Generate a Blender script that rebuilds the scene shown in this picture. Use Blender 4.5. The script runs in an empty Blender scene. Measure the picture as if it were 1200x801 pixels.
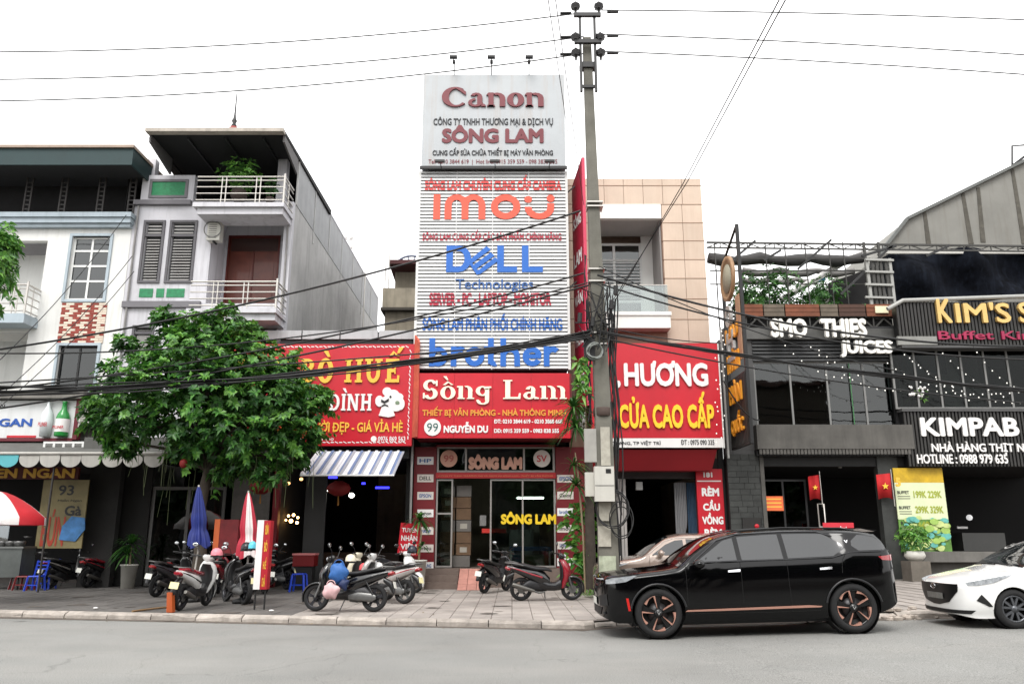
import bpy, bmesh, math, random
from mathutils import Vector, Matrix, noise
R = math.radians; PI = math.pi
sc = bpy.context.scene; C = sc.collection
random.seed(7)

# ---------------------------------------------------------------- camera
EYE = 1.65; PITCH = R(13.65); FPX = 935.0
cam = bpy.data.cameras.new('camera'); cob = bpy.data.objects.new('camera', cam); C.objects.link(cob)
cam.sensor_width = 36; cam.lens = FPX / 1200 * 36; cam.clip_end = 2000; cam.clip_start = .1
cob.location = (0, 0, EYE); cob.rotation_euler = (PI / 2 + PITCH, 0, 0)
sc.camera = cob
sc.render.resolution_x = 1024; sc.render.resolution_y = 683

# ---------------------------------------------------------------- overcast daylight
wd = bpy.data.worlds.new("World"); sc.world = wd; wd.use_nodes = True
nt = wd.node_tree; nt.nodes.clear()
sky = nt.nodes.new('ShaderNodeTexSky'); sky.sky_type = 'NISHITA'; sky.sun_disc = False
sky.sun_elevation = R(52); sky.sun_rotation = R(192); sky.air_density = 1.5; sky.dust_density = 2; sky.ozone_density = 1
hs = nt.nodes.new('ShaderNodeHueSaturation'); hs.inputs['Saturation'].default_value = .10
bg = nt.nodes.new('ShaderNodeBackground'); bg.inputs['Strength'].default_value = .15
wo = nt.nodes.new('ShaderNodeOutputWorld')
nt.links.new(sky.outputs[0], hs.inputs['Color']); cl = nt.nodes.new('ShaderNodeMix'); cl.data_type = 'RGBA'; cl.inputs['Factor'].default_value = .75; cl.inputs['B'].default_value = (9.9, 9.85, 9.8, 1)   # even cloud cover
nt.links.new(hs.outputs[0], cl.inputs['A']); nt.links.new(cl.outputs['Result'], bg.inputs['Color']); nt.links.new(bg.outputs[0], wo.inputs[0])
sl = bpy.data.lights.new('sun', 'SUN'); sl.energy = 1.4; sl.angle = R(25); sl.color = (1, .97, .93)
so = bpy.data.objects.new('sun', sl); C.objects.link(so); so.rotation_euler = (R(38), 0, R(-12)); so.location = (0, 0, 30)
sc.view_settings.view_transform = 'Standard'; sc.view_settings.look = 'None'
sc.view_settings.exposure = 0.78; sc.view_settings.gamma = 1
sc.cycles.max_bounces = 7; sc.cycles.transparent_max_bounces = 24; sc.cycles.caustics_reflective = False; sc.cycles.caustics_refractive = False

# ---------------------------------------------------------------- placing by the photograph
def ray(px, py):
    u = (px - 600) / FPX; v = (400.5 - py) / FPX
    return Vector((u, math.cos(PITCH) - v * math.sin(PITCH), math.sin(PITCH) + v * math.cos(PITCH)))
def at(px, py, Y):
    d = ray(px, py); t = Y / d.y
    return Vector((d.x * t, Y, EYE + d.z * t))
def rc(px0, py0, px1, py1, Y):      # pixel rectangle -> x0,x1,z0,z1 on the plane y=Y
    ym = (py0 + py1) / 2; xm = (px0 + px1) / 2
    return at(px0, ym, Y).x, at(px1, ym, Y).x, at(xm, py1, Y).z, at(xm, py0, Y).z
def gz(x): return .027 * max(0, x - 2.5)          # the street climbs slightly to the right
def interp(pts, x):
    if x <= pts[0][0]: return pts[0][1]
    for (a, b), (c, d) in zip(pts, pts[1:]):
        if x <= c: return b + (d - b) * (x - a) / (c - a)
    return pts[-1][1]
def sinterp(pts, x):
    if x <= pts[0][0]: return pts[0][1]
    if x >= pts[-1][0]: return pts[-1][1]
    n = len(pts)
    for i in range(n - 1):
        if x <= pts[i + 1][0]:
            x0, y0 = pts[i]; x1, y1 = pts[i + 1]; h = x1 - x0; s = (y1 - y0) / h
            sp = (y0 - pts[i - 1][1]) / (x0 - pts[i - 1][0]) if i > 0 else s
            sn = (pts[i + 2][1] - y1) / (pts[i + 2][0] - x1) if i < n - 2 else s
            m0 = 0 if sp * s <= 0 else 2 * sp * s / (sp + s); m1 = 0 if sn * s <= 0 else 2 * sn * s / (sn + s)
            t = (x - x0) / h
            return (2*t**3-3*t**2+1)*y0 + (t**3-2*t**2+t)*h*m0 + (-2*t**3+3*t**2)*y1 + (t**3-t**2)*h*m1

# ---------------------------------------------------------------- materials
def lin(c): return tuple(((x / 255 / 12.92) if x / 255 <= .04045 else ((x / 255 + .055) / 1.055) ** 2.4) for x in c)
MC = {}
def M(name, col, rough=.7, var=.12, scale=2.0, streak=0.0, bump=0.0, bscale=30.0, metal=0.0, coat=0.0, emit=0.0, rnd=0.0, dirt=None, spec=.5, trans=0.0):
    if name in MC: return MC[name]
    m = bpy.data.materials.new(name); MC[name] = m; m.use_nodes = True
    t = m.node_tree; b = t.nodes['Principled BSDF']; L = t.links.new
    c = lin(col)
    b.inputs['Roughness'].default_value = rough; b.inputs['Metallic'].default_value = metal
    b.inputs['Coat Weight'].default_value = coat; b.inputs['Coat Roughness'].default_value = .04
    b.inputs['Specular IOR Level'].default_value = spec
    geo = t.nodes.new('ShaderNodeNewGeometry')
    cur = t.nodes.new('ShaderNodeRGB'); cur.outputs[0].default_value = (*c, 1); out = cur.outputs[0]
    def mul(fac_socket, lo, hi, src):
        mr = t.nodes.new('ShaderNodeMapRange'); mr.inputs['To Min'].default_value = lo; mr.inputs['To Max'].default_value = hi
        L(fac_socket, mr.inputs['Value'])
        vm = t.nodes.new('ShaderNodeVectorMath'); vm.operation = 'SCALE'; L(src, vm.inputs[0]); L(mr.outputs[0], vm.inputs['Scale'])
        return vm.outputs[0]
    if var:
        n = t.nodes.new('ShaderNodeTexNoise'); n.inputs['Scale'].default_value = scale; n.inputs['Detail'].default_value = 6; n.inputs['Roughness'].default_value = .65
        L(geo.outputs['Position'], n.inputs['Vector'])
        mr = t.nodes.new('ShaderNodeMapRange'); mr.inputs['From Min'].default_value = .3; mr.inputs['From Max'].default_value = .7; L(n.outputs['Fac'], mr.inputs['Value'])
        out = mul(mr.outputs[0], 1 - var, 1 + var * .6, out)
    if rnd:
        oi = t.nodes.new('ShaderNodeObjectInfo'); out = mul(oi.outputs['Random'], 1 - rnd, 1 + rnd, out)
    if streak:
        mp = t.nodes.new('ShaderNodeMapping'); mp.inputs['Scale'].default_value = (3.2, 3.2, .22); L(geo.outputs['Position'], mp.inputs[0])
        n = t.nodes.new('ShaderNodeTexNoise'); n.inputs['Scale'].default_value = 1.3; n.inputs['Detail'].default_value = 8; n.inputs['Roughness'].default_value = .7; L(mp.outputs[0], n.inputs['Vector'])
        mr = t.nodes.new('ShaderNodeMapRange'); mr.inputs['From Min'].default_value = .5; mr.inputs['From Max'].default_value = .78; mr.inputs['To Max'].default_value = streak; L(n.outputs['Fac'], mr.inputs['Value'])
        mx = t.nodes.new('ShaderNodeMix'); mx.data_type = 'RGBA'; L(mr.outputs[0], mx.inputs['Factor']); L(out, mx.inputs['A']); mx.inputs['B'].default_value = (*lin(dirt or (62, 58, 50)), 1); out = mx.outputs['Result']
    L(out, b.inputs['Base Color'])
    if bump:
        n = t.nodes.new('ShaderNodeTexNoise'); n.inputs['Scale'].default_value = bscale; n.inputs['Detail'].default_value = 4; L(geo.outputs['Position'], n.inputs['Vector'])
        bp = t.nodes.new('ShaderNodeBump'); bp.inputs['Strength'].default_value = bump; bp.inputs['Distance'].default_value = .01
        L(n.outputs['Fac'], bp.inputs['Height']); L(bp.outputs[0], b.inputs['Normal'])
    if emit:
        b.inputs['Emission Color'].default_value = (*c, 1); b.inputs['Emission Strength'].default_value = emit
    if trans: b.inputs['Transmission Weight'].default_value = trans
    return m
def leafmat(name, c1, c2, rough=.45):
    if name in MC: return MC[name]
    m = bpy.data.materials.new(name); MC[name] = m; m.use_nodes = True
    t = m.node_tree; b = t.nodes['Principled BSDF']; L = t.links.new
    geo = t.nodes.new('ShaderNodeNewGeometry'); mx = t.nodes.new('ShaderNodeMix'); mx.data_type = 'RGBA'
    L(geo.outputs['Random Per Island'], mx.inputs['Factor']); mx.inputs['A'].default_value = (*lin(c1), 1); mx.inputs['B'].default_value = (*lin(c2), 1)
    n = t.nodes.new('ShaderNodeTexNoise'); n.inputs['Scale'].default_value = 1.6; L(geo.outputs['Position'], n.inputs['Vector'])
    vm = t.nodes.new('ShaderNodeVectorMath'); vm.operation = 'SCALE'; mr = t.nodes.new('ShaderNodeMapRange')
    mr.inputs['From Min'].default_value = .3; mr.inputs['From Max'].default_value = .7; mr.inputs['To Min'].default_value = .65; mr.inputs['To Max'].default_value = 1.35
    L(n.outputs['Fac'], mr.inputs['Value']); L(mx.outputs['Result'], vm.inputs[0]); L(mr.outputs[0], vm.inputs['Scale']); L(vm.outputs[0], b.inputs['Base Color'])
    b.inputs['Roughness'].default_value = rough
    tr = t.nodes.new('ShaderNodeBsdfTranslucent'); L(vm.outputs[0], tr.inputs[0]); ms = t.nodes.new('ShaderNodeMixShader'); ms.inputs[0].default_value = .22
    o = t.nodes['Material Output']; L(b.outputs[0], ms.inputs[1]); L(tr.outputs[0], ms.inputs[2]); L(ms.outputs[0], o.inputs[0])
    return m
def glass(name, tint=(200, 210, 205), refl=.12, rough=.02, ior=1.5):
    if name in MC: return MC[name]
    m = bpy.data.materials.new(name); MC[name] = m; m.use_nodes = True
    t = m.node_tree; L = t.links.new; t.nodes.remove(t.nodes['Principled BSDF']); o = t.nodes['Material Output']
    tr = t.nodes.new('ShaderNodeBsdfTransparent'); tr.inputs[0].default_value = (*lin(tint), 1)
    gl = t.nodes.new('ShaderNodeBsdfGlossy'); gl.inputs['Roughness'].default_value = rough; gl.inputs[0].default_value = (.9, .92, .92, 1)
    fr = t.nodes.new('ShaderNodeFresnel'); fr.inputs[0].default_value = ior
    ad = t.nodes.new('ShaderNodeMath'); ad.operation = 'ADD'; ad.use_clamp = True; ad.inputs[1].default_value = refl; L(fr.outputs[0], ad.inputs[0])
    n = t.nodes.new('ShaderNodeTexNoise'); n.inputs['Scale'].default_value = 1.5; geo = t.nodes.new('ShaderNodeNewGeometry'); L(geo.outputs['Position'], n.inputs['Vector'])
    bp = t.nodes.new('ShaderNodeBump'); bp.inputs['Strength'].default_value = .05; bp.inputs['Distance'].default_value = .05; L(n.outputs['Fac'], bp.inputs['Height']); L(bp.outputs[0], gl.inputs['Normal'])
    ms = t.nodes.new('ShaderNodeMixShader'); L(ad.outputs[0], ms.inputs[0]); L(tr.outputs[0], ms.inputs[1]); L(gl.outputs[0], ms.inputs[2]); L(ms.outputs[0], o.inputs[0])
    return m
def stripes(name, cols, period, axis=0, rough=.5):
    """printed cloth stripes: cols=[(frac,colour),...] repeated along an axis"""
    if name in MC: return MC[name]
    m = bpy.data.materials.new(name); MC[name] = m; m.use_nodes = True
    t = m.node_tree; b = t.nodes['Principled BSDF']; L = t.links.new
    geo = t.nodes.new('ShaderNodeNewGeometry'); sp = t.nodes.new('ShaderNodeSeparateXYZ'); L(geo.outputs['Position'], sp.inputs[0])
    d = t.nodes.new('ShaderNodeMath'); d.operation = 'DIVIDE'; d.inputs[1].default_value = period; L(sp.outputs[axis], d.inputs[0])
    f = t.nodes.new('ShaderNodeMath'); f.operation = 'FRACT'; L(d.outputs[0], f.inputs[0])
    r = t.nodes.new('ShaderNodeValToRGB'); r.color_ramp.interpolation = 'CONSTANT'
    for i, (p, c) in enumerate(cols):
        e = r.color_ramp.elements[i] if i < 2 else r.color_ramp.elements.new(p)
        e.position = p; e.color = (*lin(c), 1)
    L(f.outputs[0], r.inputs[0]); L(r.outputs[0], b.inputs['Base Color']); b.inputs['Roughness'].default_value = rough
    return m

# ---------------------------------------------------------------- mesh building
class MB:
    def __init__(s): s.v = []; s.f = []; s.sm = []
    def add(s, vs, fs, smooth=False):
        k = len(s.v); s.v += [tuple(v) for v in vs]
        for f in fs: s.f.append([i + k for i in f]); s.sm.append(smooth)
        return s
    def box(s, x0, x1, y0, y1, z0, z1):
        if x0 > x1: x0, x1 = x1, x0
        if y0 > y1: y0, y1 = y1, y0
        if z0 > z1: z0, z1 = z1, z0
        return s.add([(x0,y0,z0),(x1,y0,z0),(x1,y1,z0),(x0,y1,z0),(x0,y0,z1),(x1,y0,z1),(x1,y1,z1),(x0,y1,z1)],
                     [(0,3,2,1),(4,5,6,7),(0,1,5,4),(1,2,6,5),(2,3,7,6),(3,0,4,7)])
    def hexa(s, p): return s.add(p, [(0,3,2,1),(4,5,6,7),(0,1,5,4),(1,2,6,5),(2,3,7,6),(3,0,4,7)])
    def bar(s, a, b, w, h=None):          # square bar from a to b
        a = Vector(a); b = Vector(b); h = h or w; d = (b - a).normalized()
        u = d.cross(Vector((0, 0, 1)));
        if u.length < 1e-3: u = Vector((1, 0, 0))
        u.normalize(); v = u.cross(d).normalized(); p = []
        for c in (a, b):
            for su, sv in ((-1,-1),(1,-1),(1,1),(-1,1)): p.append(c + u * (su * w / 2) + v * (sv * h / 2))
        return s.hexa(p)
    def tube(s, pts, r, n=8, caps=True):
        pts = [Vector(p) for p in pts]; m = len(pts)
        rr = r if isinstance(r, (list, tuple)) else [r] * m
        k0 = []; up = None
        for i in range(m):
            d = (pts[min(i + 1, m - 1)] - pts[max(i - 1, 0)]).normalized()
            if up is None:
                up = d.orthogonal().normalized()
            else:
                up = (up - d * up.dot(d)).normalized()
            w = d.cross(up)
            k0 += [pts[i] + (up * math.cos(a) + w * math.sin(a)) * rr[i] for a in (2 * PI * j / n for j in range(n))]
        f = []
        for i in range(m - 1):
            for j in range(n):
                f.append((i*n+j, i*n+(j+1) % n, (i+1)*n+(j+1) % n, (i+1)*n+j))
        s.add(k0, f, True)
        if caps:
            s.add(k0[:n], [tuple(range(n))[::-1]]); s.add(k0[-n:], [tuple(range(n))])
        return s
    def cyl(s, a, b, r, r2=None, n=16): return s.tube([a, b], [r, r if r2 is None else r2], n)
    def lathe(s, o, prof, n=24, axis=(0, 0, 1), smooth=True):   # prof [(r, h)]
        o = Vector(o); ax = Vector(axis).normalized(); u = ax.orthogonal().normalized(); w = ax.cross(u); vs = []
        for r, h in prof:
            vs += [o + ax * h + (u * math.cos(2*PI*j/n) + w * math.sin(2*PI*j/n)) * r for j in range(n)]
        f = [(i*n+j, i*n+(j+1) % n, (i+1)*n+(j+1) % n, (i+1)*n+j) for i in range(len(prof)-1) for j in range(n)]
        return s.add(vs, f, smooth)
    def ell(s, c, rx, ry, rz, n=16, m=10, rot=None):
        c = Vector(c); vs = []
        for i in range(m + 1):
            a = -PI/2 + PI * i / m
            for j in range(n):
                v = Vector((rx*math.cos(a)*math.cos(2*PI*j/n), ry*math.cos(a)*math.sin(2*PI*j/n), rz*math.sin(a)))
                vs.append(c + (rot @ v if rot else v))
        return s.add(vs, [(i*n+j, i*n+(j+1) % n, (i+1)*n+(j+1) % n, (i+1)*n+j) for i in range(m) for j in range(n)], True)
    def prism(s, poly, fr, d0, d1):       # poly 2-D, fr=(O,U,V,N); extruded between depths d0..d1 along N
        O, U, V, N = fr; n = len(poly)
        a = sum(poly[i][0]*poly[(i+1) % n][1] - poly[(i+1) % n][0]*poly[i][1] for i in range(n))
        if a < 0: poly = poly[::-1]
        vs = [O + U*x + V*y + N*d0 for x, y in poly] + [O + U*x + V*y + N*d1 for x, y in poly]
        return s.add(vs, [tuple(range(n))[::-1], tuple(range(n, 2*n))] + [(i, (i+1) % n, n+(i+1) % n, n+i) for i in range(n)])
    def loft(s, rings, caps=True, smooth=True, close=True):
        n = len(rings[0]); vs = [p for r in rings for p in r]
        f = [(i*n+j, i*n+(j+1) % n, (i+1)*n+(j+1) % n, (i+1)*n+j) for i in range(len(rings)-1) for j in range(n if close else n-1)]
        s.add(vs, f, smooth)
        if caps: s.add(rings[0], [tuple(range(n))[::-1]]); s.add(rings[-1], [tuple(range(n))])
        return s
    def xf(s, mat):
        s.v = [tuple(mat @ Vector(v)) for v in s.v]; return s
    def build(s, name, mat, parent=None, label=None, kind=None, bevel=0, fixn=False):
        ps = s.v; xs = [p[0] for p in ps]; ys = [p[1] for p in ps]; zs = [p[2] for p in ps]
        o = Vector(((min(xs)+max(xs))/2, (min(ys)+max(ys))/2, min(zs)))
        me = bpy.data.meshes.new(name); me.from_pydata([(p[0]-o.x, p[1]-o.y, p[2]-o.z) for p in ps], [], s.f)
        me.polygons.foreach_set('use_smooth', s.sm)
        if fixn:
            bm = bmesh.new(); bm.from_mesh(me); bmesh.ops.recalc_face_normals(bm, faces=bm.faces); bm.to_mesh(me); bm.free()
        me.update(); me.materials.append(mat)
        return put(name, me, o, parent, label, kind)
WORG = {}
def put(name, me, o, parent=None, label=None, kind=None):
    ob = bpy.data.objects.new(name, me); C.objects.link(ob)
    if parent:
        ob.parent = parent; ob.location = Vector(o) - WORG[parent.name]
    else: ob.location = o
    WORG[ob.name] = Vector(o)
    if label: ob['label'] = label
    if kind: ob['kind'] = kind
    return ob
def thing(name, label, cat, loc=(0, 0, 0), group=None):
    ob = bpy.data.objects.new(name, None); C.objects.link(ob); ob.location = loc; ob.empty_display_size = .2
    WORG[ob.name] = Vector(loc); return tag(ob, label, cat, group)
def tag(ob, label, cat, group=None):
    ob['label'] = label; ob['category'] = cat
    if group: ob['group'] = group
    return ob
def struct(mb, name, mat): return mb.build(name, mat, kind='structure')
def dup(root, loc, rot=(0, 0, 0), label=None, over=None, scale=None):
    def cp(o, par):
        c = o.copy(); C.objects.link(c)
        if par is not None: c.parent = par
        if over and o.data:
            b = o.name.split('.')[0]
            if b in over: c.data = o.data.copy(); c.data.materials[0] = over[b]
        for ch in KIDS.get(o.name, []): cp(ch, c)
        return c
    KIDS = {}
    for o in C.objects:
        if o.parent: KIDS.setdefault(o.parent.name, []).append(o)
    r = cp(root, None); r.location = loc; r.rotation_euler = rot
    if scale: r.scale = scale
    if label: r['label'] = label
    WORG[r.name] = Vector(loc)
    return r
FRONT = lambda Y: (Vector((0, Y, 0)), Vector((1, 0, 0)), Vector((0, 0, 1)), Vector((0, -1, 0)))
LSIDE = lambda X: (Vector((X, 0, 0)), Vector((0, -1, 0)), Vector((0, 0, 1)), Vector((-1, 0, 0)))
RSIDE = lambda X: (Vector((X, 0, 0)), Vector((0, 1, 0)), Vector((0, 0, 1)), Vector((1, 0, 0)))

# ---------------------------------------------------------------- lettering
TC = {}
BASE = {'Ơ': 'O', 'Ờ': 'Ò', 'Ớ': 'Ó', 'Ở': 'Ỏ', 'Ợ': 'Ọ', 'Ứ': 'Ú', 'Đ': 'D', 'Ư': 'U', 'Ử': 'Ủ', 'Ữ': 'Ũ', 'Ạ': 'A'}
def glyphs(s):
    if s not in TC:
        c = bpy.data.curves.new('t', 'FONT'); c.body = ''.join(BASE.get(ch, ch) for ch in s); c.size = 1; c.resolution_u = 3
        ob = bpy.data.objects.new('t', c); me = bpy.data.meshes.new_from_object(ob)
        vs = [(v.co.x, v.co.y, 0) for v in me.vertices]; fs = [tuple(p.vertices) for p in me.polygons]
        for i, ch in enumerate(s):           # horn, bar and dot drawn onto the plain letters
            if ch not in BASE: continue
            b = BASE[ch]; xr = max(v[0] for v in glyphs(''.join(BASE.get(q, q) for q in s[:i+1]))[0]); a = [v[0] for v in glyphs(b)[0]]; w = max(a)-min(a); xl = xr-w
            if ch == 'Đ': q = [(xl-.06, .31), (xl+.24, .31), (xl+.24, .38), (xl-.06, .38)]
            elif ch == 'Ạ': q = [(xl+w/2-.05, -.19), (xl+w/2+.05, -.19), (xl+w/2+.05, -.09), (xl+w/2-.05, -.09)]
            else:
                k = -.13 if b[0] in 'OÒÓỎỌ' else -.07
                q = [(xr+k, .58), (xr+.03, .60), (xr+.07, .76), (xr-.01, .76), (xr-.01, .69), (xr+k, .66)]
            n = len(vs); vs += [(x, y, .0009) for x, y in q]; fs.append(tuple(range(n, n+len(q))))
        TC[s] = (vs, fs); bpy.data.objects.remove(ob)
    return TC[s]
def text(s, mat, parent, box, fr, depth=.03, fat=0.0, off=0.0, name='lettering', label=None, cut=None, shear=0, italic=0):
    """box=(u0,u1,v0,v1) in the frame fr; the string is stretched to fill it"""
    vs, fs = glyphs(s)
    sh = [(0, 0)] + ([(fat*math.cos(a), fat*math.sin(a)) for a in (PI*k/4 for k in range(8))] if fat else [])
    xs = [v[0] for v in vs]; ys = [v[1] for v in vs]
    x0, x1, y0, y1 = min(xs)-fat, max(xs)+fat, min(ys)-fat, max(ys)+fat
    sx = (box[1]-box[0])/(x1-x0); sy = (box[3]-box[2])/(y1-y0); O, U, V, N = fr; mb = MB()
    for k, (dx, dy) in enumerate(sh):
        d = off + depth + k * .0004
        front = []
        for v in vs:
            a = box[0] + (v[0]+dx-x0)*sx; b = box[2] + (v[1]+dy-y0)*sy + shear*(v[0]-x0)*sx
            front.append((a + italic*(b-box[2]), b))
        mb.add([O + U*a + V*b + N*(d + v[2]) for (a, b), v in zip(front, vs)], fs)
        if depth > .012 and not cut:
            cnt = {}
            for f in fs:
                for i in range(len(f)):
                    e = (f[i], f[(i+1) % len(f)]); cnt[e] = 1
            edges = [e for e in cnt if (e[1], e[0]) not in cnt]
            base = [O + U*a + V*b + N*off for a, b in front]; n = len(front)
            mb.add([O + U*a + V*b + N*d for a, b in front] + base, [(b_, a_, n+a_, n+b_) for a_, b_ in edges])
    if cut:
        bm = bmesh.new(); bv = [bm.verts.new(v) for v in mb.v]
        for f in mb.f:
            try: bm.faces.new([bv[i] for i in f])
            except ValueError: pass
        for z0, z1 in cut:
            for z in (z0, z1):
                bmesh.ops.bisect_plane(bm, geom=bm.verts[:]+bm.edges[:]+bm.faces[:], plane_co=(0, 0, z), plane_no=(0, 0, 1))
        dead = [f for f in bm.faces if any(z0 < f.calc_center_median().z < z1 for z0, z1 in cut)]
        bmesh.ops.delete(bm, geom=dead, context='FACES')
        bm.verts.index_update(); mb = MB(); mb.add([v.co[:] for v in bm.verts], [[v.index for v in f.verts] for f in bm.faces]); bm.free()
    return mb.build(name, mat, parent, label)
def ftext(s, mat, parent, px, Y, depth=.03, fat=0.0, **k):
    return text(s, mat, parent, rc(*px, Y), FRONT(Y), depth, fat, **k)

# hand-drawn letterforms: prims in em units (x right, y up, cap height 1)
def rect(x0, y0, x1, y1): return [[(x0, y0), (x1, y0), (x1, y1), (x0, y1)]]
def poly(*p): return [list(p)]
def ring(cx, cy, ro, ho, ri, hi, a0=0, a1=360, n=24, dx=0):
    """elliptic band as quads, outer radii ro,ho, inner ri,hi"""
    n = max(4, int(n * abs(a1 - a0) / 360)); out = []
    P = lambda a, r, h, d: (cx + d + r*math.cos(R(a)), cy + h*math.sin(R(a)))
    for i in range(n):
        a = a0 + (a1-a0)*i/n; b = a0 + (a1-a0)*(i+1)/n
        out.append([P(a, ro, ho, 0), P(b, ro, ho, 0), P(b, ri, hi, dx), P(a, ri, hi, dx)])
    return out
def strk(pts, w):
    out = []
    for (x0, y0), (x1, y1) in zip(pts, pts[1:]):
        l = math.hypot(x1-x0, y1-y0); nx, ny = -(y1-y0)/l*w/2, (x1-x0)/l*w/2
        out.append([(x0+nx, y0+ny), (x0-nx, y0-ny), (x1-nx, y1-ny), (x1+nx, y1+ny)])
    return out
def word(items, mat, parent, box, fr, depth=.05, name='lettering', label=None, off=0.0):
    """items=[(prims, advance)]"""
    P = []; x = 0
    for prims, adv in items:
        for q in prims: P.append([(a + x, b) for a, b in q])
        x += adv
    xs = [a for q in P for a, b in q]; ys = [b for q in P for a, b in q]
    x0, x1, y0, y1 = min(xs), max(xs), min(ys), max(ys)
    sx = (box[1]-box[0])/(x1-x0); sy = (box[3]-box[2])/(y1-y0); mb = MB()
    for i, q in enumerate(P):
        mb.prism([(box[0]+(a-x0)*sx, box[2]+(b-y0)*sy) for a, b in q], fr, off, off + depth + (i % 7)*.0004)
    return mb.build(name, mat, parent, label)

# ---------------------------------------------------------------- building helpers
def wall(x0, x1, z0, z1, y0, y1, holes=()):
    mb = MB()
    xs = sorted({x0, x1, *[min(max(h[0], x0), x1) for h in holes], *[min(max(h[1], x0), x1) for h in holes]})
    zs = sorted({z0, z1, *[min(max(h[2], z0), z1) for h in holes], *[min(max(h[3], z0), z1) for h in holes]})
    for a, b in zip(xs, xs[1:]):
        run = None
        for c, d in zip(zs, zs[1:]):
            if b - a < 1e-5 or d - c < 1e-5: continue
            mx, mz = (a+b)/2, (c+d)/2
            inside = any(h[0] < mx < h[1] and h[2] < mz < h[3] for h in holes)
            if inside:
                if run: mb.box(a, b, y0, y1, *run); run = None
            else: run = (run[0], d) if run else (c, d)
        if run: mb.box(a, b, y0, y1, *run)
    return mb
def win(parent, x0, x1, z0, z1, Y, cols=2, rows=2, fw=.05, fm=None, gm=None, dep=.06, rowz=None, name='window', bars=0):
    """window frame (part) with one pane object per light"""
    mb = MB(); cx = [x0 + (x1-x0)*i/cols for i in range(cols+1)]; cz = rowz or [z0 + (z1-z0)*i/rows for i in range(rows+1)]
    for i, x in enumerate(cx):
        a = x if i == 0 else (x-fw if i == cols else x-fw/2); mb.box(a, a+fw, Y-dep/2, Y+dep/2, z0, z1)
    for i, z in enumerate(cz):
        a = z if i == 0 else (z-fw if i == len(cz)-1 else z-fw/2)
        for k in range(cols):
            l = cx[k] + (fw if k == 0 else fw/2); r = cx[k+1] - (fw if k == cols-1 else fw/2)
            mb.box(l, r, Y-dep/2+.002, Y+dep/2-.002, a, a+fw)
    w = mb.build(name, fm, parent)
    for k in range(cols):
        for j in range(len(cz)-1):
            MB().box(cx[k]+fw*.5, cx[k+1]-fw*.5, Y-.004, Y+.004, cz[j]+fw*.5, cz[j+1]-fw*.5).build('pane', gm, w)
    if bars:
        b = MB()
        for i in range(bars):
            z = z0 + (z1-z0)*(i+.5)/bars; b.box(x0+fw, x1-fw, Y-dep/2-.03, Y-dep/2-.015, z-.012, z+.012)
        b.build('security_bar', fm, w, kind='stuff')
    return w
def shell(parent, x0, x1, y0, y1, z0, z1, mat, rm=None, t=.2, back=True):
    """side walls, back wall and roof slab of a narrow house"""
    MB().box(x0, x0+t, y0, y1, z0, z1).build('side_wall', mat, parent)
    MB().box(x1-t, x1, y0, y1, z0, z1).build('side_wall', mat, parent)
    if back: MB().box(x0+t, x1-t, y1-t, y1, z0, z1).build('rear_wall', mat, parent)
def wire(pts, r, n=5): return MB().tube(pts, r, n)
def sagpts(a, b, sag, n=14):
    a = Vector(a); b = Vector(b); return [a.lerp(b, t) - Vector((0, 0, 4*sag*t*(1-t))) for t in (i/n for i in range(n+1))]
# ================================================================ GROUND, ROAD, PAVEMENT
def kerb_y(x): return interp([(-40, 23.5), (-10, 17.5), (-1.6, 15.85), (1.3, 15.35), (2.1, 15.9), (8, 15.95), (40, 16.0)], x)
def zg(x): return gz(min(x, 40))
road_m = M('asphalt', (128, 128, 125), .9, .10, .6, bump=.5, bscale=90)
t = road_m.node_tree; b = t.nodes['Principled BSDF']; src = b.inputs['Base Color'].links[0].from_socket
geo = t.nodes.new('ShaderNodeNewGeometry'); mp = t.nodes.new('ShaderNodeMapping'); mp.inputs['Scale'].default_value = (.35, .8, 1)
t.links.new(geo.outputs['Position'], mp.inputs[0]); n = t.nodes.new('ShaderNodeTexNoise'); n.inputs['Scale'].default_value = .9; n.inputs['Detail'].default_value = 10; n.inputs['Roughness'].default_value = .7
t.links.new(mp.outputs[0], n.inputs['Vector']); mr = t.nodes.new('ShaderNodeMapRange'); mr.inputs['From Min'].default_value = .4; mr.inputs['From Max'].default_value = .72
mr.inputs['To Max'].default_value = .3; t.links.new(n.outputs['Fac'], mr.inputs['Value'])
mx = t.nodes.new('ShaderNodeMix'); mx.data_type = 'RGBA'; mx.inputs['B'].default_value = (*lin((150, 146, 140)), 1)
t.links.new(mr.outputs[0], mx.inputs['Factor']); t.links.new(src, mx.inputs['A'])
n2 = t.nodes.new('ShaderNodeTexNoise'); n2.inputs['Scale'].default_value = 70; n2.inputs['Detail'].default_value = 2; t.links.new(geo.outputs['Position'], n2.inputs['Vector'])
mr2 = t.nodes.new('ShaderNodeMapRange'); mr2.inputs['From Min'].default_value = .35; mr2.inputs['From Max'].default_value = .65; mr2.inputs['To Min'].default_value = .62; mr2.inputs['To Max'].default_value = 1.28; t.links.new(n2.outputs['Fac'], mr2.inputs['Value'])
vm = t.nodes.new('ShaderNodeVectorMath'); vm.operation = 'SCALE'; t.links.new(mx.outputs['Result'], vm.inputs[0]); t.links.new(mr2.outputs[0], vm.inputs['Scale']); # fine wandering cracks and darker patches
vo = t.nodes.new('ShaderNodeTexVoronoi'); vo.feature = 'DISTANCE_TO_EDGE'; vo.inputs['Scale'].default_value = .55; vn = t.nodes.new('ShaderNodeTexNoise'); vn.inputs['Scale'].default_value = 2.2; vn.inputs['Detail'].default_value = 6
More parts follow.
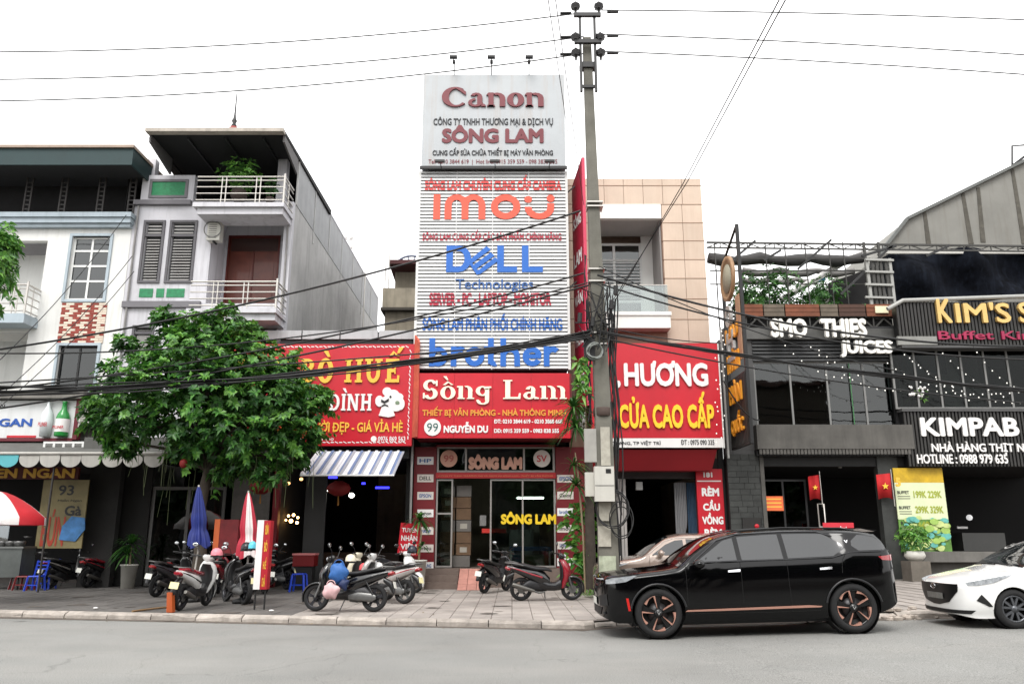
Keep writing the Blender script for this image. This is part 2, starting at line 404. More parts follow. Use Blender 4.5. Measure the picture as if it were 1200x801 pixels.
va = t.nodes.new('ShaderNodeVectorMath'); va.operation = 'MULTIPLY_ADD'; va.inputs[1].default_value = (.6, .6, 0); t.links.new(geo.outputs['Position'], vn.inputs['Vector']); t.links.new(vn.outputs['Color'], va.inputs[0]); t.links.new(geo.outputs['Position'], va.inputs[2]); t.links.new(va.outputs[0], vo.inputs['Vector'])
cr = t.nodes.new('ShaderNodeMapRange'); cr.inputs['From Max'].default_value = .006; cr.inputs['To Min'].default_value = .76; cr.inputs['To Max'].default_value = 1; t.links.new(vo.outputs['Distance'], cr.inputs['Value'])
n3 = t.nodes.new('ShaderNodeTexNoise'); n3.inputs['Scale'].default_value = .22; n3.inputs['Detail'].default_value = 3; t.links.new(geo.outputs['Position'], n3.inputs['Vector']); m3 = t.nodes.new('ShaderNodeMapRange'); m3.inputs['From Min'].default_value = .35; m3.inputs['From Max'].default_value = .65; m3.inputs['To Min'].default_value = .86; m3.inputs['To Max'].default_value = 1.06; t.links.new(n3.outputs['Fac'], m3.inputs['Value'])
mm = t.nodes.new('ShaderNodeMath'); mm.operation = 'MULTIPLY'; t.links.new(cr.outputs[0], mm.inputs[0]); t.links.new(m3.outputs[0], mm.inputs[1])
v2 = t.nodes.new('ShaderNodeVectorMath'); v2.operation = 'SCALE'; t.links.new(vm.outputs[0], v2.inputs[0]); t.links.new(mm.outputs[0], v2.inputs['Scale']); t.links.new(v2.outputs[0], b.inputs['Base Color'])

XS = [-400, -60, -40, -30, -20, -14, -10, -6, -3, -1.6, 0, 1.3, 2.1, 2.5, 4, 8, 12, 20, 30, 40, 60, 400]
def strip(y0f, y1f, dz, n=1):
    mb = MB(); v = []
    for x in XS:
        a, b_ = y0f(x), y1f(x)
        v += [(x, a + (b_-a)*k/n, zg(x)+dz) for k in range(n+1)]
    m = n + 1
    return mb.add(v, [(i*m+k, (i+1)*m+k, (i+1)*m+k+1, i*m+k+1) for i in range(len(XS)-1) for k in range(n)])
struct(strip(lambda x: -400, lambda x: 500, -.02), 'ground', M('bare_ground', (105, 98, 88), .95, .2, .3))
struct(strip(lambda x: 2.0, lambda x: kerb_y(x)+.02, 0, 4), 'road', road_m)
struct(strip(lambda x: -8, lambda x: 2.0, .1), 'pavement_opposite', M('far_paving', (120, 112, 106), .9))
gut = M('gutter_grime', (92, 84, 76), .9, .5, 3.0, bump=.5, bscale=60)
struct(strip(lambda x: kerb_y(x)-.22-.08*math.sin(x*1.7), lambda x: kerb_y(x)+.02, .005), 'gutter', gut)
base_m = M('mortar_bed', (98, 90, 84), .95, .3, 4)
struct(strip(lambda x: kerb_y(x)+.16, lambda x: 46, .112), 'pavement', base_m); pav = C.objects['pavement']

# kerbstones, each a part of the kerb
kerb = bpy.data.objects.new('kerb', None); C.objects.link(kerb); kerb['kind'] = 'structure'; WORG['kerb'] = Vector((0, 0, 0))
km = M('kerb_concrete', (162, 154, 146), .9, .4, 3.2, bump=.9, bscale=25, rnd=.16, streak=.35, dirt=(96, 86, 76))
x = -22.0
rk = random.Random(3)
while x < 24:
    L = .98 if x < 1.0 or x > 2.4 else .45
    x1 = x + L; h = .115 + rk.uniform(-.012, .012); mb = MB()
    if 1.5 < x < 7.0: h = .06
    q = []
    m = 5
    for i in range(m + 1):
        xx = x + .008 + (L-.016)*i/m; yk = kerb_y(xx); z = zg(xx)
        j = rk.uniform(-.008, .008); k = rk.uniform(-.01, .006) - (.03 if rk.random() < .12 else 0)
        q.append([(xx, yk+j, z-.03), (xx, yk+.01+j, z+h-.035+k), (xx, yk+.045, z+h+k), (xx, yk+.19, z+.128 if h > .1 else z+h+.03), (xx, yk+.19, z-.03)])
    mb.loft(q, smooth=False)
    mb.build('kerbstone', km, kerb); x = x1
# paving tiles
tm1 = M('paving_pink', (150, 143, 137), .85, .34, .9, bump=.5, bscale=90, rnd=.09)
tm2 = M('paving_grey_shaded', (92, 89, 86), .85, .4, .9, bump=.4, bscale=90, rnd=.10)  # grey tile type, darkened further: tree and awning shade put into the colour
TS = .4; tiles = []; rk = random.Random(5)
i0 = int(-20/TS)
for i in range(i0, int(20/TS)):
    xa = i*TS; yk = max(kerb_y(xa), kerb_y(xa+TS)) + .19
    ys = math.ceil((yk - 15) / TS) * TS + 15
    for j in range(34):
        y = ys + j*TS
        if y > 27.5: break
        tiles.append((xa, y, y*1.0 if abs(xa/y) < .66 else 99, False))
    if ys - yk > .06: tiles.append((xa, yk, yk if abs(xa/yk) < .66 else 99, ys - yk - .012))
def tile_mb(mb, xa, y, dep):
    g = .005; z = zg(xa+TS/2) + .118 + rk.uniform(0, .006); d = dep or TS
    x0, x1, y0, y1 = xa+g, xa+TS-g, y+g, y+d-g; e = .006
    return mb.add([(x0,y0,z-.01),(x1,y0,z-.01),(x1,y1,z-.01),(x0,y1,z-.01),(x0+e,y0+e,z),(x1-e,y0+e,z),(x1-e,y1-e,z),(x0+e,y1-e,z)],
                  [(4,5,6,7),(0,1,5,4),(1,2,6,5),(2,3,7,6),(3,0,4,7)])
tiles.sort(key=lambda q: q[2])
for q in tiles[:290]:
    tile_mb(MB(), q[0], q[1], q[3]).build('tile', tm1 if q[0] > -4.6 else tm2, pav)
A_, B_ = MB(), MB()
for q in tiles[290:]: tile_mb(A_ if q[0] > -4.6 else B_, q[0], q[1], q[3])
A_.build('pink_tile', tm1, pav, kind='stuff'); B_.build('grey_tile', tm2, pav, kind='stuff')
# broken kerb rubble behind the black car, litter and leaves along the gutter
rub = MB(); rk = random.Random(9)
for i in range(70):
    cx = 7.0 + abs(rk.gauss(0, .45)); cy = 15.85 + rk.uniform(-.25, .5); s = rk.uniform(.02, .10)
    z = zg(cx) + (.12 if cy > 16.1 else .0)
    rub.ell((cx, cy, z + s*.3), s, s*rk.uniform(.6, 1), s*.5, 5, 3, Matrix.Rotation(rk.uniform(0, 3), 3, 'Z'))
rub.sm = [False]*len(rub.sm); tag(rub.build('rubble', M('rubble_pale', (170, 160, 150), .95, .3, 8), kind='stuff'), 'pale broken kerb rubble beside the rear of the black car', 'rubble')
lt = MB()
for i in range(140):
    cx = rk.uniform(-12, 1.5); cy = kerb_y(cx) + rk.choice([rk.uniform(-.4, -.03), rk.uniform(.2, 3.5)]); z = zg(cx) + (.128 if cy > kerb_y(cx)+.1 else .007)
    a = rk.uniform(0, 6); s = rk.uniform(.012, .035); u = Vector((math.cos(a), math.sin(a), .1))*s; w = Vector((-math.sin(a), math.cos(a), .2))*s*.5; c = Vector((cx, cy, z+.003))
    lt.add([c-u, c+w, c+u, c-w], [(0, 1, 2, 3)])
tag(lt.build('litter', leafmat('litter_leaf', (110, 85, 45), (70, 70, 40)), kind='stuff'), 'small fallen leaves and scraps scattered over pavement and gutter', 'litter')

# ================================================================ OPPOSITE SIDE (seen only in reflections)
for k, (xa, w, h, c) in enumerate([(-30, 9, 10, (70, 68, 64)), (-20.5, 8, 12.5, (84, 80, 76)), (-12, 8, 9, (66, 58, 52)), (-3.5, 9, 11.5, (78, 76, 74)), (6, 8, 10, (62, 62, 58)), (14.5, 9, 12.5, (80, 74, 66))]):
    th = thing('street_house', ['grey three storey house facing the shops, left end of the far row', 'pale four storey house second in the far row', 'brown low house third in the far row', 'light house straight across from the tower billboard', 'dark olive house across from the black car', 'beige house at the right end of the far row'][k], 'house', (xa+w/2, -12, .08), 'houses across the road')
    fm = M('far_house_%d' % k, c, .85, .15, .6, streak=.4); hs_ = []
    for fl in range(int(h//3.4)):
        for q in range(2): hs_.append((xa+1+q*w/2, xa+w/2-1+q*w/2, .9+fl*3.4, 2.6+fl*3.4))
    wall(xa, xa+w, .08, h, -8.2, -8, hs_).build('wall', fm, th)
    MB().box(xa, xa+w, -16, -8.25, .08, h-.2).build('core', M('far_core', (42, 42, 44), .8), th)
    MB().box(xa-.2, xa+w+.2, -16.2, -7.5, h, h+.25).build('roof', M('far_roof', (84, 64, 58), .8), th)
    for hh in hs_[:4]: MB().box(hh[0], hh[1], -8.15, -8.1, hh[2], hh[3]).build('window', M('far_glass', (40, 46, 50), .1), th)
    MB().box(xa+.3, xa+w-.3, -8.3, -6.4, 3.1, 3.2).build('awning', M('far_awning', (78, 40, 36) if k % 2 else (70, 80, 84), .7), th)

# dark street trees across the road (reflected in paint and glass)
rk = random.Random(31); tdk = leafmat('far_leaf', (22, 44, 20), (44, 70, 34))
for i, X in enumerate((-24, -15, -6.5, 2.5, 10.5, 19)):
    tt = thing('far_tree', ['dark tree across the road, first from the left', 'dark tree across the road, second from the left', 'dark tree across the road, third from the left', 'dark tree straight behind the viewpoint', 'dark tree across the road facing the white sedan', 'dark tree across the road, last on the right'][i], 'tree', (X, -3.2, .1), 'trees across the road')
    MB().tube([(X, -3.2, .1), (X+.1, -3.2, 3.2)], [.2, .14], 8).build('trunk', M('far_bark', (60, 52, 44), .9), tt); mb = MB()
    for k in range(900):
        v = Vector((rk.gauss(0, 1), rk.gauss(0, 1), rk.gauss(0, 1))).normalized()*rk.uniform(.4, 1); p = Vector((X+v.x*3.4, -3.6+v.y*2.2, 5.4+v.z*2.6)); u = Vector((rk.gauss(0, 1), rk.gauss(0, 1), rk.gauss(0, .5)))*.28; w = Vector((rk.gauss(0, 1), rk.gauss(0, 1), rk.gauss(0, 1)))*.22
        mb.add([p-u, p+w, p+u, p-w], [(0, 1, 2, 3)])
    mb.build('crown', tdk, tt, kind='stuff')

# grime stains and oil spots on the paving (flat irregular films)
rk = random.Random(44); gm = M('paving_stain', (84, 78, 72), .9, .4, 6)
st_ = MB()
for i in range(46):
    cx = rk.uniform(-12, 7); cy = rk.uniform(16.6, 24); r = rk.uniform(.05, .22) ; z = zg(cx)+.1275
    st_.add([(cx+r*(1+.35*math.sin(3*a+i))*math.cos(a)*1.3, cy+r*(1+.3*math.cos(2*a+i))*math.sin(a), z+i*.00004) for a in (2*PI*k/14 for k in range(14))], [tuple(range(14))])
tag(st_.build('stain', gm, kind='stuff'), 'dark grime stains and oil spots scattered on the paving', 'stain')
# ================================================================ shared building materials
YF = 25.5
white_w = M('white_render', (214, 214, 211), .8, .08, .8, streak=.35, dirt=(150, 150, 142))
blue_trim = M('pale_blue_trim', (164, 176, 184), .7, .1, 2, streak=.3, dirt=(80, 95, 100))
grey_w = M('grey_render', (196, 195, 200), .85, .12, .7, streak=.55, dirt=(105, 103, 104))
cem = M('bare_cement', (180, 179, 178), .92, .28, .55, streak=.6, dirt=(104, 102, 100))
dkm = M('shaded_interior', (14, 13, 13), .9, .2, 1); blk = M('black_steel', (14, 14, 15), .5, .1, 5)  # dkm: near-black so open shops read unlit, their shade put into the colour
steel = M('pale_steel', (188, 184, 178), .35, .05, 5, metal=.6); wfr = M('white_frame', (215, 216, 214), .5, .04, 4)
dglass = glass('dark_glass', (70, 78, 78), .03); cglass = glass('clear_glass', (205, 214, 208), .02)
curtain_glass = glass('window_glass', (120, 126, 128), .05)
red_pl = M('sign_red', (184, 12, 34), .42, .12, .6, streak=.14, dirt=(120, 20, 30)); dk_red = M('dark_red_panel', (104, 6, 18), .5, .12, 1)
wht = M('sign_white', (222, 220, 218), .45, .03, 3); yel = M('sign_yellow', (224, 160, 34), .45, .04, 3)
sh_yel = M('pale_yellow', (226, 176, 62), .45, .04, 3)
cur_dark = M('dim_room', (58, 56, 54), .9, .15, 1)

def stack_rails(mb, x0, x1, y, z0, z1, n, r=.022):
    for i in range(n):
        z = z0 + (z1-z0)*(i+.35)/n + .02; mb.tube([(x0, y, z), (x1, y, z)], r, 6)
def railing(parent, x0, x1, yf, yb, z0, z1, n=4, posts=(), right=True, left=False, m=None, name='railing', r=.022):
    mb = MB(); stack_rails(mb, x0, x1, yf, z0, z1, n, r); mb.tube([(x0, yf, z1), (x1, yf, z1)], r*1.4, 8)
    for p in posts:
        for q in (-.07, .07): mb.tube([(p+q, yf, z0), (p+q, yf, z1)], r, 6)
    for side, X in ((right, x1), (left, x0)):
        if not side: continue
        for i in range(n):
            z = z0 + (z1-z0)*(i+.35)/n + .02; mb.tube([(X, yf, z), (X, yb, z)], r, 6)
        mb.tube([(X, yf, z1), (X, yb, z1)], r*1.4, 8); mb.tube([(X, yf, z0), (X, yf, z1+.1)], r*1.7, 8)
        mb.tube([(X, (yf+yb)/2, z0), (X, (yf+yb)/2, z1)], r, 6)
    return mb.build(name, m or steel, parent)

# ================================================================ A. WHITE HOUSE (far left)
XB = -12.95
wh = thing('white_house', 'white rendered house with pale blue cornice and red and white brick panel', 'house', (-15.5, YF, .12))
o_bal = rc(-60, 282, 44, 374, YF); o_low = rc(-60, 388, 26, 456, YF)
w1 = rc(76, 277, 121, 351, YF); w2 = rc(58, 405, 107, 457, YF)
w1 = (-14.9, -13.62, w1[2], w1[3]); w2 = (-14.85, -13.58, w2[2], w2[3])
zc0, zc1 = at(80, 268, YF).z, at(80, 253, YF).z
wall(-22, XB, 5.4, zc0, YF, YF+.25, [(-22, -15.75, o_bal[2], o_bal[3]), (-22, -15.95, 6.3, o_low[3]), w1, w2]).build('front_wall', white_w, wh)
MB().box(XB-.2, XB, YF+.25, 43, .12, zc0).build('side_wall', white_w, wh)
MB().box(-22, XB-.2, 43, 43.2, .12, zc0).build('rear_wall', white_w, wh)
MB().box(-22, XB-.2, YF+.25, 43, 5.4, 5.6).build('floor_slab', white_w, wh)
MB().box(-22, XB-.2, YF+.25, 43, 8.75, 8.95).build('floor_slab', white_w, wh)
MB().box(-22, XB+.02, YF-.18, YF+.4, zc0, zc0+.12).box(-22, XB+.06, YF-.28, YF+.4, zc0+.122, zc0+.3).box(-22, XB+.1, YF-.36, YF+.4, zc0+.302, zc1).build('cornice', blue_trim, wh)
MB().box(-22, XB-.2, YF+.4, 43, zc1-.3, zc1-.1).build('roof_slab', grey_w, wh)
# recessed balcony, left
for (z0, z1, nm) in ((o_bal[2], o_bal[3], 1), (6.3, o_low[3], 2)):
    xr = -15.75 if nm == 1 else -15.95
    MB().box(-22, xr+.1, YF+1.5, YF+1.6, z0, z1+.02).build('recess_wall', white_w, wh)
    MB().box(xr+.002, xr+.1, YF+.25, YF+1.5, z0, z1).build('recess_wall', white_w, wh)
    win(wh, xr-.95, xr-.12, z0+.02, z1-.35, YF+1.46, 1, 4, .09, wfr, dglass)
MB().box(-22, -15.7, YF-.75, YF+1.5, o_bal[2]-.1, o_bal[2]).box(-22, -15.68, YF-.77, YF, o_bal[2]-.32, o_bal[2]-.102).build('balcony_slab', blue_trim, wh)
railing(wh, -20, -15.75, YF-.7, YF, o_bal[2], o_bal[2]+.98, 4, (-16.1, -17.9), m=steel)
for w in (w1, w2):
    t = .09
    MB().box(w[0]-t, w[0]-.002, YF-.06, YF+.1, w[2]-t, w[3]+t).box(w[1]+.002, w[1]+t, YF-.06, YF+.1, w[2]-t, w[3]+t).box(w[0]-.002, w[1]+.002, YF-.058, YF+.1, w[3], w[3]+t-.002).box(w[0]-.002, w[1]+.002, YF-.058, YF+.1, w[2]-t, w[2]-.002).build('window_surround', blue_trim, wh)
zz = w1[2]; hh = w1[3]-w1[2]
win(wh, w1[0], w1[1], w1[2], w1[3], YF+.12, 2, 4, .07, wfr, curtain_glass, rowz=[zz, zz+hh*.30, zz+hh*.54, zz+hh*.78, w1[3]])
MB().box(w1[0], w1[1], YF+.3, YF+.34, w1[2], w1[3]).build('curtain', M('net_curtain', (170, 166, 160), .9, .3, 5), wh)
win(wh, w2[0], w2[1], w2[2], w2[3], YF+.12, 2, 1, .06, blk, dglass)
MB().box(w2[0]-.1, w2[1]+.1, YF+1.6, YF+1.7, w2[2], w2[3]).build('room_back', dkm, wh)
# brick panel: rows of small facing bricks, red and cream
bp = rc(61, 355, 115, 402, YF); bw = 1.5; bx0 = -14.95; rows = 17; bz0, bz1 = bp[2], bp[3]; bh = (bz1-bz0)/rows
bm_r = M('brick_red', (142, 60, 50), .85, .15, 6, rnd=.15); bm_c = M('brick_cream', (214, 200, 184), .85, .1, 6, rnd=.08)
MB().box(bx0, bx0+bw, YF-.02, YF-.001, bz0, bz1).build('brick_panel', M('mortar_cream', (196, 184, 172), .95), wh); panel = C.objects['brick_panel']
bl = bw/5.5; MEB = {}
for r in range(rows):
    x = bx0 + (0 if r % 2 else -bl/2); k = 0
    while x < bx0+bw-.01:
        a = max(x+.008, bx0); b_ = min(x+bl-.008, bx0+bw)
        if b_-a > .04:
            red = ((k + (r//2)) % 2 == 0) if (r//2) % 2 == 0 else (k % 2 == 1)
            red = (int(((a+b_)/2-bx0)/(bw/3)*2 + .25*(r % 4)) % 2 == 0)
            MB().box(a, b_, YF-.035-.004*rk.random(), YF-.02, bz0+r*bh+.008, bz0+(r+1)*bh-.008).build('brick', bm_r if red else bm_c, panel)
        x += bl; k += 1
# steel roof over the terrace
gr = M('green_fascia', (16, 46, 48), .6, .15, 1.5, streak=.3, dirt=(20, 40, 38)); tin = M('tin_roof', (150, 132, 118), .6, .2, 2)
rz0 = at(70, 193, YF-1.3).z; rz1 = at(70, 170, YF-1.3).z
rt = thing('terrace_roof', 'dark green steel roof over the white house terrace with mesh screens', 'roof', (-16, YF, zc1))
xr = at(156, 180, YF-1.3).x
MB().box(-22, xr, YF-1.3, YF-1.24, rz0, rz1-.12).box(xr-.06, xr, YF-1.24, YF+3, rz0, rz1-.12).build('fascia', gr, rt)
MB().box(-22.2, xr+.03, YF-1.38, YF+5, rz1-.118, rz1-.02).build('roof_sheet', tin, rt)
MB().box(-22, xr-.07, YF-1.2, YF+5, rz0+.1, rz0+.13).build('ceiling_sheet', M('roof_underside', (40, 40, 42), .9), rt)
for px in (36, 77, 121, 157):
    X = at(px, 222, YF).x; mb = MB()
    for q in (-.1, .1): mb.box(X+q-.025, X+q+.025, YF-.1, YF-.05, zc1, rz0+.1)
    for i in range(7): z = zc1 + .2 + i*(rz0-zc1-.3)/6; mb.box(X-.075, X+.075, YF-.09, YF-.06, z, z+.04)
    mb.build('post', M('grey_post', (48, 45, 44), .6), rt)
MB().box(-22, XB-.3, YF+.6, YF+.62, zc1, rz0+.1).build('mesh_screen', M('mesh_black', (24, 23, 24), .95, .3, 3), rt)
MB().box(XB-.32, XB-.3, YF+.0, YF+4, zc1, rz0+.1).build('mesh_screen', M('mesh_black', (24, 23, 24), .95), rt)
# ground floor of the white house
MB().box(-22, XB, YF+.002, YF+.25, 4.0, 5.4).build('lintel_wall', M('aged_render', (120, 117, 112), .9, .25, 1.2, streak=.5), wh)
MB().box(-13.35, XB, YF, YF+.25, .12, 4.0).build('pier', M('shaded_render', (46, 45, 44), .9, .3, 1.5, streak=.5, dirt=(40, 38, 36)), wh)  # darker copy of the aged render, with under-canopy shade in its colour
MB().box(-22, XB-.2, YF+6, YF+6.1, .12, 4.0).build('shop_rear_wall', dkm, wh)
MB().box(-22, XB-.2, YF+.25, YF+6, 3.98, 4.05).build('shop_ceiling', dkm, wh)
sg = rc(-80, 469, 88, 513, YF-.45)
s1 = thing('shop_sign', 'pale shop sign with blue lettering and a green bottle beside the tree', 'sign', (-16, YF-.45, sg[2]))
MB().box(-22, sg[1], YF-.45, YF-.3, sg[2], sg[3]).build('sign_panel', M('sign_pale', (206, 208, 208), .5, .06, 1, streak=.15), s1)
MB().box(sg[1]+.002, sg[1]+.14, YF-.5, YF-.28, sg[2]-.05, sg[3]+.05).box(-22, sg[1]+.002, YF-.49, YF-.3, sg[2]-.1, sg[2]-.002).build('sign_frame', M('maroon', (96, 20, 34), .6), s1)
ftext('VIỆN NGAN', M('sign_blue', (16, 76, 158), .5), s1, (-62, 487, 38, 502), YF-.45, .02, .03)
ftext('QUYÊN', M('ink', (24, 24, 30), .6), s1, (-20, 472, 6, 479), YF-.45, .008, .02)
MB().box(*rc(8, 511, 42, 513.5, YF-.45)[:2], YF-.47, YF-.452, *rc(8, 510, 42, 512.5, YF-.45)[2:]).build('red_stripe', red_pl, s1)
# bottle and glass
c = at(71, 512, YF-.56); hb = at(71, 470, YF-.56).z - c.z
bot = tag(MB().lathe((c.x, c.y, c.z+.02), [(.0, 0), (.19, 0), (.2, .04), (.2, hb*.52), (.17, hb*.62), (.08, hb*.75), (.065, hb*.92), (.075, hb*.93), (.075, hb*.98), (0, hb*.98)], 20).build('display_bottle', M('bottle_green', (40, 130, 60), .15, 0)), 'green display bottle standing out of the pale shop sign', 'bottle')
lb = MB().lathe((c.x, c.y, c.z+.02), [(.203, hb*.12), (.203, hb*.48)], 20).build('bottle_label', wht, bot)
text('PILSNER', red_pl, bot, (c.x-.17, c.x+.17, c.z+hb*.22, c.z+hb*.30), FRONT(c.y-.205), .008, .02)
MB().lathe((c.x, c.y, c.z+.02), [(.0, 0)]+[(.001, 0)], 8)
c2 = at(52, 512, YF-.55)
gl_ = tag(MB().lathe((c2.x, c2.y, c2.z+.02), [(0, 0), (.15, 0), (.18, .5), (.15, .75), (.05, .95), (.04, 1.1)], 18).build('display_glass', M('frosty', (214, 220, 222), .2, .1, 4)), 'white frosted display glass beside the green bottle on the sign', 'glass')
text('PILSNER', red_pl, gl_, (c2.x-.14, c2.x+.14, c2.z+.32, c2.z+.45), FRONT(c2.y-.185), .008, .02)
# concrete eave over the sign
ev = rc(-60, 457, 98, 466, YF-.7)
tag(MB().box(-22, ev[1], YF-.7, YF+.0, ev[2], ev[3]).build('eave', M('aged_render', (120, 117, 112), .9), None), 'weathered grey concrete eave above the pale shop sign', 'eave')
def ac_unit(px0, py0, px1, py1, Y, label):
    x0, x1, z0, z1 = rc(px0, py0, px1, py1, Y); cx = (x0+x1)/2
    a = thing('air_conditioner', label, 'air conditioner', (cx, Y, z0), 'outdoor air conditioning units')
    MB().box(x0, x1, Y, Y+.32, z0, z1).build('casing', M('ac_white', (196, 194, 186), .6, .08, 3), a)
    r = (z1-z0)*.4; cxx = x0+(x1-x0)*.42
    MB().lathe((cxx, Y-.001, (z0+z1)/2), [(r, 0), (r, .02), (r*.9, .02), (r*.88, 0)], 20, (0, -1, 0)).build('fan_ring', M('ac_grey', (120, 120, 118), .6), a)
    g = MB()
    for k in range(9): zz = z0+(z1-z0)*(k+1)/10; g.box(x0+.06, x1-.25*(x1-x0), Y-.02, Y-.008, zz, zz+.012)
    g.build('grille', M('ac_dark', (70, 70, 70), .6), a)
    MB().box(cx-.03, cx+.03, Y+.05, YF, z0-.05, z0-.01).build('bracket', blk, a)
    return a
ac_unit(92, 476, 110, 500, YF-.5, 'white air conditioner beside the end of the pale sign, half behind the tree')
fr = rc(50, 517, 98, 532, YF-1.2); f_ = MB()
for z in (fr[2], fr[3]-.06): f_.box(fr[0], fr[1], YF-1.2, YF-1.14, z, z+.06)
for i in range(5): x = fr[0]+(fr[1]-fr[0]-.07)*i/4; f_.box(x, x+.07, YF-1.199, YF-1.141, fr[2]+.06, fr[3]-.06)
tag(f_.build('rack_frame', wfr), 'white metal rack frame lying on the canopy above the scalloped awning', 'rack')
# scalloped awning
YA = YF-2.3; az = at(100, 531, YA).z; ax1 = at(193, 535, YA).x
aw = thing('scalloped_awning', 'white canvas awning with scalloped edge over the noodle stall', 'awning', (-15, YA, az-.3))
cv = M('canvas_white', (178, 176, 170), .85, .12, 2, streak=.3, dirt=(100, 98, 92)); cvb = M('canvas_teal', (90, 170, 178), .8, .1, 2)
MB().hexa([(-22, YA, az-.04), (ax1, YA, az-.04), (ax1, YF-.3, az+.5), (-22, YF-.3, az+.5), (-22, YA, az), (ax1, YA, az), (ax1, YF-.3, az+.55), (-22, YF-.3, az+.55)]).build('canopy', M('canopy_grey', (92, 92, 89), .85, .2, 1.5, streak=.4), aw)
MB().tube([(-22, YA-.02, az), (ax1, YA-.02, az)], .045, 8).build('roller_tube', cv, aw)
sw = .6; x = ax1 - sw; i = 0
while x > -21:
    p = [(x+.01, az-.02), (x+.01, az-.16)] + [(x+sw/2 - (sw/2-.01)*math.cos(PI*q/10), az-.16-.24*math.sin(PI*q/10)) for q in range(1, 10)] + [(x+sw-.01, az-.16), (x+sw-.01, az-.02)]
    MB().prism(p, FRONT(YA), .0+.012*(i % 2), .012+.012*(i % 2)).build('scallop', cvb if i == 7 else cv, aw); x -= sw; i += 1
for X in (-13.25, -16.9): tag(MB().tube([(X, YA+.1, .12), (X, YA+.1, az-.05)], .03, 8).build('awning_pole', M('grey_post', (48, 45, 44), .6)), 'thin grey awning pole %s' % ('beside the yellow noodle banner' if X > -14 else 'under the teal scallops at the stall'), 'pole')
# inner stall sign HIEN NGAN
s2r = rc(-80, 547, 92, 561, YF-.6)
s2 = thing('stall_sign', 'red and brown stall sign with yellow letters under the scalloped awning', 'sign', (-16, YF-.6, s2r[2]))
MB().box(-22, s2r[1], YF-.6, YF-.5, s2r[2], s2r[3]).build('sign_panel', M('sign_brown', (84, 16, 14), .6, .3, 1.2), s2)
ftext('HIEN NGAN', sh_yel, s2, (-25, 548.5, 88, 560), YF-.6, .02, .04)
# banner 93 / BUN
bn = rc(46, 562, 100, 642, YF-.55)
b93 = thing('noodle_banner', 'tall yellow noodle shop banner with black 93 and red striped letters', 'banner', ((bn[0]+bn[1])/2, YF-.55, bn[2]))
MB().box(bn[0], bn[1], YF-.55, YF-.5, bn[2], bn[3]).build('banner_panel', M('banner_yellow', (140, 128, 88), .6, .3, 1.6), b93)
ftext('93', blk, b93, (69, 568, 87, 580), YF-.55, .01, .02)
ftext('BÚN', M('bun_red', (172, 62, 40), .6, .1), b93, (49, 596, 76, 640), YF-.55, .01, .03)
ftext('Miến Ngan', blk, b93, (68, 584, 96, 588), YF-.55, .008, .01)
ftext('Gà', blk, b93, (76, 592, 96, 604), YF-.55, .008, .03)
MB().prism([(0, 0), (.5, -.05), (.75, .3), (.7, .65), (.3, .7), (.05, .4)], (Vector((bn[0]+.72, YF-.56, bn[2]+.25)), Vector((1, 0, 0)), Vector((0, 0, 1)), Vector((0, -1, 0))), 0, .03).build('picture_cutout', M('sky_blue_print', (70, 130, 190), .6, .5, 3), b93)
# posters on the rear interior wall
# ================================================================ B. GREY HOUSE
XR = -7.5
gh = thing('grey_house', 'narrow grey rendered house with green panels, two balconies and dark overhanging roof', 'house', ((XB+XR)/2, YF, .12))
zt = at(200, 236, YF).z; zp = at(195, 206, YF).z
wa = rc(168, 261, 188, 329, YF); wb = rc(199, 261, 226, 329, YF); wc_ = rc(157, 384, 177, 411, YF)
dr = rc(265, 276, 318, 352, YF+1.3)
rx0 = at(246, 300, YF).x; z_b2 = at(270, 352, YF).z
holes = [(rx0, XR-.02-.25, z_b2-.1, at(280, 252, YF).z), (wa[0], wa[1], wa[2], wa[3]), (wb[0], wb[1], wb[2], wb[3]), (wc_[0], wc_[1], wc_[2], wc_[3]), (rx0, XR-.27, 5.9, z_b2-.62)]
wall(XB+.01, XR, 4.2, zt, YF, YF+.25, holes).build('front_wall', grey_w, gh)
MB().box(XR-.2, XR, YF+.25, 43, .12, zt+.0).build('side_wall', cem, gh)
MB().box(XB+.01, XR-.2, 42.8, 43, .12, zt).build('rear_wall', cem, gh)
MB().box(XB+.01, XR-.2, YF+.25, 42.8, zt-.2, zt-.02).build('terrace_floor', cem, gh)
MB().box(XB+.01, XR-.2, YF+.25, 42.8, z_b2-.3, z_b2-.1).build('floor_slab', grey_w, gh)
# stair-step cladding on the side parapet
zpar = at(343, 181, YF).z
for i in range(7):
    y0 = YF+.3+i*2.45; MB().box(XR-.04, XR+.015, y0+.02, y0+2.40, zt+.0, zpar-.05).build('parapet_sheet', M('sheet_grey', (150, 151, 153), .7, .15, 1.5, streak=.5, dirt=(110, 110, 112)), gh)
    MB().box(XR-.02, XR+.04, y0-.03, y0+.02, zt-.5 if i % 2 else zt, zpar).build('parapet_post', M('post_pale', (176, 176, 174), .6), gh)
MB().box(XR-.14, XR+.03, YF+.25, 42.8, zpar-.048, zpar+.03).build('coping', grey_w, gh)
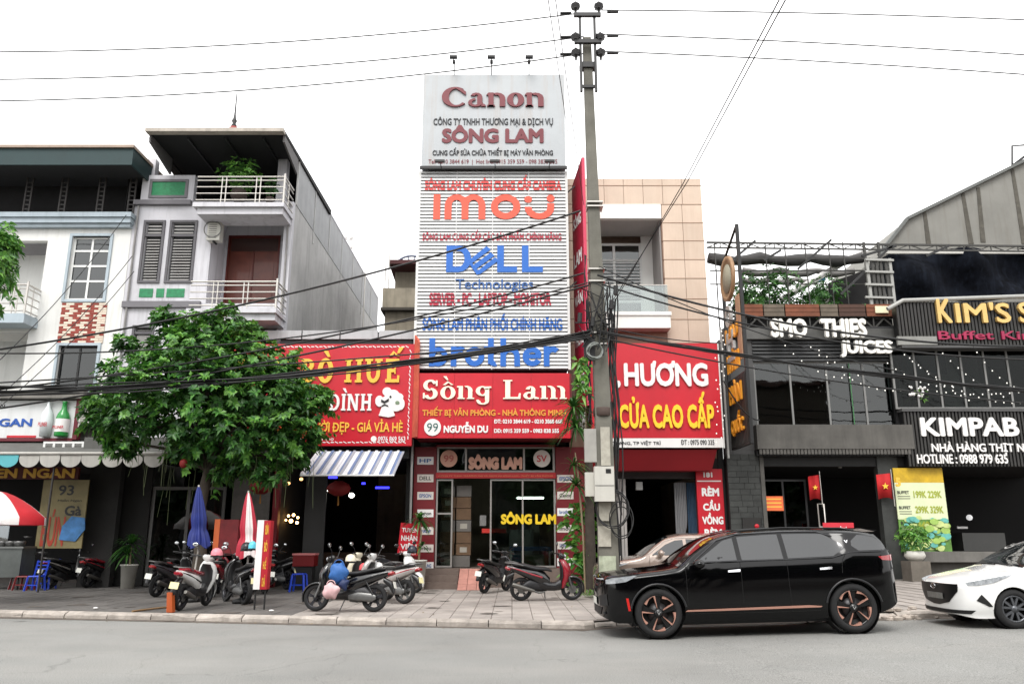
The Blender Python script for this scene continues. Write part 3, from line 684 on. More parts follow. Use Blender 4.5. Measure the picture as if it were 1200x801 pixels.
# terrace parapet with green panel
px0, px1 = at(165, 222, YF).x, at(228, 222, YF).x
MB().box(XB+.2, px1, YF-.05, YF+.2, zt+.002, zp).build('parapet', grey_w, gh)
band = M('grey_band', (112, 110, 114), .8, .1, 2)
MB().box(XB+.02, at(225, 240, YF).x, YF-.16, YF, zt-.16, zt+.0).build('string_course', band, gh)
g = rc(178, 213, 217, 229, YF-.08); grn = M('green_mosaic', (34, 124, 80), .6, .35, 9)
def surround(a, w, y, m, par, nm='panel_frame'):
    return MB().box(a[0]-w, a[0], y, y+.05, a[2]-w, a[3]+w).box(a[1], a[1]+w, y, y+.05, a[2]-w, a[3]+w).box(a[0], a[1], y, y+.05, a[3], a[3]+w).box(a[0], a[1], y, y+.05, a[2]-w, a[2]).build(nm, m, par)
MB().box(g[0], g[1], YF-.07, YF-.05, g[2], g[3]).build('green_panel', grn, gh); surround(g, .09, YF-.1, band, gh)
# roof slab reaching forward, dark beneath
YRf = YF-1.9; rr = rc(170, 149.5, 332, 153, YRf)
MB().box(rr[0], rr[1], YRf, YRf+.25, rr[2]-.02, rr[3]).build('roof_edge', M('roof_beige', (168, 160, 150), .7, .2, 2, streak=.4), gh)
zr = rr[2]
MB().hexa([(rr[0], YRf+.25, zr), (rr[1], YRf+.25, zr), (XR+.1, YF+5, zr-.05), (XB+.1, YF+5, zr-.05), (rr[0], YRf+.25, rr[3]-.01), (rr[1], YRf+.25, rr[3]-.01), (XR+.1, YF+5, zr+.15), (XB+.1, YF+5, zr+.15)]).build('roof', M('roof_dark', (20, 20, 22), .85, .2, 2), gh)
for X, sgn in ((rr[0]+.02, 1), (rr[1]-.02, -1)):      # sloping side brackets of the roof
    MB().hexa([(X, YRf+.3, zr-.25), (X+.06*sgn, YRf+.3, zr-.25), (X+.06*sgn, YF+.1, zr-.6), (X, YF+.1, zr-.6), (X, YRf+.3, zr-.01), (X+.06*sgn, YRf+.3, zr-.01), (X+.06*sgn, YF+.1, zr-.01), (X, YF+.1, zr-.01)]).build('roof_side', M('roof_side_grey', (96, 94, 94), .8, .2, 1), gh, )
for X in (XB+.35, XR-.5, ):
    MB().box(X-.16, X+.16, YF+.1, YF+.4, zt, zr).build('terrace_column', grey_w, gh)
MB().box(XB+.2, XR-.25, YF+4.5, YF+4.6, zt, zr).build('terrace_back_wall', M('black_wall', (24, 24, 26), .9), gh)
for k in range(4):
    X = XB+1+k*1.25; MB().bar((X, YRf+.4, zr-.06), (X, YF+4.4, zr-.12), .06).build('rafter', blk, gh)
fp = at(274, 150, YRf+.5)
fin = thing('roof_finial', 'small red cone finial with lightning rod on top of the grey house roof', 'finial', (fp.x, YRf+.5, zr+.1))
MB().lathe((fp.x, YRf+.5, zr+.1), [(.34, 0), (.3, .1), (.16, .22), (.1, .3), (0, .3)], 20).build('cap', M('brick_red2', (130, 52, 48), .7), fin)
MB().lathe((fp.x, YRf+.5, zr+.36), [(.05, 0), (.1, .08), (.05, .16), (.09, .26), (.05, .34), (.03, .5), (.016, 1.3), (0, 1.31)], 10).build('rod', blk, fin)
# balconies
def balcony(px0, px1, pyt, pyb, zb, proj, posts, nrail, lbl):
    x0 = at(px0, pyb, YF-proj).x; x1 = XR+.02
    MB().box(x0, x1, YF-proj, YF+.002, zb-.14, zb).box(x0+.12, x1-.06, YF-proj+.12, YF+.002, zb-.36, zb-.142).build('balcony_slab', grey_w, gh)
    zt_ = at((px0+px1)/2, pyt, YF-proj).z
    railing(gh, x0+.05, x1-.05, YF-proj+.08, YF, zb+.02, zt_, nrail, [x0+.05+(x1-x0)*f for f in posts], m=steel)
    return x0
zb1 = at(275, 237, YF-1.15).z; balcony(226, 324, 206, 237, zb1, 1.15, (.3, .68), 4, '')
zb2 = at(275, 361, YF-1.15).z; x0b = balcony(218, 316, 329, 361, zb2, 1.15, (.28, .62), 4, '')
# recess behind lower balcony with brown double door
MB().box(rx0-.1, rx0, YF+.25, YF+1.5, z_b2-.1, zt-.2).build('recess_wall', grey_w, gh)
dr = (dr[0], XR-.75, z_b2-.08, dr[3])
wall(rx0, XR-.2, z_b2-.1, zt-.2, YF+1.3, YF+1.5, [dr]).build('recess_wall', grey_w, gh)
dm = M('door_wood', (104, 48, 34), .45, .3, 3, coat=.2)
d = MB().box(dr[0]+.001, dr[1]-.001, YF+1.36, YF+1.4, dr[2], dr[3]).build('door', dm, gh)
mid = (dr[0]+dr[1])/2; h_ = dr[3]-dr[2]
surround((dr[0]+.06, dr[1]-.06, dr[2]+.06, dr[3]-.06), .06, YF+1.28, M('door_frame', (92, 30, 22), .5), d, 'door_frame')
for k in (0, 1):
    a, b_ = (dr[0]+.12, mid-.04) if k == 0 else (mid+.04, dr[1]-.12)
    MB().box(a+.08, b_-.08, YF+1.345, YF+1.36, dr[2]+h_*.05, dr[2]+h_*.33).build('door_panel', dm, d)
    MB().prism([(a+.08, dr[2]+h_*.38)] + [(a+.08+(b_-a-.16)*q/8, dr[2]+h_*(.66+.05*math.sin(PI*q/8))) for q in range(9)] + [(b_-.08, dr[2]+h_*.38)], FRONT(YF+1.36), 0, .015).build('door_panel', dm, d)
MB().box(dr[0]+.1, dr[1]-.1, YF+1.34, YF+1.355, dr[3]-h_*.2, dr[3]-.1).build('transom', M('transom_dark', (60, 34, 28), .3), d)
MB().box(mid-.02, mid+.02, YF+1.33, YF+1.36, dr[2], dr[3]-h_*.2).build('door_stile', M('door_frame', (92, 30, 22), .5), d)
ac_unit(243, 256, 258, 281, YF-.34, 'white air conditioner hung beside the brown balcony door')
# tall louvred windows
wg = M('window_grey', (84, 82, 86), .6); lv = M('louvre_pale', (150, 148, 146), .6)
for w in (wa, wb, wc_):
    surround(w, .08, YF-.05, wg, gh, 'window_surround')
    h = w[3]-w[2]; tz = w[3]-h*.22
    fr_ = MB().box(w[0], w[1], YF-.02, YF+.05, tz-.04, tz+.04).build('window', wg, gh)
    MB().box(w[0], w[1], YF+.16, YF+.18, w[2], w[3]).build('pane', M('window_black', (26, 27, 30), .3), fr_)
    n_ = 15; 
    for i in range(n_):
        z = w[2]+.03+(tz-.1-w[2])*i/n_
        MB().hexa([(w[0]+.07, YF+.03, z), (w[1]-.07, YF+.03, z), (w[1]-.07, YF+.09, z+.05), (w[0]+.07, YF+.09, z+.05), (w[0]+.07, YF+.03, z+.02), (w[1]-.07, YF+.03, z+.02), (w[1]-.07, YF+.09, z+.07), (w[0]+.07, YF+.09, z+.07)]).build('slat', lv, fr_)
    for i in range(3): z = tz+.08+i*(w[3]-tz-.1)/3; MB().box(w[0]+.06, w[1]-.06, YF+.03, YF+.05, z, z+.05).build('slat', lv, fr_)
# green tiles under the windows and string course
for (a, b_) in ((163, 179), (183, 192), (195, 216)):
    q = rc(a, 338, b_, 348, YF-.02); MB().box(q[0], q[1], YF-.02, YF, q[2], q[3]).build('green_panel', grn, gh)
q = rc(148, 352, 216, 358, YF-.1); MB().box(XB+.02, x0b, YF-.12, YF, q[2]-.05, q[3]-.02).build('string_course', band, gh)
# ground floor
MB().box(XB+.01, XB+.6, YF-.02, YF+.25, .12, 4.2).build('pier', M('shaded_render', (46, 45, 44), .9), gh)
MB().box(XR-.5, XR, YF-.02, YF+.25, .12, 4.2).build('pier', M('shaded_render', (46, 45, 44), .9), gh)
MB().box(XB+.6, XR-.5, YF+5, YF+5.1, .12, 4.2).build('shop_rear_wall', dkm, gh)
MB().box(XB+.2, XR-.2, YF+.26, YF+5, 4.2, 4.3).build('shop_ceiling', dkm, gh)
# concrete canopy behind the tree
cn = rc(98, 512, 232, 532, YF-1.5)
tag(MB().box(cn[0], XR-.6, YF-1.5, YF-.05, cn[2]+.1, cn[3]).build('concrete_canopy', M('canopy_grey', (92, 92, 89), .85)), 'plain grey concrete canopy half hidden behind the green tree', 'canopy')
# door inside grey shop
q = rc(175, 570, 262, 668, YF+.6); ww = win(gh, q[0], q[1], .14, q[3], YF+.6, 2, 1, .1, M('alu_dull', (96, 94, 92), .5), dglass, name='shopfront')
MB().box(q[0]-1.2, q[0]-.02, YF+.5, YF+.6, .14, 4.2).build('shop_wall', M('shop_wall_shaded', (42, 41, 40), .9, .2, 1), gh)  # wall colour lowered to carry the shade beneath the canopy
# rooftop antenna
ap = at(408, 300, 38)
an = thing('antenna', 'thin rooftop antenna with pale insulators behind the grey side wall', 'antenna', (ap.x, 38, zt))
MB().tube([(ap.x+.9, 38, zt-2), (ap.x+.9, 38, ap.z+1.0)], .03, 6).build('mast', steel, an)
m_ = MB()
for k in range(3):
    zz = ap.z+.9-k*.5; m_.tube([(ap.x-.9, 38, zz+.3*math.sin(k)), (ap.x+.2, 38, zz)], .05, 6)
    for q in range(4): m_.ell((ap.x-.8+q*.3, 38, zz+.1), .13, .13, .16, 8, 5)
m_.build('insulator', wht, an); MB().tube([(ap.x-.6, 38, zt-2), (ap.x-.6, 38, ap.z+.9)], .06, 6).build('mast', steel, an)

# background block between the grey house and the tower
YB = 33.0
bb = thing('background_house', 'weathered beige concrete house with dark red roof edge between grey house and billboard', 'house', (-4.5, YB, .12))
q = rc(449, 339, 500, 362, YB); cb = M('beige_concrete', (150, 142, 126), .9, .3, 1, streak=.6, dirt=(80, 76, 66))
MB().box(q[0], q[1]+3, YB-.2, YB, q[2], q[3]).build('balcony_front', cb, bb); MB().box(q[0]+.1, q[1]+3, YB, YB+.25, .12, q[2]-.12).build('wall', cb, bb)
MB().box(q[0]-.05, q[1]+3, YB-.3, YB+5, q[2]-.118, q[2]-.002).build('slab', M('slab_dark', (70, 66, 60), .9), bb)
q2 = rc(463, 316, 500, 340, YB+1.2); MB().box(q2[0], q2[1]+3, YB+1.2, YB+5, q[3]-.2, q2[3]).build('attic_wall', cb, bb)
q3 = rc(456, 305, 500, 316, YB+.4); MB().hexa([(q3[0], YB+.3, q3[2]+.25), (q3[1]+3, YB+.3, q3[2]+.25), (q3[1]+3, YB+5, q3[2]-.2), (q3[0], YB+5, q3[2]-.2), (q3[0], YB+.3, q3[3]), (q3[1]+3, YB+.3, q3[3]), (q3[1]+3, YB+5, q3[3]), (q3[0], YB+5, q3[3])]).build('roof_edge', M('roof_darkred', (74, 34, 36), .8, .3, 2), bb)
for px in (452, 456): p = at(px, 325, YB); MB().tube([(p.x, YB-.1, q[3]), (p.x, YB-.1, q3[2]+.6)], .025, 6).build('rail_post', steel, bb)
p = at(482, 312, YB+1.5); m_ = MB()
for k in range(8): m_.tube([(p.x, YB+1.5, p.z-.1), (p.x+.75*math.cos(PI*k/7), YB+1.5, p.z-.1+.6*math.sin(PI*k/7))], .03, 5)
m_.tube([(p.x+.75*math.cos(PI*k/14), YB+1.5, p.z-.1+.6*math.sin(PI*k/14)) for k in range(15)], .05, 6)
m_.build('fan_ornament', M('grey_blue', (96, 104, 124), .6), bb)
p = at(474, 300, YB+1.5); MB().tube([(p.x+.35*math.cos(PI*k/10)-.0, YB+1.5, p.z+.9*math.sin(PI*k/10)) for k in range(11)], .018, 5).build('wire_loop', steel, bb)

# ================================================================ C. BEEF NOODLE RESTAURANT
YH = YF-.9; XH1 = -3.22
hb_ = thing('noodle_restaurant', 'low noodle restaurant with grey fascia and dark open front', 'restaurant', ((XR+XH1)/2, YF, .12))
q = rc(309, 387, 488, 397, YF-.5); fasc = M('fascia_pale', (170, 172, 174), .6, .1, 2, streak=.3)
n_ = 4
for i in range(n_):
    a = q[0]+(q[1]-q[0])*i/n_; MB().box(a+.02, q[0]+(q[1]-q[0])*(i+1)/n_-.02, YF-.5, YF-.44, q[2], q[3]).build('fascia_panel', fasc, hb_)
MB().box(XR+.01, XH1, YF-.42, YF+.2, 4.0, q[3]-.03).build('upper_wall', blk, hb_)
MB().box(XR+.01, XH1, YF+.2, YF+12, q[3]-.25, q[3]-.05).build('roof', M('roof_dark', (20, 20, 22), .85), hb_)
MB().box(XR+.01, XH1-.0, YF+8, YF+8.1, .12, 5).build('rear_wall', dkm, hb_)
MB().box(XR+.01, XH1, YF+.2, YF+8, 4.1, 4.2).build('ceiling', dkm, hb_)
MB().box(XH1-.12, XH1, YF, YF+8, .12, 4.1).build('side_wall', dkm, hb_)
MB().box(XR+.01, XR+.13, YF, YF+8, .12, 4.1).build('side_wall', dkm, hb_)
# red sign
q = rc(266, 403, 484, 522, YH); hs1 = thing('noodle_sign', 'large red noodle sign with yellow slab letters, white dashes and a chef figure', 'sign', ((q[0]+q[1])/2, YH, q[2]))
MB().box(q[0], q[1], YH, YH+.25, q[2], q[3]).build('sign_panel', red_pl, hs1)
MB().hexa([(q[1]+.003, YH-.0, q[2]+.25), (q[1]+.16, YH-.25, q[2]+.25), (q[1]+.2, YH-.2, q[2]+.25), (q[1]+.1, YH+.25, q[2]+.25), (q[1]+.003, YH, q[3]+.3), (q[1]+.16, YH-.25, q[3]), (q[1]+.2, YH-.2, q[3]), (q[1]+.1, YH+.25, q[3]+.3)]).build('sign_return', M('return_orange', (196, 92, 70), .6, .3, 2), hs1)
dm_ = MB()
def dashes(mb, x0, x1, z, vert=False, st=.13):
    k = x0; i = 0
    while k < x1:
        w = st*.75; u = .025 if i % 2 else -.0
        if vert: mb.prism([(z+u-.012, k), (z+u+.018, k), (z-u+.018+.0, k+w), (z-u-.012, k+w)], FRONT(YH), .004, .010)
        else: mb.prism([(k, z+u-.012), (k+w, z-u-.012), (k+w, z-u+.018), (k, z+u+.018)], FRONT(YH), .004, .010)
        k += st; i += 1
dashes(dm_, q[0]+.2, q[1]-.15, q[3]-.09); dashes(dm_, q[0]+.2, q[1]-.15, q[2]+.1); dashes(dm_, q[2]+.2, q[3]-.2, q[1]-.12, True)
dm_.build('dashed_border', wht, hs1, kind='stuff')
# slab-serif word BUN BO HUE
def slab(l):
    S = .10
    if l == 'B': return rect(0,0,.34,S)+rect(0,1-S,.34,1)+rect(.08,0,.26,1)+ring(.30,.26,.34,.27,.10,.11,-90,90,16)+ring(.30,.74,.30,.26,.10,.11,-90,90,16), .80
    if l == 'O': return ring(.36,.5,.37,.53,.15,.36,0,360,24), .90
    if l == 'U': return rect(-.02,1-S,.34,1)+rect(.06,.38,.25,1)+rect(.46,1-S,.80,1)+rect(.53,.38,.70,1)+ring(.38,.40,.32,.42,.14,.25,180,360,20), .96
    if l == 'N': return rect(0,0,.30,S)+rect(.06,0,.22,1)+rect(-.02,1-S,.2,1)+rect(.56,1-S,.90,1)+rect(.64,0,.80,1)+poly((.06,1),(.28,1),(.80,0),(.6,0)), 1.02
    if l == 'H': return rect(0,0,.34,S)+rect(0,1-S,.34,1)+rect(.08,0,.27,1)+rect(.50,0,.84,S)+rect(.50,1-S,.84,1)+rect(.58,0,.77,1)+rect(.2,.42,.6,.58), .98
    if l == 'E': return rect(0,0,.66,.14)+rect(0,1-.14,.64,1)+rect(.08,0,.27,1)+rect(.2,.43,.48,.57)+rect(.56,.0,.66,.30)+rect(.54,.72,.64,1)+rect(.42,.36,.48,.64), .78
    if l == 'A': return poly((.30,1),(.52,1),(.86,0),(.64,0))+poly((.30,1),(.42,.9),(.20,0),(.06,0))+rect(.2,.26,.68,.38)+rect(-.02,0,.32,S)+rect(.54,0,.92,S), 1.0
    if l == 'I': return rect(0,0,.34,S)+rect(0,1-S,.34,1)+rect(.08,0,.27,1), .46
    if l == 'D': return rect(0,0,.4,.12)+rect(0,.88,.4,1)+rect(.08,0,.26,1)+ring(.34,.5,.42,.5,.22,.36,-90,90,20)+rect(-.06,.44,.36,.55), .90
    return [], .38
acu = lambda x: poly((x,1.08),(x+.12,1.08),(x+.32,1.34),(x+.10,1.34)); gra = lambda x: poly((x+.30,1.08),(x+.18,1.08),(x-.04,1.34),(x+.18,1.34))
cir = lambda x: poly((x-.02,1.06),(x+.12,1.06),(x+.24,1.2),(x+.2,1.3))+poly((x+.2,1.3),(x+.24,1.2),(x+.36,1.06),(x+.5,1.06))
def sw_(s, extra={}):
    out = []
    for i, ch in enumerate(s):
        p, a = slab(ch); out.append((p + extra.get(i, []), a))
    return out
word(sw_('BUN BO HUE', {1: acu(.30), 5: gra(.26), 9: [[(x+.05, y+.04) for x, y in z] for z in cir(.1)]+[[(x+.22,y+.16) for x, y in z] for z in acu(.3)]}), sh_yel, hs1, (rc(276, 410, 474, 448, YH)[0]+.0, rc(276, 410, 473, 448, YH)[1], rc(0, 410, 0, 449, YH)[2], rc(0, 407, 0, 449, YH)[3]), FRONT(YH), .06)
word(sw_('ANH DINH', {0: acu(.4), 5: gra(.1)}), wht, hs1, (rc(335, 450, 436, 481, YH)[0], rc(335, 450, 436, 481, YH)[1], rc(0, 460, 0, 481, YH)[2], rc(0, 455, 0, 481, YH)[3]), FRONT(YH), .05)
ftext('QUÁN ĐẸP-NGƯỜI ĐẸP - GIÁ VỈA HÈ', sh_yel, hs1, (296, 491, 472, 509), YH, .03, .02)
ftext('Nguyễn Du, Việt Trì, Phú Thọ', wht, hs1, (312, 511, 391, 517), YH, .01, .01)
ftext('0976 869 563', wht, hs1, (443, 511, 475, 517), YH, .01, .02)
p = at(438, 514, YH); MB().prism([(p.x+.09*math.cos(2*PI*k/16), p.z+.09*math.sin(2*PI*k/16)) for k in range(16)], FRONT(YH), 0, .015).build('phone_icon', wht, hs1)
# chef cut-out (plain cook figure)
S = lambda px, py: (at(px, py, YH).x, at(px, py, YH).z)
ch = MB(); blob = lambda cx, cy, rx, ry, n=18: [S(cx+rx*math.cos(2*PI*k/n), cy+ry*math.sin(2*PI*k/n)) for k in range(n)]
for i, pl_ in enumerate([blob(454, 459, 5.5, 5.2), blob(461, 462, 7, 5.5), blob(467, 465, 6, 4.5), blob(456, 470, 9, 7), blob(445, 470, 5, 6.5), blob(469, 473, 5.5, 7.5), blob(464, 478, 6, 4),
        [S(448, 476), S(460, 476), S(463, 487), S(456, 489), S(444, 487)]]): ch.prism(pl_, FRONT(YH), .0, .05+.001*i)
c_ = ch.build('chef_figure', wht, hs1)
MB().prism([S(447, 468), S(451, 470), S(456, 467), S(456, 470), S(451, 473), S(447, 471)], FRONT(YH), .062, .068).build('moustache', blk, c_)
MB().prism([S(448, 475), S(451, 473.4), S(455, 475), S(455.6, 477), S(451, 475.2), S(448, 477)], FRONT(YH), .062, .068).build('neckerchief', blk, c_)
MB().prism(blob(458, 465, 1.2, 1.4, 8), FRONT(YH), .062, .068).build('eye', blk, c_); MB().prism(blob(466, 472, 2.6, 2.2, 10), FRONT(YH), .062, .068).build('dish', M('herb', (110, 130, 104), .7), c_)
# striped awning
aw2 = thing('striped_awning', 'blue and white striped metal awning under the noodle sign', 'awning', (-6, YH-.8, 4))
al, ar = at(352, 553, YH-1.3), at(462, 558, YH-1.3); tl, tr_ = at(372, 527, YH-.05), at(474, 530, YH-.05); n_ = 36
cols = [M('stripe_white', (206, 208, 212), .5), M('stripe_blue', (96, 116, 152), .5), M('stripe_grey', (148, 152, 160), .5)]
zt2 = (tl.z+tr_.z)/2; zb_ = (al.z+ar.z)/2
for i in range(n_):
    def P_(f, top): 
        a, b_ = (tl, tr_) if top else (al, ar); v = a.lerp(b_, f); v.z = zt2 if top else zb_; return v
    f0, f1 = i/n_, (i+1)/n_; up = Vector((0, 0, .03 if i % 3 == 0 else .0)); th_ = Vector((0, 0, -.03))
    a, b_, c_, d_ = P_(f0, 0)+up, P_(f1, 0)+up, P_(f1, 1)+up, P_(f0, 1)+up
    MB().hexa([a+th_, b_+th_, c_+th_, d_+th_, a, b_, c_, d_]).build('slat', cols[(0, 0, 1, 2)[i % 4]], aw2)
MB().tube([(al.x, al.y-.01, zb_-.03), (ar.x, ar.y-.01, zb_-.03)], .03, 6).build('front_rail', wfr, aw2)
# interior: red pillar, lamps, lantern, counter
MB().box(at(316, 600, YF).x, at(326, 600, YF).x, YF-.02, YF+.2, .12, 4.0).build('red_pillar', dk_red, hb_)
MB().box(at(352, 600, YF).x, at(377, 600, YF).x, YF+.5, YF+.6, .12, 4.0).build('glass_partition', M('partition', (52, 52, 52), .4), hb_)
MB().box(-6.8, -3.9, YF+3.0, YF+3.6, .12, 1.1).build('counter', M('counter_dim', (60, 44, 34), .6, .2, 2), hb_)
warm = M('warm_bulb', (255, 196, 120), .5, 0, emit=9); wlamp = M('white_bulb', (255, 250, 235), .5, 0, emit=7); bneon = M('blue_neon', (50, 50, 255), .5, 0, emit=2.4)
cl_ = thing('lamp_cluster', 'cluster of small warm lamps glowing inside the noodle restaurant', 'lamp', (at(344, 607, YF+1).x, YF+1, 2))
for (px, py, r) in ((338, 604, .05), (344, 603, .06), (349, 606, .05), (341, 610, .08), (348, 612, .06), (335, 609, .04), (332, 611, .04)):
    p = at(px, py, YF+1); MB().ell(p, r*.8, r*.8, r*.8, 10, 6).build('bulb', warm, cl_)
for px, py, lb_ in ((338, 566, 'small warm lamp near the ceiling behind the red pillar'), (353, 561, 'second small warm ceiling lamp beside the partition')):
    p = at(px, py, YF+.9); tag(MB().ell(p, .06, .06, .05, 10, 6).build('ceiling_lamp', M('warm_dim', (255, 190, 120), .5, 0, emit=2)), lb_, 'lamp')
for px, py, lb_ in ((412, 580, 'bright white lamp over the restaurant counter'), (386, 573, 'white spotlight under the striped awning')):
    p = at(px, py, YF+1.5); tag(MB().ell(p, .09, .09, .08, 12, 8).build('ceiling_lamp', wlamp), lb_, 'lamp')
for (a, b_, lb_) in (((440, 571), (456, 571), 'blue neon tube right of the white lamp in the restaurant'), ((385, 559), (395, 559), 'short blue neon tube close under the striped awning'), ((424, 566), (428, 566), 'small blue neon lamp left of the long blue tube')):
    tag(MB().tube([at(*a, YF+1.8), at(*b_, YF+1.8)], .035, 8).build('neon_tube', bneon), lb_, 'neon tube')
for px, py, lb_ in ((397, 572, 'round red paper lantern under the striped awning'), (306, 570, 'round red paper lantern near the folded umbrella')):
    p = at(px, py, YH-.1); ln = thing('paper_lantern', lb_, 'lantern', p)
    MB().lathe(p-Vector((0, 0, .22)), [(0, 0), (.12, 0), (.3, .1), (.36, .22), (.3, .34), (.12, .44), (0, .44)], 20).build('lantern_body', M('lantern_red', (120, 16, 16), .7, .1, 4), ln)
    MB().cyl(p+Vector((0, 0, .22)), p+Vector((0, 0, .7)), .008, n=6).build('cord', blk, ln); MB().cyl(p-Vector((0, 0, .5)), p-Vector((0, 0, .22)), .03, .015, 8).build('tassel', M('tassel_gold', (150, 100, 30), .7), ln)
px = at(481, 600, YF-.4).x; tag(MB().tube([(px, YF-.4, .12), (px, YF-.4, 4.6)], .04, 8).build('downpipe', M('pipe_grey', (140, 140, 138), .6)), 'thin grey downpipe between the noodle restaurant and red shopfront', 'pipe')
# poster wall left of the restaurant
q = rc(272, 560, 316, 612, YF-.1)
tag(MB().box(q[0], q[1], YF-.1, YF-.06, 1.9, q[3]).build('menu_board', M('menu_pale', (84, 80, 76), .7, .3, 3)), 'dim pale menu board behind the folded red umbrella', 'board')
# ================================================================ D. TOWER BILLBOARD AND RED SHOPFRONT
YT = YF-.8; TX0, TX1 = -3.09, 1.82
zA = at(580, 90, YT).z; zB = at(580, 199, YT).z; zC = at(580, 433, YT).z; zD = at(580, 437, YT).z; zE = at(580, 513, YT-.25).z
tb = thing('billboard_tower', 'tall billboard tower of white louvres under a grey-white top panel', 'billboard', ((TX0+TX1)/2, YT, zC))
pan = M('panel_greywhite', (164, 168, 171), .5, .08, .9, streak=.45, dirt=(150, 120, 90))
MB().box(TX0+.05, TX1-.02, YT-.12, YT+.25, zB+.05, zA).build('top_panel', pan, tb)
MB().box(TX0+.01, TX1+.02, YT-.2, YT-.12, zB-.05, zB+.05).build('ledge_rail', blk, tb)
MB().box(TX0+.05, TX1-.05, YT+.06, YT+2.2, zC, zB-.05).build('tower_core', M('core_dark', (92, 94, 98), .8, .1, 1), tb)
MB().box(TX0+.05, TX1-.05, YT+.26, YT+2.2, zB-.05, zA-.1).build('tower_core', M('core_dark', (92, 94, 98), .8), tb)
for x in (TX0, TX1): MB().box(x-.04, x+.04, YT-.02, YT+.1, zC, zB-.06).build('edge_trim', M('trim_white', (206, 206, 204), .5), tb)
slm = M('louvre_white', (192, 193, 193), .5, .05, 2, streak=.12, rnd=.03); NS = 56; pitch = (zB-.06-zC)/NS; cuts = []; me = None
for i in range(NS):
    z = zC + i*pitch
    b_ = MB().hexa([(TX0+.042, YT-.03, z+pitch*.30), (TX1-.042, YT-.03, z+pitch*.30), (TX1-.042, YT+.05, z+pitch*.34), (TX0+.042, YT+.05, z+pitch*.34),
               (TX0+.042, YT-.01, z+pitch), (TX1-.042, YT-.01, z+pitch), (TX1-.042, YT+.05, z+pitch), (TX0+.042, YT+.05, z+pitch)])
    if me is None: o_ = b_.build('slat', slm, tb); me = o_.data
    else: o_ = put('slat', me, (o_0[0], o_0[1], z+pitch*.30), tb)
    if i == 0: o_0 = WORG[o_.name]
    cuts.append((z-.001, z+pitch*.32))
for X in (TX0+1.25, TX0+2.45, TX0+3.65): MB().box(X-.012, X+.012, YT-.036, YT-.031, zC, zB-.06).build('seam', M('trim_white', (206, 206, 204), .5), tb)
crm = M('maroon_letter', (100, 8, 26), .45, .1, 2); inkm = M('ink', (24, 24, 30), .6)
FT = FRONT(YT-.12)
# hand-cut high contrast serif word on the top panel
a_ = [(ring(.62,.5,.62,.52,.36,.44,52,318,28,dx=.06)+poly((.86,.98),(1.12,.76),(1.10,.60),(.78,.86))+poly((.62,1.02),(.98,.92),(.86,.80),(.66,.93)), 1.22),
      (ring(.34,.20,.34,.22,.14,.12,90,360,16,dx=-.02)+rect(.42,.10,.66,.52)+ring(.38,.5,.28,.22,.08,.12,0,160,12)+poly((.6,0),(.82,0),(.82,.07),(.66,.16)), .88),
      (rect(.06,0,.30,.66)+poly((-.04,.60),(.06,.72),(.30,.72),(.30,.56))+ring(.46,.44,.38,.28,.12,.16,0,120,12)+rect(.58,0,.84,.46)+rect(0,0,.36,.07), .94),
      (ring(.38,.35,.40,.37,.12,.29,0,360,24,dx=.0), .84),
      (rect(.06,0,.30,.66)+poly((-.04,.60),(.06,.72),(.30,.72),(.30,.56))+ring(.46,.44,.38,.28,.12,.16,0,120,12)+rect(.58,0,.84,.46)+rect(0,0,.36,.07), .9)]
word(a_, crm, tb, rc(518, 103, 637, 126, YT-.12), FT, .06, label='large maroon serif word at the top')
ftext('CÔNG TY TNHH THƯƠNG MẠI & DỊCH VỤ', inkm, tb, (508, 137, 648, 149), YT-.12, .02, .015)
ftext('SÔNG LAM', crm, tb, (518, 147, 637, 168), YT-.12, .03, .05)
ftext('CUNG CẤP SỬA CHỮA THIẾT BỊ MÁY VĂN PHÒNG', inkm, tb, (507, 173, 648, 184), YT-.12, .02, .02)
ftext('Tel: 0210 3844 619  |  Hot line: 0915 359 559 - 098 3838 555', M('ink_red', (110, 34, 44), .6), tb, (502, 187, 653, 193.5), YT-.12, .01, .01)
FL = FRONT(YT-.03); org = M('imprint_coral', (216, 78, 54), .5, .05, 2); mag = M('imprint_crimson', (168, 20, 52), .5, .05, 2); blu = M('imprint_blue', (14, 92, 178), .5, .05, 2); blu2 = M('imprint_blue_thin', (36, 84, 146), .5)
def lt_(s, m, px, fat): return text(s, m, tb, rc(*px, YT-.03), FL, .012, fat, cut=cuts)
lt_('SÔNG LAM CHUYÊN CUNG CẤP CAMERA', M('imprint_salmon', (208, 56, 52), .5), (498, 205, 658, 224), .055)
lt_('SÔNG LAM CUNG CẤP CÁC SẢN PHẨM CHÍNH HÃNG', mag, (495, 269, 658, 282), .045)
ftext('Technologies', blu2, tb, (534, 327, 625, 342), YT-.03, .02, .006)
lt_('SERVER - PC - LAPTOP - MONITOR', mag, (503, 343, 646, 358), .06)
lt_('SÔNG LAM PHÂN PHỐI CHÍNH HÃNG', blu, (495, 366, 659, 387), .05)
W_ = .24
im = [(rect(0,0,W_,1), .40), (rect(0,0,W_,.6)+ring(.42,.56,.42,.44,.42-W_,.22,0,180,20)+rect(.60,0,.60+W_,.56)+ring(1.02,.56,.42,.44,.42-W_,.22,0,180,20)+rect(1.20,0,1.44,.56), 1.64),
      (ring(.52,.5,.52,.5,.28,.25,0,360,32), 1.20), (ring(.52,.46,.52,.46,.28,.22,180,360,20)+rect(.80,.46,1.04,.64)+rect(0,.46,.24,.50)+ring(.12,.80,.14,.14,0.001,.001,0,360,12)+ring(.92,.84,.14,.15,0.001,.001,0,360,12), 1.1)]
word(im, org, tb, rc(508, 228, 650, 257, YT-.03), FL, .02)
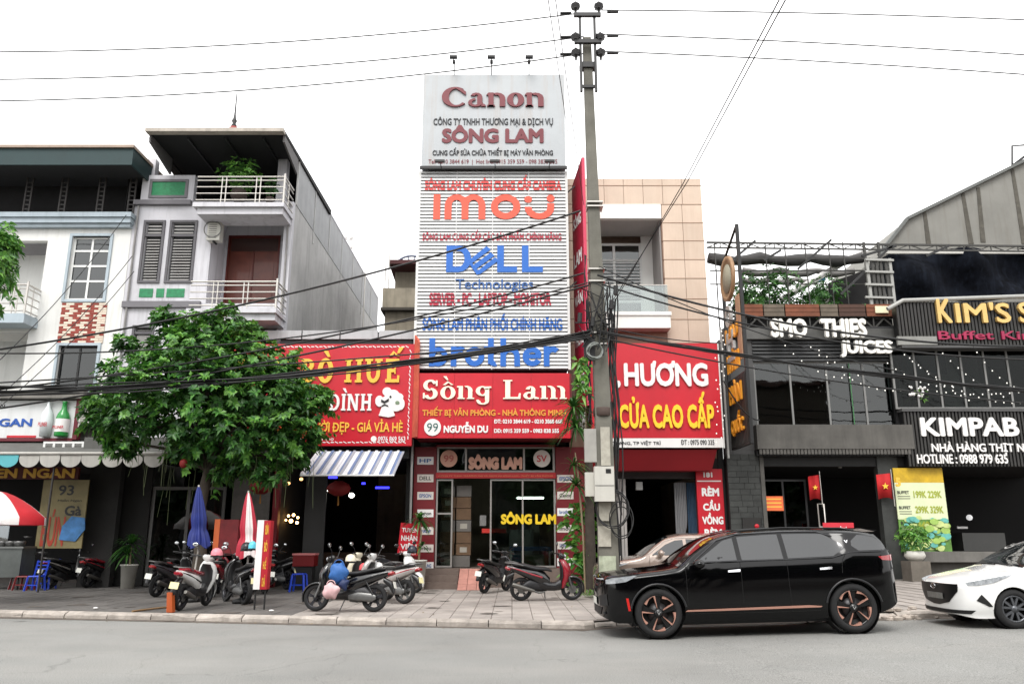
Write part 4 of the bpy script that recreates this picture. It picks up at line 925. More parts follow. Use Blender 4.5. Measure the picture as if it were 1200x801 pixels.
DE = [(rect(0,0,.24,1)+rect(.2,0,.45,.2)+rect(.2,.8,.45,1)+ring(.45,.5,.46,.5,.22,.30,-90,90,18), .70),
      (poly((.10,.42),(.24,.34),(.92,.86),(.76,.98))+poly((.24,.22),(.40,.12),(1.06,.62),(.92,.74))+poly((.42,.02),(.56,-.06),(1.22,.44),(1.08,.56))+poly((.10,.42),(.24,.34),(.56,-.06),(.40,.06))+poly((.0,.52),(.24,.34),(.56,-.06),(.42,-.1)), 1.16),
      (rect(0,0,.24,1)+rect(.2,0,.72,.2), .90), (rect(0,0,.24,1)+rect(.2,0,.76,.2), .8)]
word(DE, blu, tb, rc(523, 288, 636, 322, YT-.03), FL, .02)
BR = [(rect(0,0,.22,1)+ring(.36,.34,.36,.34,.15,.15,0,360,22), .84), (rect(0,0,.22,.7)+ring(.36,.34,.36,.36,.15,.17,60,180,10), .56), (ring(.36,.34,.38,.34,.16,.15,0,360,22), .78),
      (rect(.1,.08,.32,1)+rect(-.06,.52,.52,.70)+ring(.36,.22,.26,.22,.04,.04,180,290,8), .58), (rect(0,0,.22,1)+ring(.38,.36,.38,.34,.16,.15,0,160,12)+rect(.54,0,.76,.40), .88),
      (ring(.36,.34,.38,.34,.16,.16,15,330,20)+rect(.05,.28,.70,.42), .80), (rect(0,0,.22,.7)+ring(.36,.34,.36,.36,.15,.17,50,180,10), .5)]
word(BR, blu, tb, rc(503, 396, 655, 429, YT-.03), FL, .02)
for px in (532, 576, 620):
    p = at(px, 90, YT-.15); l = thing('billboard_lamp', {532: 'left small lamp bracket on top of the billboard', 576: 'middle small lamp bracket on top of the billboard', 620: 'right small lamp bracket on top of the billboard'}[px], 'lamp', (p.x, YT-.15, zA), 'lamp brackets on the billboard')
    MB().tube([(p.x, YT-.1, zA-.05), (p.x, YT-.15, zA+.36), (p.x, YT-.5, zA+.42)], .02, 6).build('arm', blk, l)
    MB().box(p.x-.13, p.x+.13, YT-.62, YT-.46, zA+.38, zA+.44).box(p.x-.05, p.x+.05, YT-.3, YT-.2, zA+.36, zA+.46).build('lamp_head', blk, l)
# floodlights on the ledge
for px in (516, 580, 644):
    p = at(px, 192, YT-.5); MB().box(p.x-.16, p.x+.16, YT-.72, YT-.6, p.z-.02, p.z+.05).build('floodlight', blk, tb); MB().tube([(p.x, YT-.2, zB), (p.x, YT-.62, p.z)], .015, 5).build('floodlight_arm', blk, tb)

# shop house behind the tower
sh = thing('red_shop', 'red fronted office equipment shop with glass doors under the billboard', 'shop', (-.6, YF, .12))
zfl = .69
SX0, SX1 = -3.1, 2.42
MB().box(SX0+.02, TX1-.02, YF+1.42, 40, 4.0, zA-3).build('house_core', cem, sh)
MB().box(SX0, SX0+.7, YF, YF+.3, .12, 4.4).build('red_pier', dk_red, sh)
x_r = at(651, 600, YF).x
MB().box(x_r+.02, SX1, YF, YF+.3, .12, 4.4).build('red_pier', dk_red, sh)
MB().box(SX0, SX1, YF+.3, YF+9, .12, zfl).build('floor_base', M('granite_step', (106, 92, 84), .5, .2, 5), sh)
MB().box(SX0, SX0+.15, YF+.3, YF+9, zfl, 4.3).box(SX1, SX1+.15, YF+.3, YF+9, zfl, 4.3).build('side_wall', M('shop_inner', (156, 156, 142), .9, .2, 1), sh)
MB().box(SX0, SX1, YF+8.9, YF+9, zfl, 4.3).build('rear_wall', M('shop_inner', (156, 156, 142), .9), sh)
MB().box(SX0, SX1, YF+.3, YF+9, 4.3, 4.42).build('ceiling', M('shop_ceiling', (160, 158, 150), .9), sh)
# red sign box
q = rc(487, 437, 668, 513, YT-.25); rs = thing('red_shop_sign', 'red sign box with cream serif letters and the number 99 under the louvres', 'sign', (-.6, YT-.25, zE))
YS = YT-.25
for i in range(4):
    a = q[0]+(q[1]-q[0])*i/4; MB().box(a+.003, q[0]+(q[1]-q[0])*(i+1)/4-.003, YS, YS+.06, q[2], q[3]).build('sign_panel', red_pl, rs)
MB().box(q[0]+.01, q[1]+.06, YS+.06, YF+.3, q[2]+.01, q[3]-.01).build('sign_box', dk_red, rs)
crem = M('letter_cream', (238, 226, 204), .45, .03, 3); FS = FRONT(YS)
hr = lambda x: rect(x-.05, 0, x+.29, .06)
nn = lambda: rect(.05,0,.25,.62)+rect(-.03,.60,.25,.68)+hr(.05)+ring(.42,.42,.30,.28,.08,.20,0,110,12)+rect(.50,0,.70,.44)+hr(.50)
SL_ = [(ring(.34,.72,.34,.30,.14,.20,20,270,16)+ring(.36,.28,.34,.30,.12,.20,-160,90,16)+rect(.60,.68,.68,.98)+rect(.0,.02,.08,.32)+poly((.10,.62),(.3,.52),(.62,.38),(.4,.5)), .84),
       (ring(.34,.33,.36,.35,.15,.28,0,360,24)+poly((.10,.74),(.22,.74),(.36,.86),(.32,.94))+poly((.32,.94),(.36,.86),(.48,.74),(.60,.74))+poly((.36,1.0),(.28,1.0),(.10,1.2),(.26,1.2)), .80), (nn(), .86),
       (ring(.32,.42,.32,.26,.12,.19,0,360,22)+rect(.44,-.08,.64,.62)+ring(.34,-.10,.30,.20,.12,.13,180,360,14)+rect(.5,.58,.74,.66)+poly((.03,-.12),(.16,-.12),(.16,-.04),(.05,-.04)), .92), ([], .42),
       (rect(.06,0,.30,1)+rect(-.04,0,.40,.06)+rect(-.04,.94,.40,1)+rect(.2,0,.74,.10)+poly((.64,.0),(.78,0),(.80,.30),(.72,.30)), .92),
       (ring(.28,.18,.28,.20,.10,.12,60,330,16)+rect(.36,.06,.56,.46)+ring(.34,.46,.24,.22,.04,.14,0,165,12)+poly((.5,0),(.74,0),(.74,.06),(.56,.12)), .82),
       (nn()+[[(x+.45, y) for x, y in p] for p in ring(.42,.42,.30,.28,.08,.20,0,110,12)+rect(.50,0,.70,.44)+hr(.50)], 1.2)]
word(SL_, crem, rs, rc(496, 441, 664, 474, YS), FS, .06, label='cream raised serif lettering')
ftext('THIẾT BỊ VĂN PHÒNG - NHÀ THÔNG MINH', M('letter_gold', (214, 146, 52), .45), rs, (495, 476, 663, 489), YS, .025, .03)
ftext('NGUYỄN DU', wht, rs, (520, 494, 572, 507), YS, .025, .05)
ftext('ĐT: 0210 3844 619 - 0210 3868 668', wht, rs, (579, 491, 659, 496), YS, .01, .04)
ftext('DĐ: 0915 359 559 - 0983 838 555', wht, rs, (579, 502, 655, 507), YS, .01, .04)
c = at(507, 500.5, YS); disc = lambda c, r, n=28: [(c.x+r*math.cos(2*PI*k/n), c.z+r*math.sin(2*PI*k/n)) for k in range(n)]
dd = MB().prism(disc(c, .26), FS, 0, .03).build('number_disc', wht, rs)
text('99', M('ink_teal', (40, 90, 86), .6), dd, (c.x-.17, c.x+.17, c.z-.13, c.z+.13), FS, .008, .0, off=.03)
# recessed red upper band, transom windows
zt0, zt1 = at(580, 553, YF).z, at(580, 523, YF).z
xl, xr_ = at(512, 540, YF).x, at(650, 540, YF).x
MB().box(xl-.02, x_r+.02, YF, YF+.3, zt1+.06, 4.4).build('lintel', dk_red, sh)
alm = M('alu_frame', (148, 144, 140), .4, .05, 4, metal=.3)
tr = win(sh, xl, xr_, zt0, zt1, YF+.05, 1, 1, .06, alm, dglass, name='transom_window')
for px in (546, 614): X = at(px, 538, YF).x; MB().box(X-.03, X+.03, YF+.01, YF+.09, zt0+.06, zt1-.06).build('mullion', alm, tr)
MB().box(xl, xr_, YF+.5, YF+.52, zt0-.1, zt1+.1).build('transom_back', M('deep_green_black', (22, 30, 26), .8), sh)
pnk = M('frosted_pink', (196, 148, 128), .6, .1, 4)
for px, s_, m_ in ((526, '99', M('ink_pinkred', (170, 90, 80), .6)), (635, 'SV', red_pl)):
    c = at(px, 537, YF+.01); dd = MB().prism(disc(c, .27), FRONT(YF+.01), 0, .012).build('round_logo', pnk if px == 526 else M('sticker_white', (200, 192, 184), .6), tr)
    text(s_, m_, dd, (c.x-.16, c.x+.16, c.z-.11, c.z+.11), FRONT(YF+.01), .006, .02, off=.012)
ftext('SÔNG LAM', pnk, tr, (549, 532, 612, 550), YF+.012, .03, .09)
MB().box(xl-.02, x_r+.02, YF-.02, YF+.1, at(580, 560, YF).z, zt0-.01).build('red_strip', M('strip_red', (168, 30, 34), .5), sh)
ftext('CÔNG TY TNHH THƯƠNG MẠI VÀ DỊCH VỤ SÔNG LAM - THIẾT BỊ VĂN PHÒNG', M('strip_ink', (210, 120, 80), .6), sh, (514, 555.5, 648, 558.5), YF-.02, .006, .02)
# glass front
zg0, zg1 = zfl+.02, at(580, 561, YF).z
dx0, dx1 = at(530, 620, YF).x, at(574, 620, YF).x
win(sh, xl, dx0, zg0, zg1, YF+.06, 1, 1, .05, alm, cglass, name='glass_door', rowz=[zg0, zg0+1.62, zg1])
gr_ = win(sh, dx1, x_r, zg0, zg1, YF+.06, 2, 1, .05, alm, cglass, name='shop_window', rowz=[zg0, zg1])
ftext('SÔNG LAM', M('gold_print', (224, 190, 30), .5), gr_, (587, 599, 652, 614), YF+.035, .006, .06)
q = rc(546, 619, 597, 624, YF+.2); tag(MB().box(q[0]+.5, q[1]-.1, YF+.2, YF+.24, q[2], q[3]).build('red_plaque', M('plaque_red', (190, 40, 30), .5)), 'small red plaque hanging behind the shop window glass', 'plaque')
p = at(566, 608, YF+.3); tag(MB().box(p.x-.1, p.x+.1, YF+.3, YF+.36, p.z-.2, p.z+.12).build('wall_switch', M('switch_grey', (120, 120, 118), .5)), 'small grey switch box by the dark shop doorway', 'switch box')
# interior goods
car_m = M('carton', (96, 74, 54), .85, .25, 3); lab = M('carton_label', (150, 145, 135), .7)
for col in range(2):
    for r in range(7):
        x = xl+.12+col*.5+rk.uniform(-.02, .02); z = zfl+.02+r*.36
        ct = tag(MB().box(x, x+.46, YF+.35, YF+.8, z, z+.34).build('carton', car_m if r % 3 else M('carton_grey', (96, 92, 88), .8)), 'carton %s of the %s stack behind the glass door' % (['at the foot', 'second from the floor', 'third from the floor', 'in the middle', 'third from the top', 'second from the top', 'on top'][r], ['outer', 'inner'][col]), 'carton', 'cartons stacked behind the glass door')
        if rk.random() < .6: MB().box(x+.12, x+.34, YF+.343, YF+.35, z+.08, z+.24).build('carton_label', lab, ct)
tube = tag(MB().tube([at(606, 583, YF+3), at(637, 583, YF+3)], .03, 8).build('fluorescent_tube', M('tube_white', (240, 250, 240), .4, 0, emit=16)), 'white fluorescent tube glowing inside the shop', 'lamp')
q = rc(597, 620, 625, 642, YF+2.2); tag(MB().box(q[0], q[1], YF+2.2, YF+2.9, zfl, q[3]).build('copier', M('copier_grey', (132, 140, 138), .5, .1, 3)), 'pale grey office copier standing behind the shop window', 'copier')
ds = thing('display_desk', 'blue topped display desk behind the shop window', 'desk', (at(622, 650, YF+.9).x, YF+.9, zfl))
q = rc(597, 640, 646, 645, YF+.9); MB().box(q[0], q[1], YF+.9, YF+1.5, q[2], q[3]).build('desk_top', M('desk_blue', (40, 84, 140), .5), ds)
for px in (599, 612, 644): X = at(px, 650, YF+.9).x; MB().box(X-.03, X+.03, YF+.9, YF+.95, zfl, q[2]).build('leg', wfr, ds)
MB().box(q[0]+.05, at(611, 650, YF+.9).x, YF+1.0, YF+1.4, zfl, q[2]-.01).build('cabinet', M('cab_blue', (60, 90, 120), .5), ds); MB().box(at(613, 650, YF+.9).x+.04, q[1]-.1, YF+1.1, YF+1.4, zfl, q[2]-.12).build('cabinet', M('cab_olive', (96, 104, 74), .7), ds)
tag(MB().box(.9, 1.5, YF+1.2, YF+1.6, zfl, zfl+1.6).build('printer_box', M('box_brown', (110, 84, 66), .8)), 'brown printer box upright at the right end of the shop window', 'box')
for k in range(3): MB().box(-.6, 1.9, YF+5, YF+5.3, zfl+.5+k*.6, zfl+.55+k*.6).build('shelf', M('shelf_grey', (160, 158, 150), .7), sh)
for i, nm in enumerate(['leftmost', 'second', 'third', 'fourth', 'fifth', 'rightmost']):
    tag(MB().box(-.5+i*.4, -.5+i*.4+.3, YF+5, YF+5.25, zfl+1.15, zfl+1.4+.1*(i % 3)).build('boxed_item', M('item_%d' % (i % 3), [(150, 150, 140), (120, 60, 50), (70, 90, 110)][i % 3], .7)), nm+' boxed item on the middle shelf deep inside the shop', 'box', 'boxed goods on the shop shelves')
# stickers on the piers
for side, px0, px1 in ((0, 489, 508), (1, 653, 672)):
    for r in range(6 if side else 7):
        py = 535 + r*20.5 if not side else 556+r*19.5
        q = rc(px0, py, px1, py+9, YF-.003)
        st = MB().box(q[0], q[1], YF-.012, YF-.002, q[2], q[3]).build('sticker', M('sticker_white', (200, 192, 184), .6) if (r+side) % 3 else wht, sh)
        tx_ = ['HP', 'DELL', 'EPSON', 'Canon', 'brother', 'imou', 'SAMSUNG'][(r+side*2) % 7]
        text(tx_, inkm if r % 2 else blu2, st, (q[0]+.07, q[1]-.07, q[2]+.06, q[3]-.06), FRONT(YF-.012), .004, .02)
# steps and tiled ramp
stp = M('granite_step', (106, 92, 84), .5, .2, 5); s3 = thing('entrance_steps', 'three brown granite steps up to the shop door', 'steps', (-2.2, YF-.5, .12))
for k in range(3): MB().box(-3.0, -1.62, YF-.9+k*.3, YF-.9+(k+1)*.3+(.0), .12, .12+.19*(k+1)).build('step', stp, s3)
MB().box(-1.62, 1.8, YF-.05, YF+.0, .12, zfl).build('riser', stp, s3)
rp = thing('tiled_ramp', 'short ramp of pink tiles beside the granite steps', 'ramp', (-1.2, YF-.9, .12)); rm_ = M('ramp_pink', (176, 124, 112), .8, .2, 4, rnd=.08)
for i in range(3):
    for j in range(4):
        x0 = -1.6+i*.28; y0 = YF-1.3+j*.31; z = lambda y: .13 + (zfl-.14)*(y-(YF-1.3))/1.24
        MB().hexa([(x0+.006, y0+.006, .115), (x0+.274, y0+.006, .115), (x0+.274, y0+.304, .115), (x0+.006, y0+.304, .115), (x0+.006, y0+.006, z(y0)), (x0+.274, y0+.006, z(y0)), (x0+.274, y0+.304, z(y0+.3)), (x0+.006, y0+.304, z(y0+.3))]).build('tile', rm_, rp)
# recruitment sign
q = rc(466, 612, 492, 650, YF-1.2); rsn = thing('recruitment_sign', 'small tilted red recruitment sign with white letters by the potted plant', 'sign', ((q[0]+q[1])/2, YF-1.2, q[2]))
MB().hexa([(q[0]+.0, YF-1.2, q[2]+.04), (q[1]-.04, YF-1.2, q[2]-.02), (q[1]-.04, YF-1.16, q[2]-.02), (q[0], YF-1.16, q[2]+.04), (q[0]+.08, YF-1.2, q[3]), (q[1]+.04, YF-1.2, q[3]-.04), (q[1]+.04, YF-1.16, q[3]-.04), (q[0]+.08, YF-1.16, q[3])]).build('sign_panel', red_pl, rsn)
for k, s_ in enumerate(('TUYỂN', 'NHÂN', 'VIÊN', '0915 359 559')):
    py = 615+k*10; text(s_, wht, rsn, (q[0]+.12-.015*k, q[1]-.06-.015*k, at(0, py+(8 if k < 3 else 4), YF-1.2).z, at(0, py, YF-1.2).z), FRONT(YF-1.2), .006, .03 if k < 3 else 0, shear=-.04)
MB().box(q[0]+.3, q[0]+.36, YF-1.16, YF-1.12, .12, q[3]-.3).build('post', blk, rsn)
# vertical blade sign beyond the tower (edge towards the street)
zb0, zb1 = at(680, 480, YF-.3).z, at(684, 190, YF-.9).z
bn_, bf_ = Vector((2.30, YF-1.2, 0)), Vector((2.06, YF-.02, 0)); bd = (bn_-bf_).normalized(); bl_ = (bn_-bf_).length; bt = Vector((.1, .0, 0))
bs = thing('blade_sign', 'tall narrow crimson blade sign with white lettering between tower and concrete pole', 'sign', (2.2, YF-.6, zb0))
Z0, Z1 = Vector((0, 0, zb0)), Vector((0, 0, zb1))
MB().hexa([bn_+Z0, bn_+bt+Z0, bf_+bt+Z0, bf_+Z0, bn_+Z1, bn_+bt+Z1, bf_+bt+Z1-Vector((0, 0, .5)), bf_+Z1-Vector((0, 0, .5))]).build('sign_panel', M('blade_crimson', (150, 14, 44), .5, .2, 1), bs)
MB().hexa([bn_+bd*.05+Z0, bn_+bt+bd*.05+Z0, bn_+bt+Z0, bn_+Z0, bn_+bd*.05+Z1, bn_+bt+bd*.05+Z1, bn_+bt+Z1, bn_+Z1]).build('edge_strip', M('blade_pink', (190, 50, 80), .5), bs)
BFR = (bf_, bd, Vector((0, 0, 1)), bd.cross(Vector((0, 0, 1))))
for k, w_ in enumerate(('SÔNG', 'LAM', 'VĂN', 'PHÒNG', 'SÔNG', 'LAM')):
    z = zb1-2.2-k*1.35; text(w_, wht, bs, (.15, bl_-.15, z, z+.5), BFR, .01, .03)
for z in (zb1-.9, zb0+4): MB().bar((TX1+.03, YF-.4, z), (2.13, YF-.4, z+.25), .04).build('bracket', blk, bs)
# ================================================================ E. BEIGE TILED BUILDING
bg_ = thing('beige_building', 'beige panel clad building with white recessed balcony behind the concrete pole', 'building', (4.2, YF+.3, .12))
YE = YF+.1; EX0, EX1 = at(668, 300, YE).x, at(829, 300, YE).x
EX0, EX1 = 1.84, 6.55
ztop = at(740, 209, YE).z; zbt = at(780, 402, YE).z
bh_ = rc(700, 240, 776, 384, YE); BX0, BX1 = 2.62, at(777, 300, YE).x
hz0, hz1 = at(740, 384, YE).z, at(740, 240, YE).z
wall(EX0, EX1, 3.7, ztop, YE+.03, YE+.25, [(BX0, BX1, hz0, hz1)]).build('front_wall', M('beige_core', (150, 124, 108), .9, .1, 1), bg_)
MB().box(EX1-.2, EX1-.002, YE+.25, 40, .12, ztop).build('side_wall', M('beige_side', (168, 150, 136), .9, .15, 1, streak=.3), bg_)
MB().box(EX0, EX0+.2, YE+.25, 40, 8, ztop).build('side_wall', M('beige_side', (168, 150, 136), .9), bg_)
MB().box(EX0+.2, EX1-.2, YE+.25, 40, ztop-.4, ztop-.2).build('roof', cem, bg_)
pm = M('beige_panel', (192, 172, 154), .55, .10, .7, streak=.25, dirt=(150, 120, 100), rnd=.04)
# rows of panels: top band, then the piers either side of the balcony
ys_ = [209, 217.5, 239.5, 261, 282, 304, 326, 350, 374, 402]
zs_ = [at(800, y, YE).z for y in ys_]; cw = .655
cols_r = [BX1+.02, BX1+.02+(EX1-BX1-.02)/2, EX1]
for j in range(len(zs_)-1):
    z1_, z0_ = zs_[j]-.012, zs_[j+1]+.012
    if j < 2: n_ = 7; xs_ = [EX0+(EX1-EX0)*i/n_ for i in range(n_+1)]; segs = list(zip(xs_, xs_[1:]))
    else: segs = [(EX0, BX0-.02)] + list(zip(cols_r, cols_r[1:]))
    for a, b_ in segs: MB().box(a+.008, b_-.008, YE, YE+.03, z0_, z1_).build('panel', pm, bg_)
for j in range(1, len(zs_)-1): MB().box(EX0 if j < 2 else BX1, EX1+.004, YE-.012, YE+.028, zs_[j]-.01, zs_[j]+.01).build('joint_strip', M('joint_brown', (150, 122, 102), .7), bg_)
# balcony box
ww_ = M('balcony_white', (226, 226, 222), .75, .05, 1, streak=.15, dirt=(170, 168, 160)); DB = 1.7
MB().box(BX0, BX1, YE-.02, YE+DB, hz1-.0, hz1+.02).box(BX0, BX1, YE-.02, YE+.2, at(740, 256, YE).z, hz1-.002).build('balcony_head', ww_, bg_)
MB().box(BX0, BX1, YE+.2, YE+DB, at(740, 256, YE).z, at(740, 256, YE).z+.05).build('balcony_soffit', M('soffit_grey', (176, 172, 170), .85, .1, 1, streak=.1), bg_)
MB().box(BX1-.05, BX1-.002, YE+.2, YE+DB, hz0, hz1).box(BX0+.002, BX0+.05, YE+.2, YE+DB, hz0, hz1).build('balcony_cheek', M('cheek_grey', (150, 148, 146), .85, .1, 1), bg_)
zs0 = at(740, 366, YE-.5).z; zs1 = at(740, 384, YE-.5).z
MB().box(BX0, BX1+.05, YE-.5, YE+DB, zs1, zs0-.1).box(BX0, BX1+.08, YE-.55, YE+.1, zs0-.098, zs0+.02).build('balcony_slab', ww_, bg_)
MB().box(BX0, BX1+.0, YE+.0, YE+DB, zs0-.14, zs0-.09).build('balcony_floor', ww_, bg_)
gz0 = at(740, 334, YE-.45).z
MB().box(BX0, BX1, YE-.46, YE-.44, zs0+.03, gz0).build('balustrade_glass', glass('frost_glass', (206, 214, 212), .12, .25), bg_)
MB().tube([(BX0, YE-.45, gz0), (BX1, YE-.45, gz0)], .02, 6).build('handrail', steel, bg_)
wz1 = at(740, 286, YE+DB).z
w_ = win(bg_, BX0+.06, BX1-.45, zs0-.05, wz1, YE+DB-.05, 2, 1, .09, wfr, curtain_glass, rowz=[zs0-.05, zs0+1.0, at(740, 306, YE+DB).z, wz1], bars=0)
cb_ = MB()
for i in range(13): z = zs0+1.1+i*.12; cb_.box(BX0+.1, BX1-.5, YE+DB-.12, YE+DB-.1, z, z+.02)
cb_.build('security_bar', wfr, w_, kind='stuff')
MB().box(BX0, BX1, YE+DB+.3, YE+DB+.35, zs1, hz1).build('room_curtain', M('curtain_beige', (148, 128, 112), .9, .3, 3), bg_)
MB().box(BX1-.45, BX1-.05, YE+DB-.04, YE+DB+.04, zs1, hz1).build('end_wall', ww_, bg_)
MB().box(EX0+.2, EX1-.2, YE+.26, YE+DB+2, zs1-.4, zs1-.3).build('floor_slab', cem, bg_)
MB().box(EX0+.2, EX1-.2, YE+9, YE+9.1, .12, zs1).build('shop_rear_wall', dkm, bg_)
MB().box(EX0+.2, EX1-.2, YE+.26, YE+9, 3.7, 3.8).build('shop_ceiling', dkm, bg_)
# red curtain-shop sign
YC = YF-1.0; q = rc(690, 402, 843, 524, YC); cs = thing('curtain_sign', 'big red sign with white and yellow words right of the concrete pole', 'sign', ((q[0]+q[1])/2, YC, q[2]))
q = (2.45, rc(690, 402, 844, 524, YC)[1], q[2], q[3])
zw = at(780, 513, YC).z
MB().box(q[0], q[1], YC, YC+.08, zw, q[3]).build('sign_panel', red_pl, cs); MB().box(q[0], q[1], YC, YC+.08, q[2], zw-.004).build('white_strip', wht, cs)
MB().box(q[0]+.01, q[1]-.01, YC+.08, YF+.1, q[2]+.01, q[3]-.01).build('sign_box', dk_red, cs)
MB().box(q[1]+.002, q[1]+.04, YC-.02, YC+.06, q[2]-.02, q[3]+.02).build('edge_trim', M('trim_white', (206, 206, 204), .5), cs)
FC = FRONT(YC)
ftext('HƯƠNG', wht, cs, (731, 423, 829, 453), YC, .07, .035); ftext(',', wht, cs, (722, 446, 727, 455), YC, .07, .05)
ftext('CỬA CAO CẤP', M('sun_yellow', (244, 196, 40), .45), cs, (725, 459, 836, 502), YC, .07, .035); ftext('M', M('sun_yellow', (244, 196, 40), .45), cs, (703, 474, 718, 500), YC, .07, .05)
ftext('NGUYỄN TRANG, TP VIỆT TRÌ', inkm, cs, (690, 515, 774, 522), YC, .01, .02); ftext('ĐT : 0975 090 335', inkm, cs, (798, 515, 837, 521), YC, .01, .02)
q = rc(728, 527, 840, 550, YC+.2); tag(MB().hexa([(2.5, YC+.5, q[2]), (q[1]-.1, YC+.5, q[2]), (q[1]-.1, YF+.05, q[2]), (2.5, YF+.05, q[2]), (2.5, YC+.1, q[3]), (q[1], YC+.1, q[3]), (q[1], YF+.05, q[3]), (2.5, YF+.05, q[3])]).build('red_awning', M('awning_red', (140, 14, 26), .7, .12, 1)), 'plain dark red awning box under the big curtain shop sign', 'awning')
# shopfront: shutter, doorway, curtains, pier
cf = thing('curtain_shop_front', 'open curtain shop front with pale shutter strip, dark doorway and grey drapes', 'shop front', (4.5, YF+.2, .12))
XW0, XW1 = at(735, 600, YF).x, at(793, 600, YF).x
MB().box(SX1+.02, EX1, YF+.1, YF+.4, at(780, 560, YF).z, 4.05).build('lintel', M('lintel_dark', (52, 48, 48), .8), cf)
MB().box(3.9, 4.1, YF-.1, YF+.1, 3.05, 3.3).build('wall_box', M('switch_grey', (120, 120, 118), .5), cf)
a, b_ = SX1+.35, XW0; n_ = 9
for i in range(n_): MB().box(a+(b_-a)*i/n_+.004, a+(b_-a)*(i+1)/n_-.01, YF+.1+.02*(i % 2), YF+.16+.02*(i % 2), .14, 3.4).build('slat', M('shutter_pale', (164, 160, 156), .6, .1, 2, streak=.3, rnd=.05), cf)
cg_ = M('drape_grey', (136, 136, 138), .9, .12, 2); 
def drape(x0, x1, y, z0, z1, m, par, lbl=None, tie=True):
    mb = MB(); rings = []; N = 40
    for k in range(17):
        t = k/16; z = z1 + (z0-z1)*t; sq = 1 - (.45*math.exp(-((t-.62)/.13)**2) if tie else 0); r = []
        for i in range(N+1): u = i/N; r.append((x0+(x1-x0)*(u*sq + (0 if not tie else 0)), y+.045*math.sin(u*2*PI*7)*(.5+.5*sq), z))
        rings.append(r)
    mb.loft(rings, caps=False, close=False)
    return mb.build('drape', m, par)
drape(XW1, at(806, 600, YF).x+.02, YF+.25, .2, 3.3, cg_, cf); drape(at(808, 600, YF).x, at(820, 600, YF).x, YF+.3, .2, 3.3, M('drape_blue', (60, 84, 108), .9, .2, 3), cf, tie=False)
MB().box(at(818, 600, YF).x, EX1+.06, YF+.12, YF+.35, .12, 3.6).build('pier', M('lintel_dark', (52, 48, 48), .8), cf)
# vertical sign 181
YV = YF-.1; q = rc(816, 549, 847, 652, YV); vs_ = thing('vertical_sign', 'upright narrow red sign listing words in white beneath number 181', 'sign', ((q[0]+q[1])/2, YV, q[2]))
xa, xb = at(818, 600, YV).x, at(849, 600, YV).x
MB().box(xa, xb, YV, YV+.1, q[2]-.3, q[3]).build('sign_panel', red_pl, vs_)
MB().box(xa+.02, xb-.05, YV-.006, YV, at(0, 564, YV).z, at(0, 562.6, YV).z).build('white_rule', wht, vs_)
for s_, y0, y1, l, r in (('181', 553, 559, .28, .62), ('RÈM', 569, 581, .18, .84), ('CẦU', 585, 598, .2, .84), ('VỒNG', 600, 614, .14, .94), ('RÈM', 617, 629, .2, .86)):
    text(s_, wht, vs_, (xa+(xb-xa)*l, xa+(xb-xa)*r, at(0, y1, YV).z, at(0, y0, YV).z), FRONT(YV), .01, .05)

# ================================================================ F. HOTPOT RESTAURANT AND JUICE BAR
YG = YF-.3; FX0, FX1 = 6.72, 12.4
hf = thing('hotpot_restaurant', 'dark grey restaurant with big upper glass, slatted band and slate ground floor', 'restaurant', ((FX0+FX1)/2, YG, .3))
cgf = M('sill_concrete', (84, 82, 78), .85, .3, 1.6, streak=.5, dirt=(50, 48, 46)); cfr = M('frame_grey', (74, 74, 74), .7, .2, 2, streak=.3)
zS0, zS1 = at(970, 527, YG).z, at(970, 499, YG).z; zG1 = at(970, 423, YG).z; zL1 = at(970, 398, YG).z
xg0 = at(885, 460, YG).x; xe0 = at(855, 460, YG).x; xe1 = at(1058, 460, YG).x
MB().box(xg0-.15, xe1, YG-.35, YG+.3, zS0, zS1).build('sill', cgf, hf)
n_ = 44
for i in range(n_):
    a = xg0-.1 + (xe1-xg0)*i/n_; MB().box(a, a+.08, YG-.33, YG-.27, zS0-.16, zS0-.002).build('slat', cgf, hf)
MB().box(xg0-.15, xe1, YG-.2, YG+.3, zS0-.2, zS0-.01).build('corrugation_back', blk, hf)
MB().box(FX0, xg0+.0, YG, YG+.3, zS0, zL1).build('upper_pier', cfr, hf)
win(hf, xg0, xe1-.0, zS1, zG1, YG+.1, 4, 1, .06, M('frame_pale', (120, 120, 118), .5), glass('smoked_glass', (150, 152, 150), .02), name='window')
MB().box(xg0+.1, xe1-.1, YG+.5, YG+.55, zS1, zG1).build('blind', M('reflection_grey', (96, 96, 94), .9, .3, .8), hf)  # the blind's grey also stands in for the reflection on the glass
for a, b_ in ((.12, .4), (.5, .9)): MB().box(xg0+(xe1-xg0)*(.5*a+.25), xg0+(xe1-xg0)*(.5*b_+.25), YG+.35, YG+.4, zS1, zS1+1.5).build('inner_panel', M('inner_grey', (70, 72, 72), .8), hf)
tagx = at(998, 460, YG).x; MB().box(tagx, tagx+.02, YG+.02, YG+.06, zS1+.06, zG1-.06).build('green_stripe', M('stripe_green', (60, 120, 70), .6), hf)
for i in range(6):
    z = zG1 + (zL1-zG1)*i/6; MB().hexa([(xg0, YG-.06, z), (xe1, YG-.06, z), (xe1, YG+.1, z+.03), (xg0, YG+.1, z+.03), (xg0, YG+.02, z+.12), (xe1, YG+.02, z+.12), (xe1, YG+.1, z+.13), (xg0, YG+.1, z+.13)]).build('slat', M('slat_grey', (60, 61, 62), .6, .15, 2, streak=.3), hf)
MB().box(xg0, xe1, YG+.11, YG+.3, zG1, zL1).build('slat_back', blk, hf)
zT0, zT1 = at(950, 385, YG).z, at(950, 373, YG).z
MB().box(xe0-.1, xe1+.5, YG-.12, YG+.12, zL1, zT0).build('beam', M('beam_grey', (88, 88, 86), .6, .2, 2, streak=.3), hf)
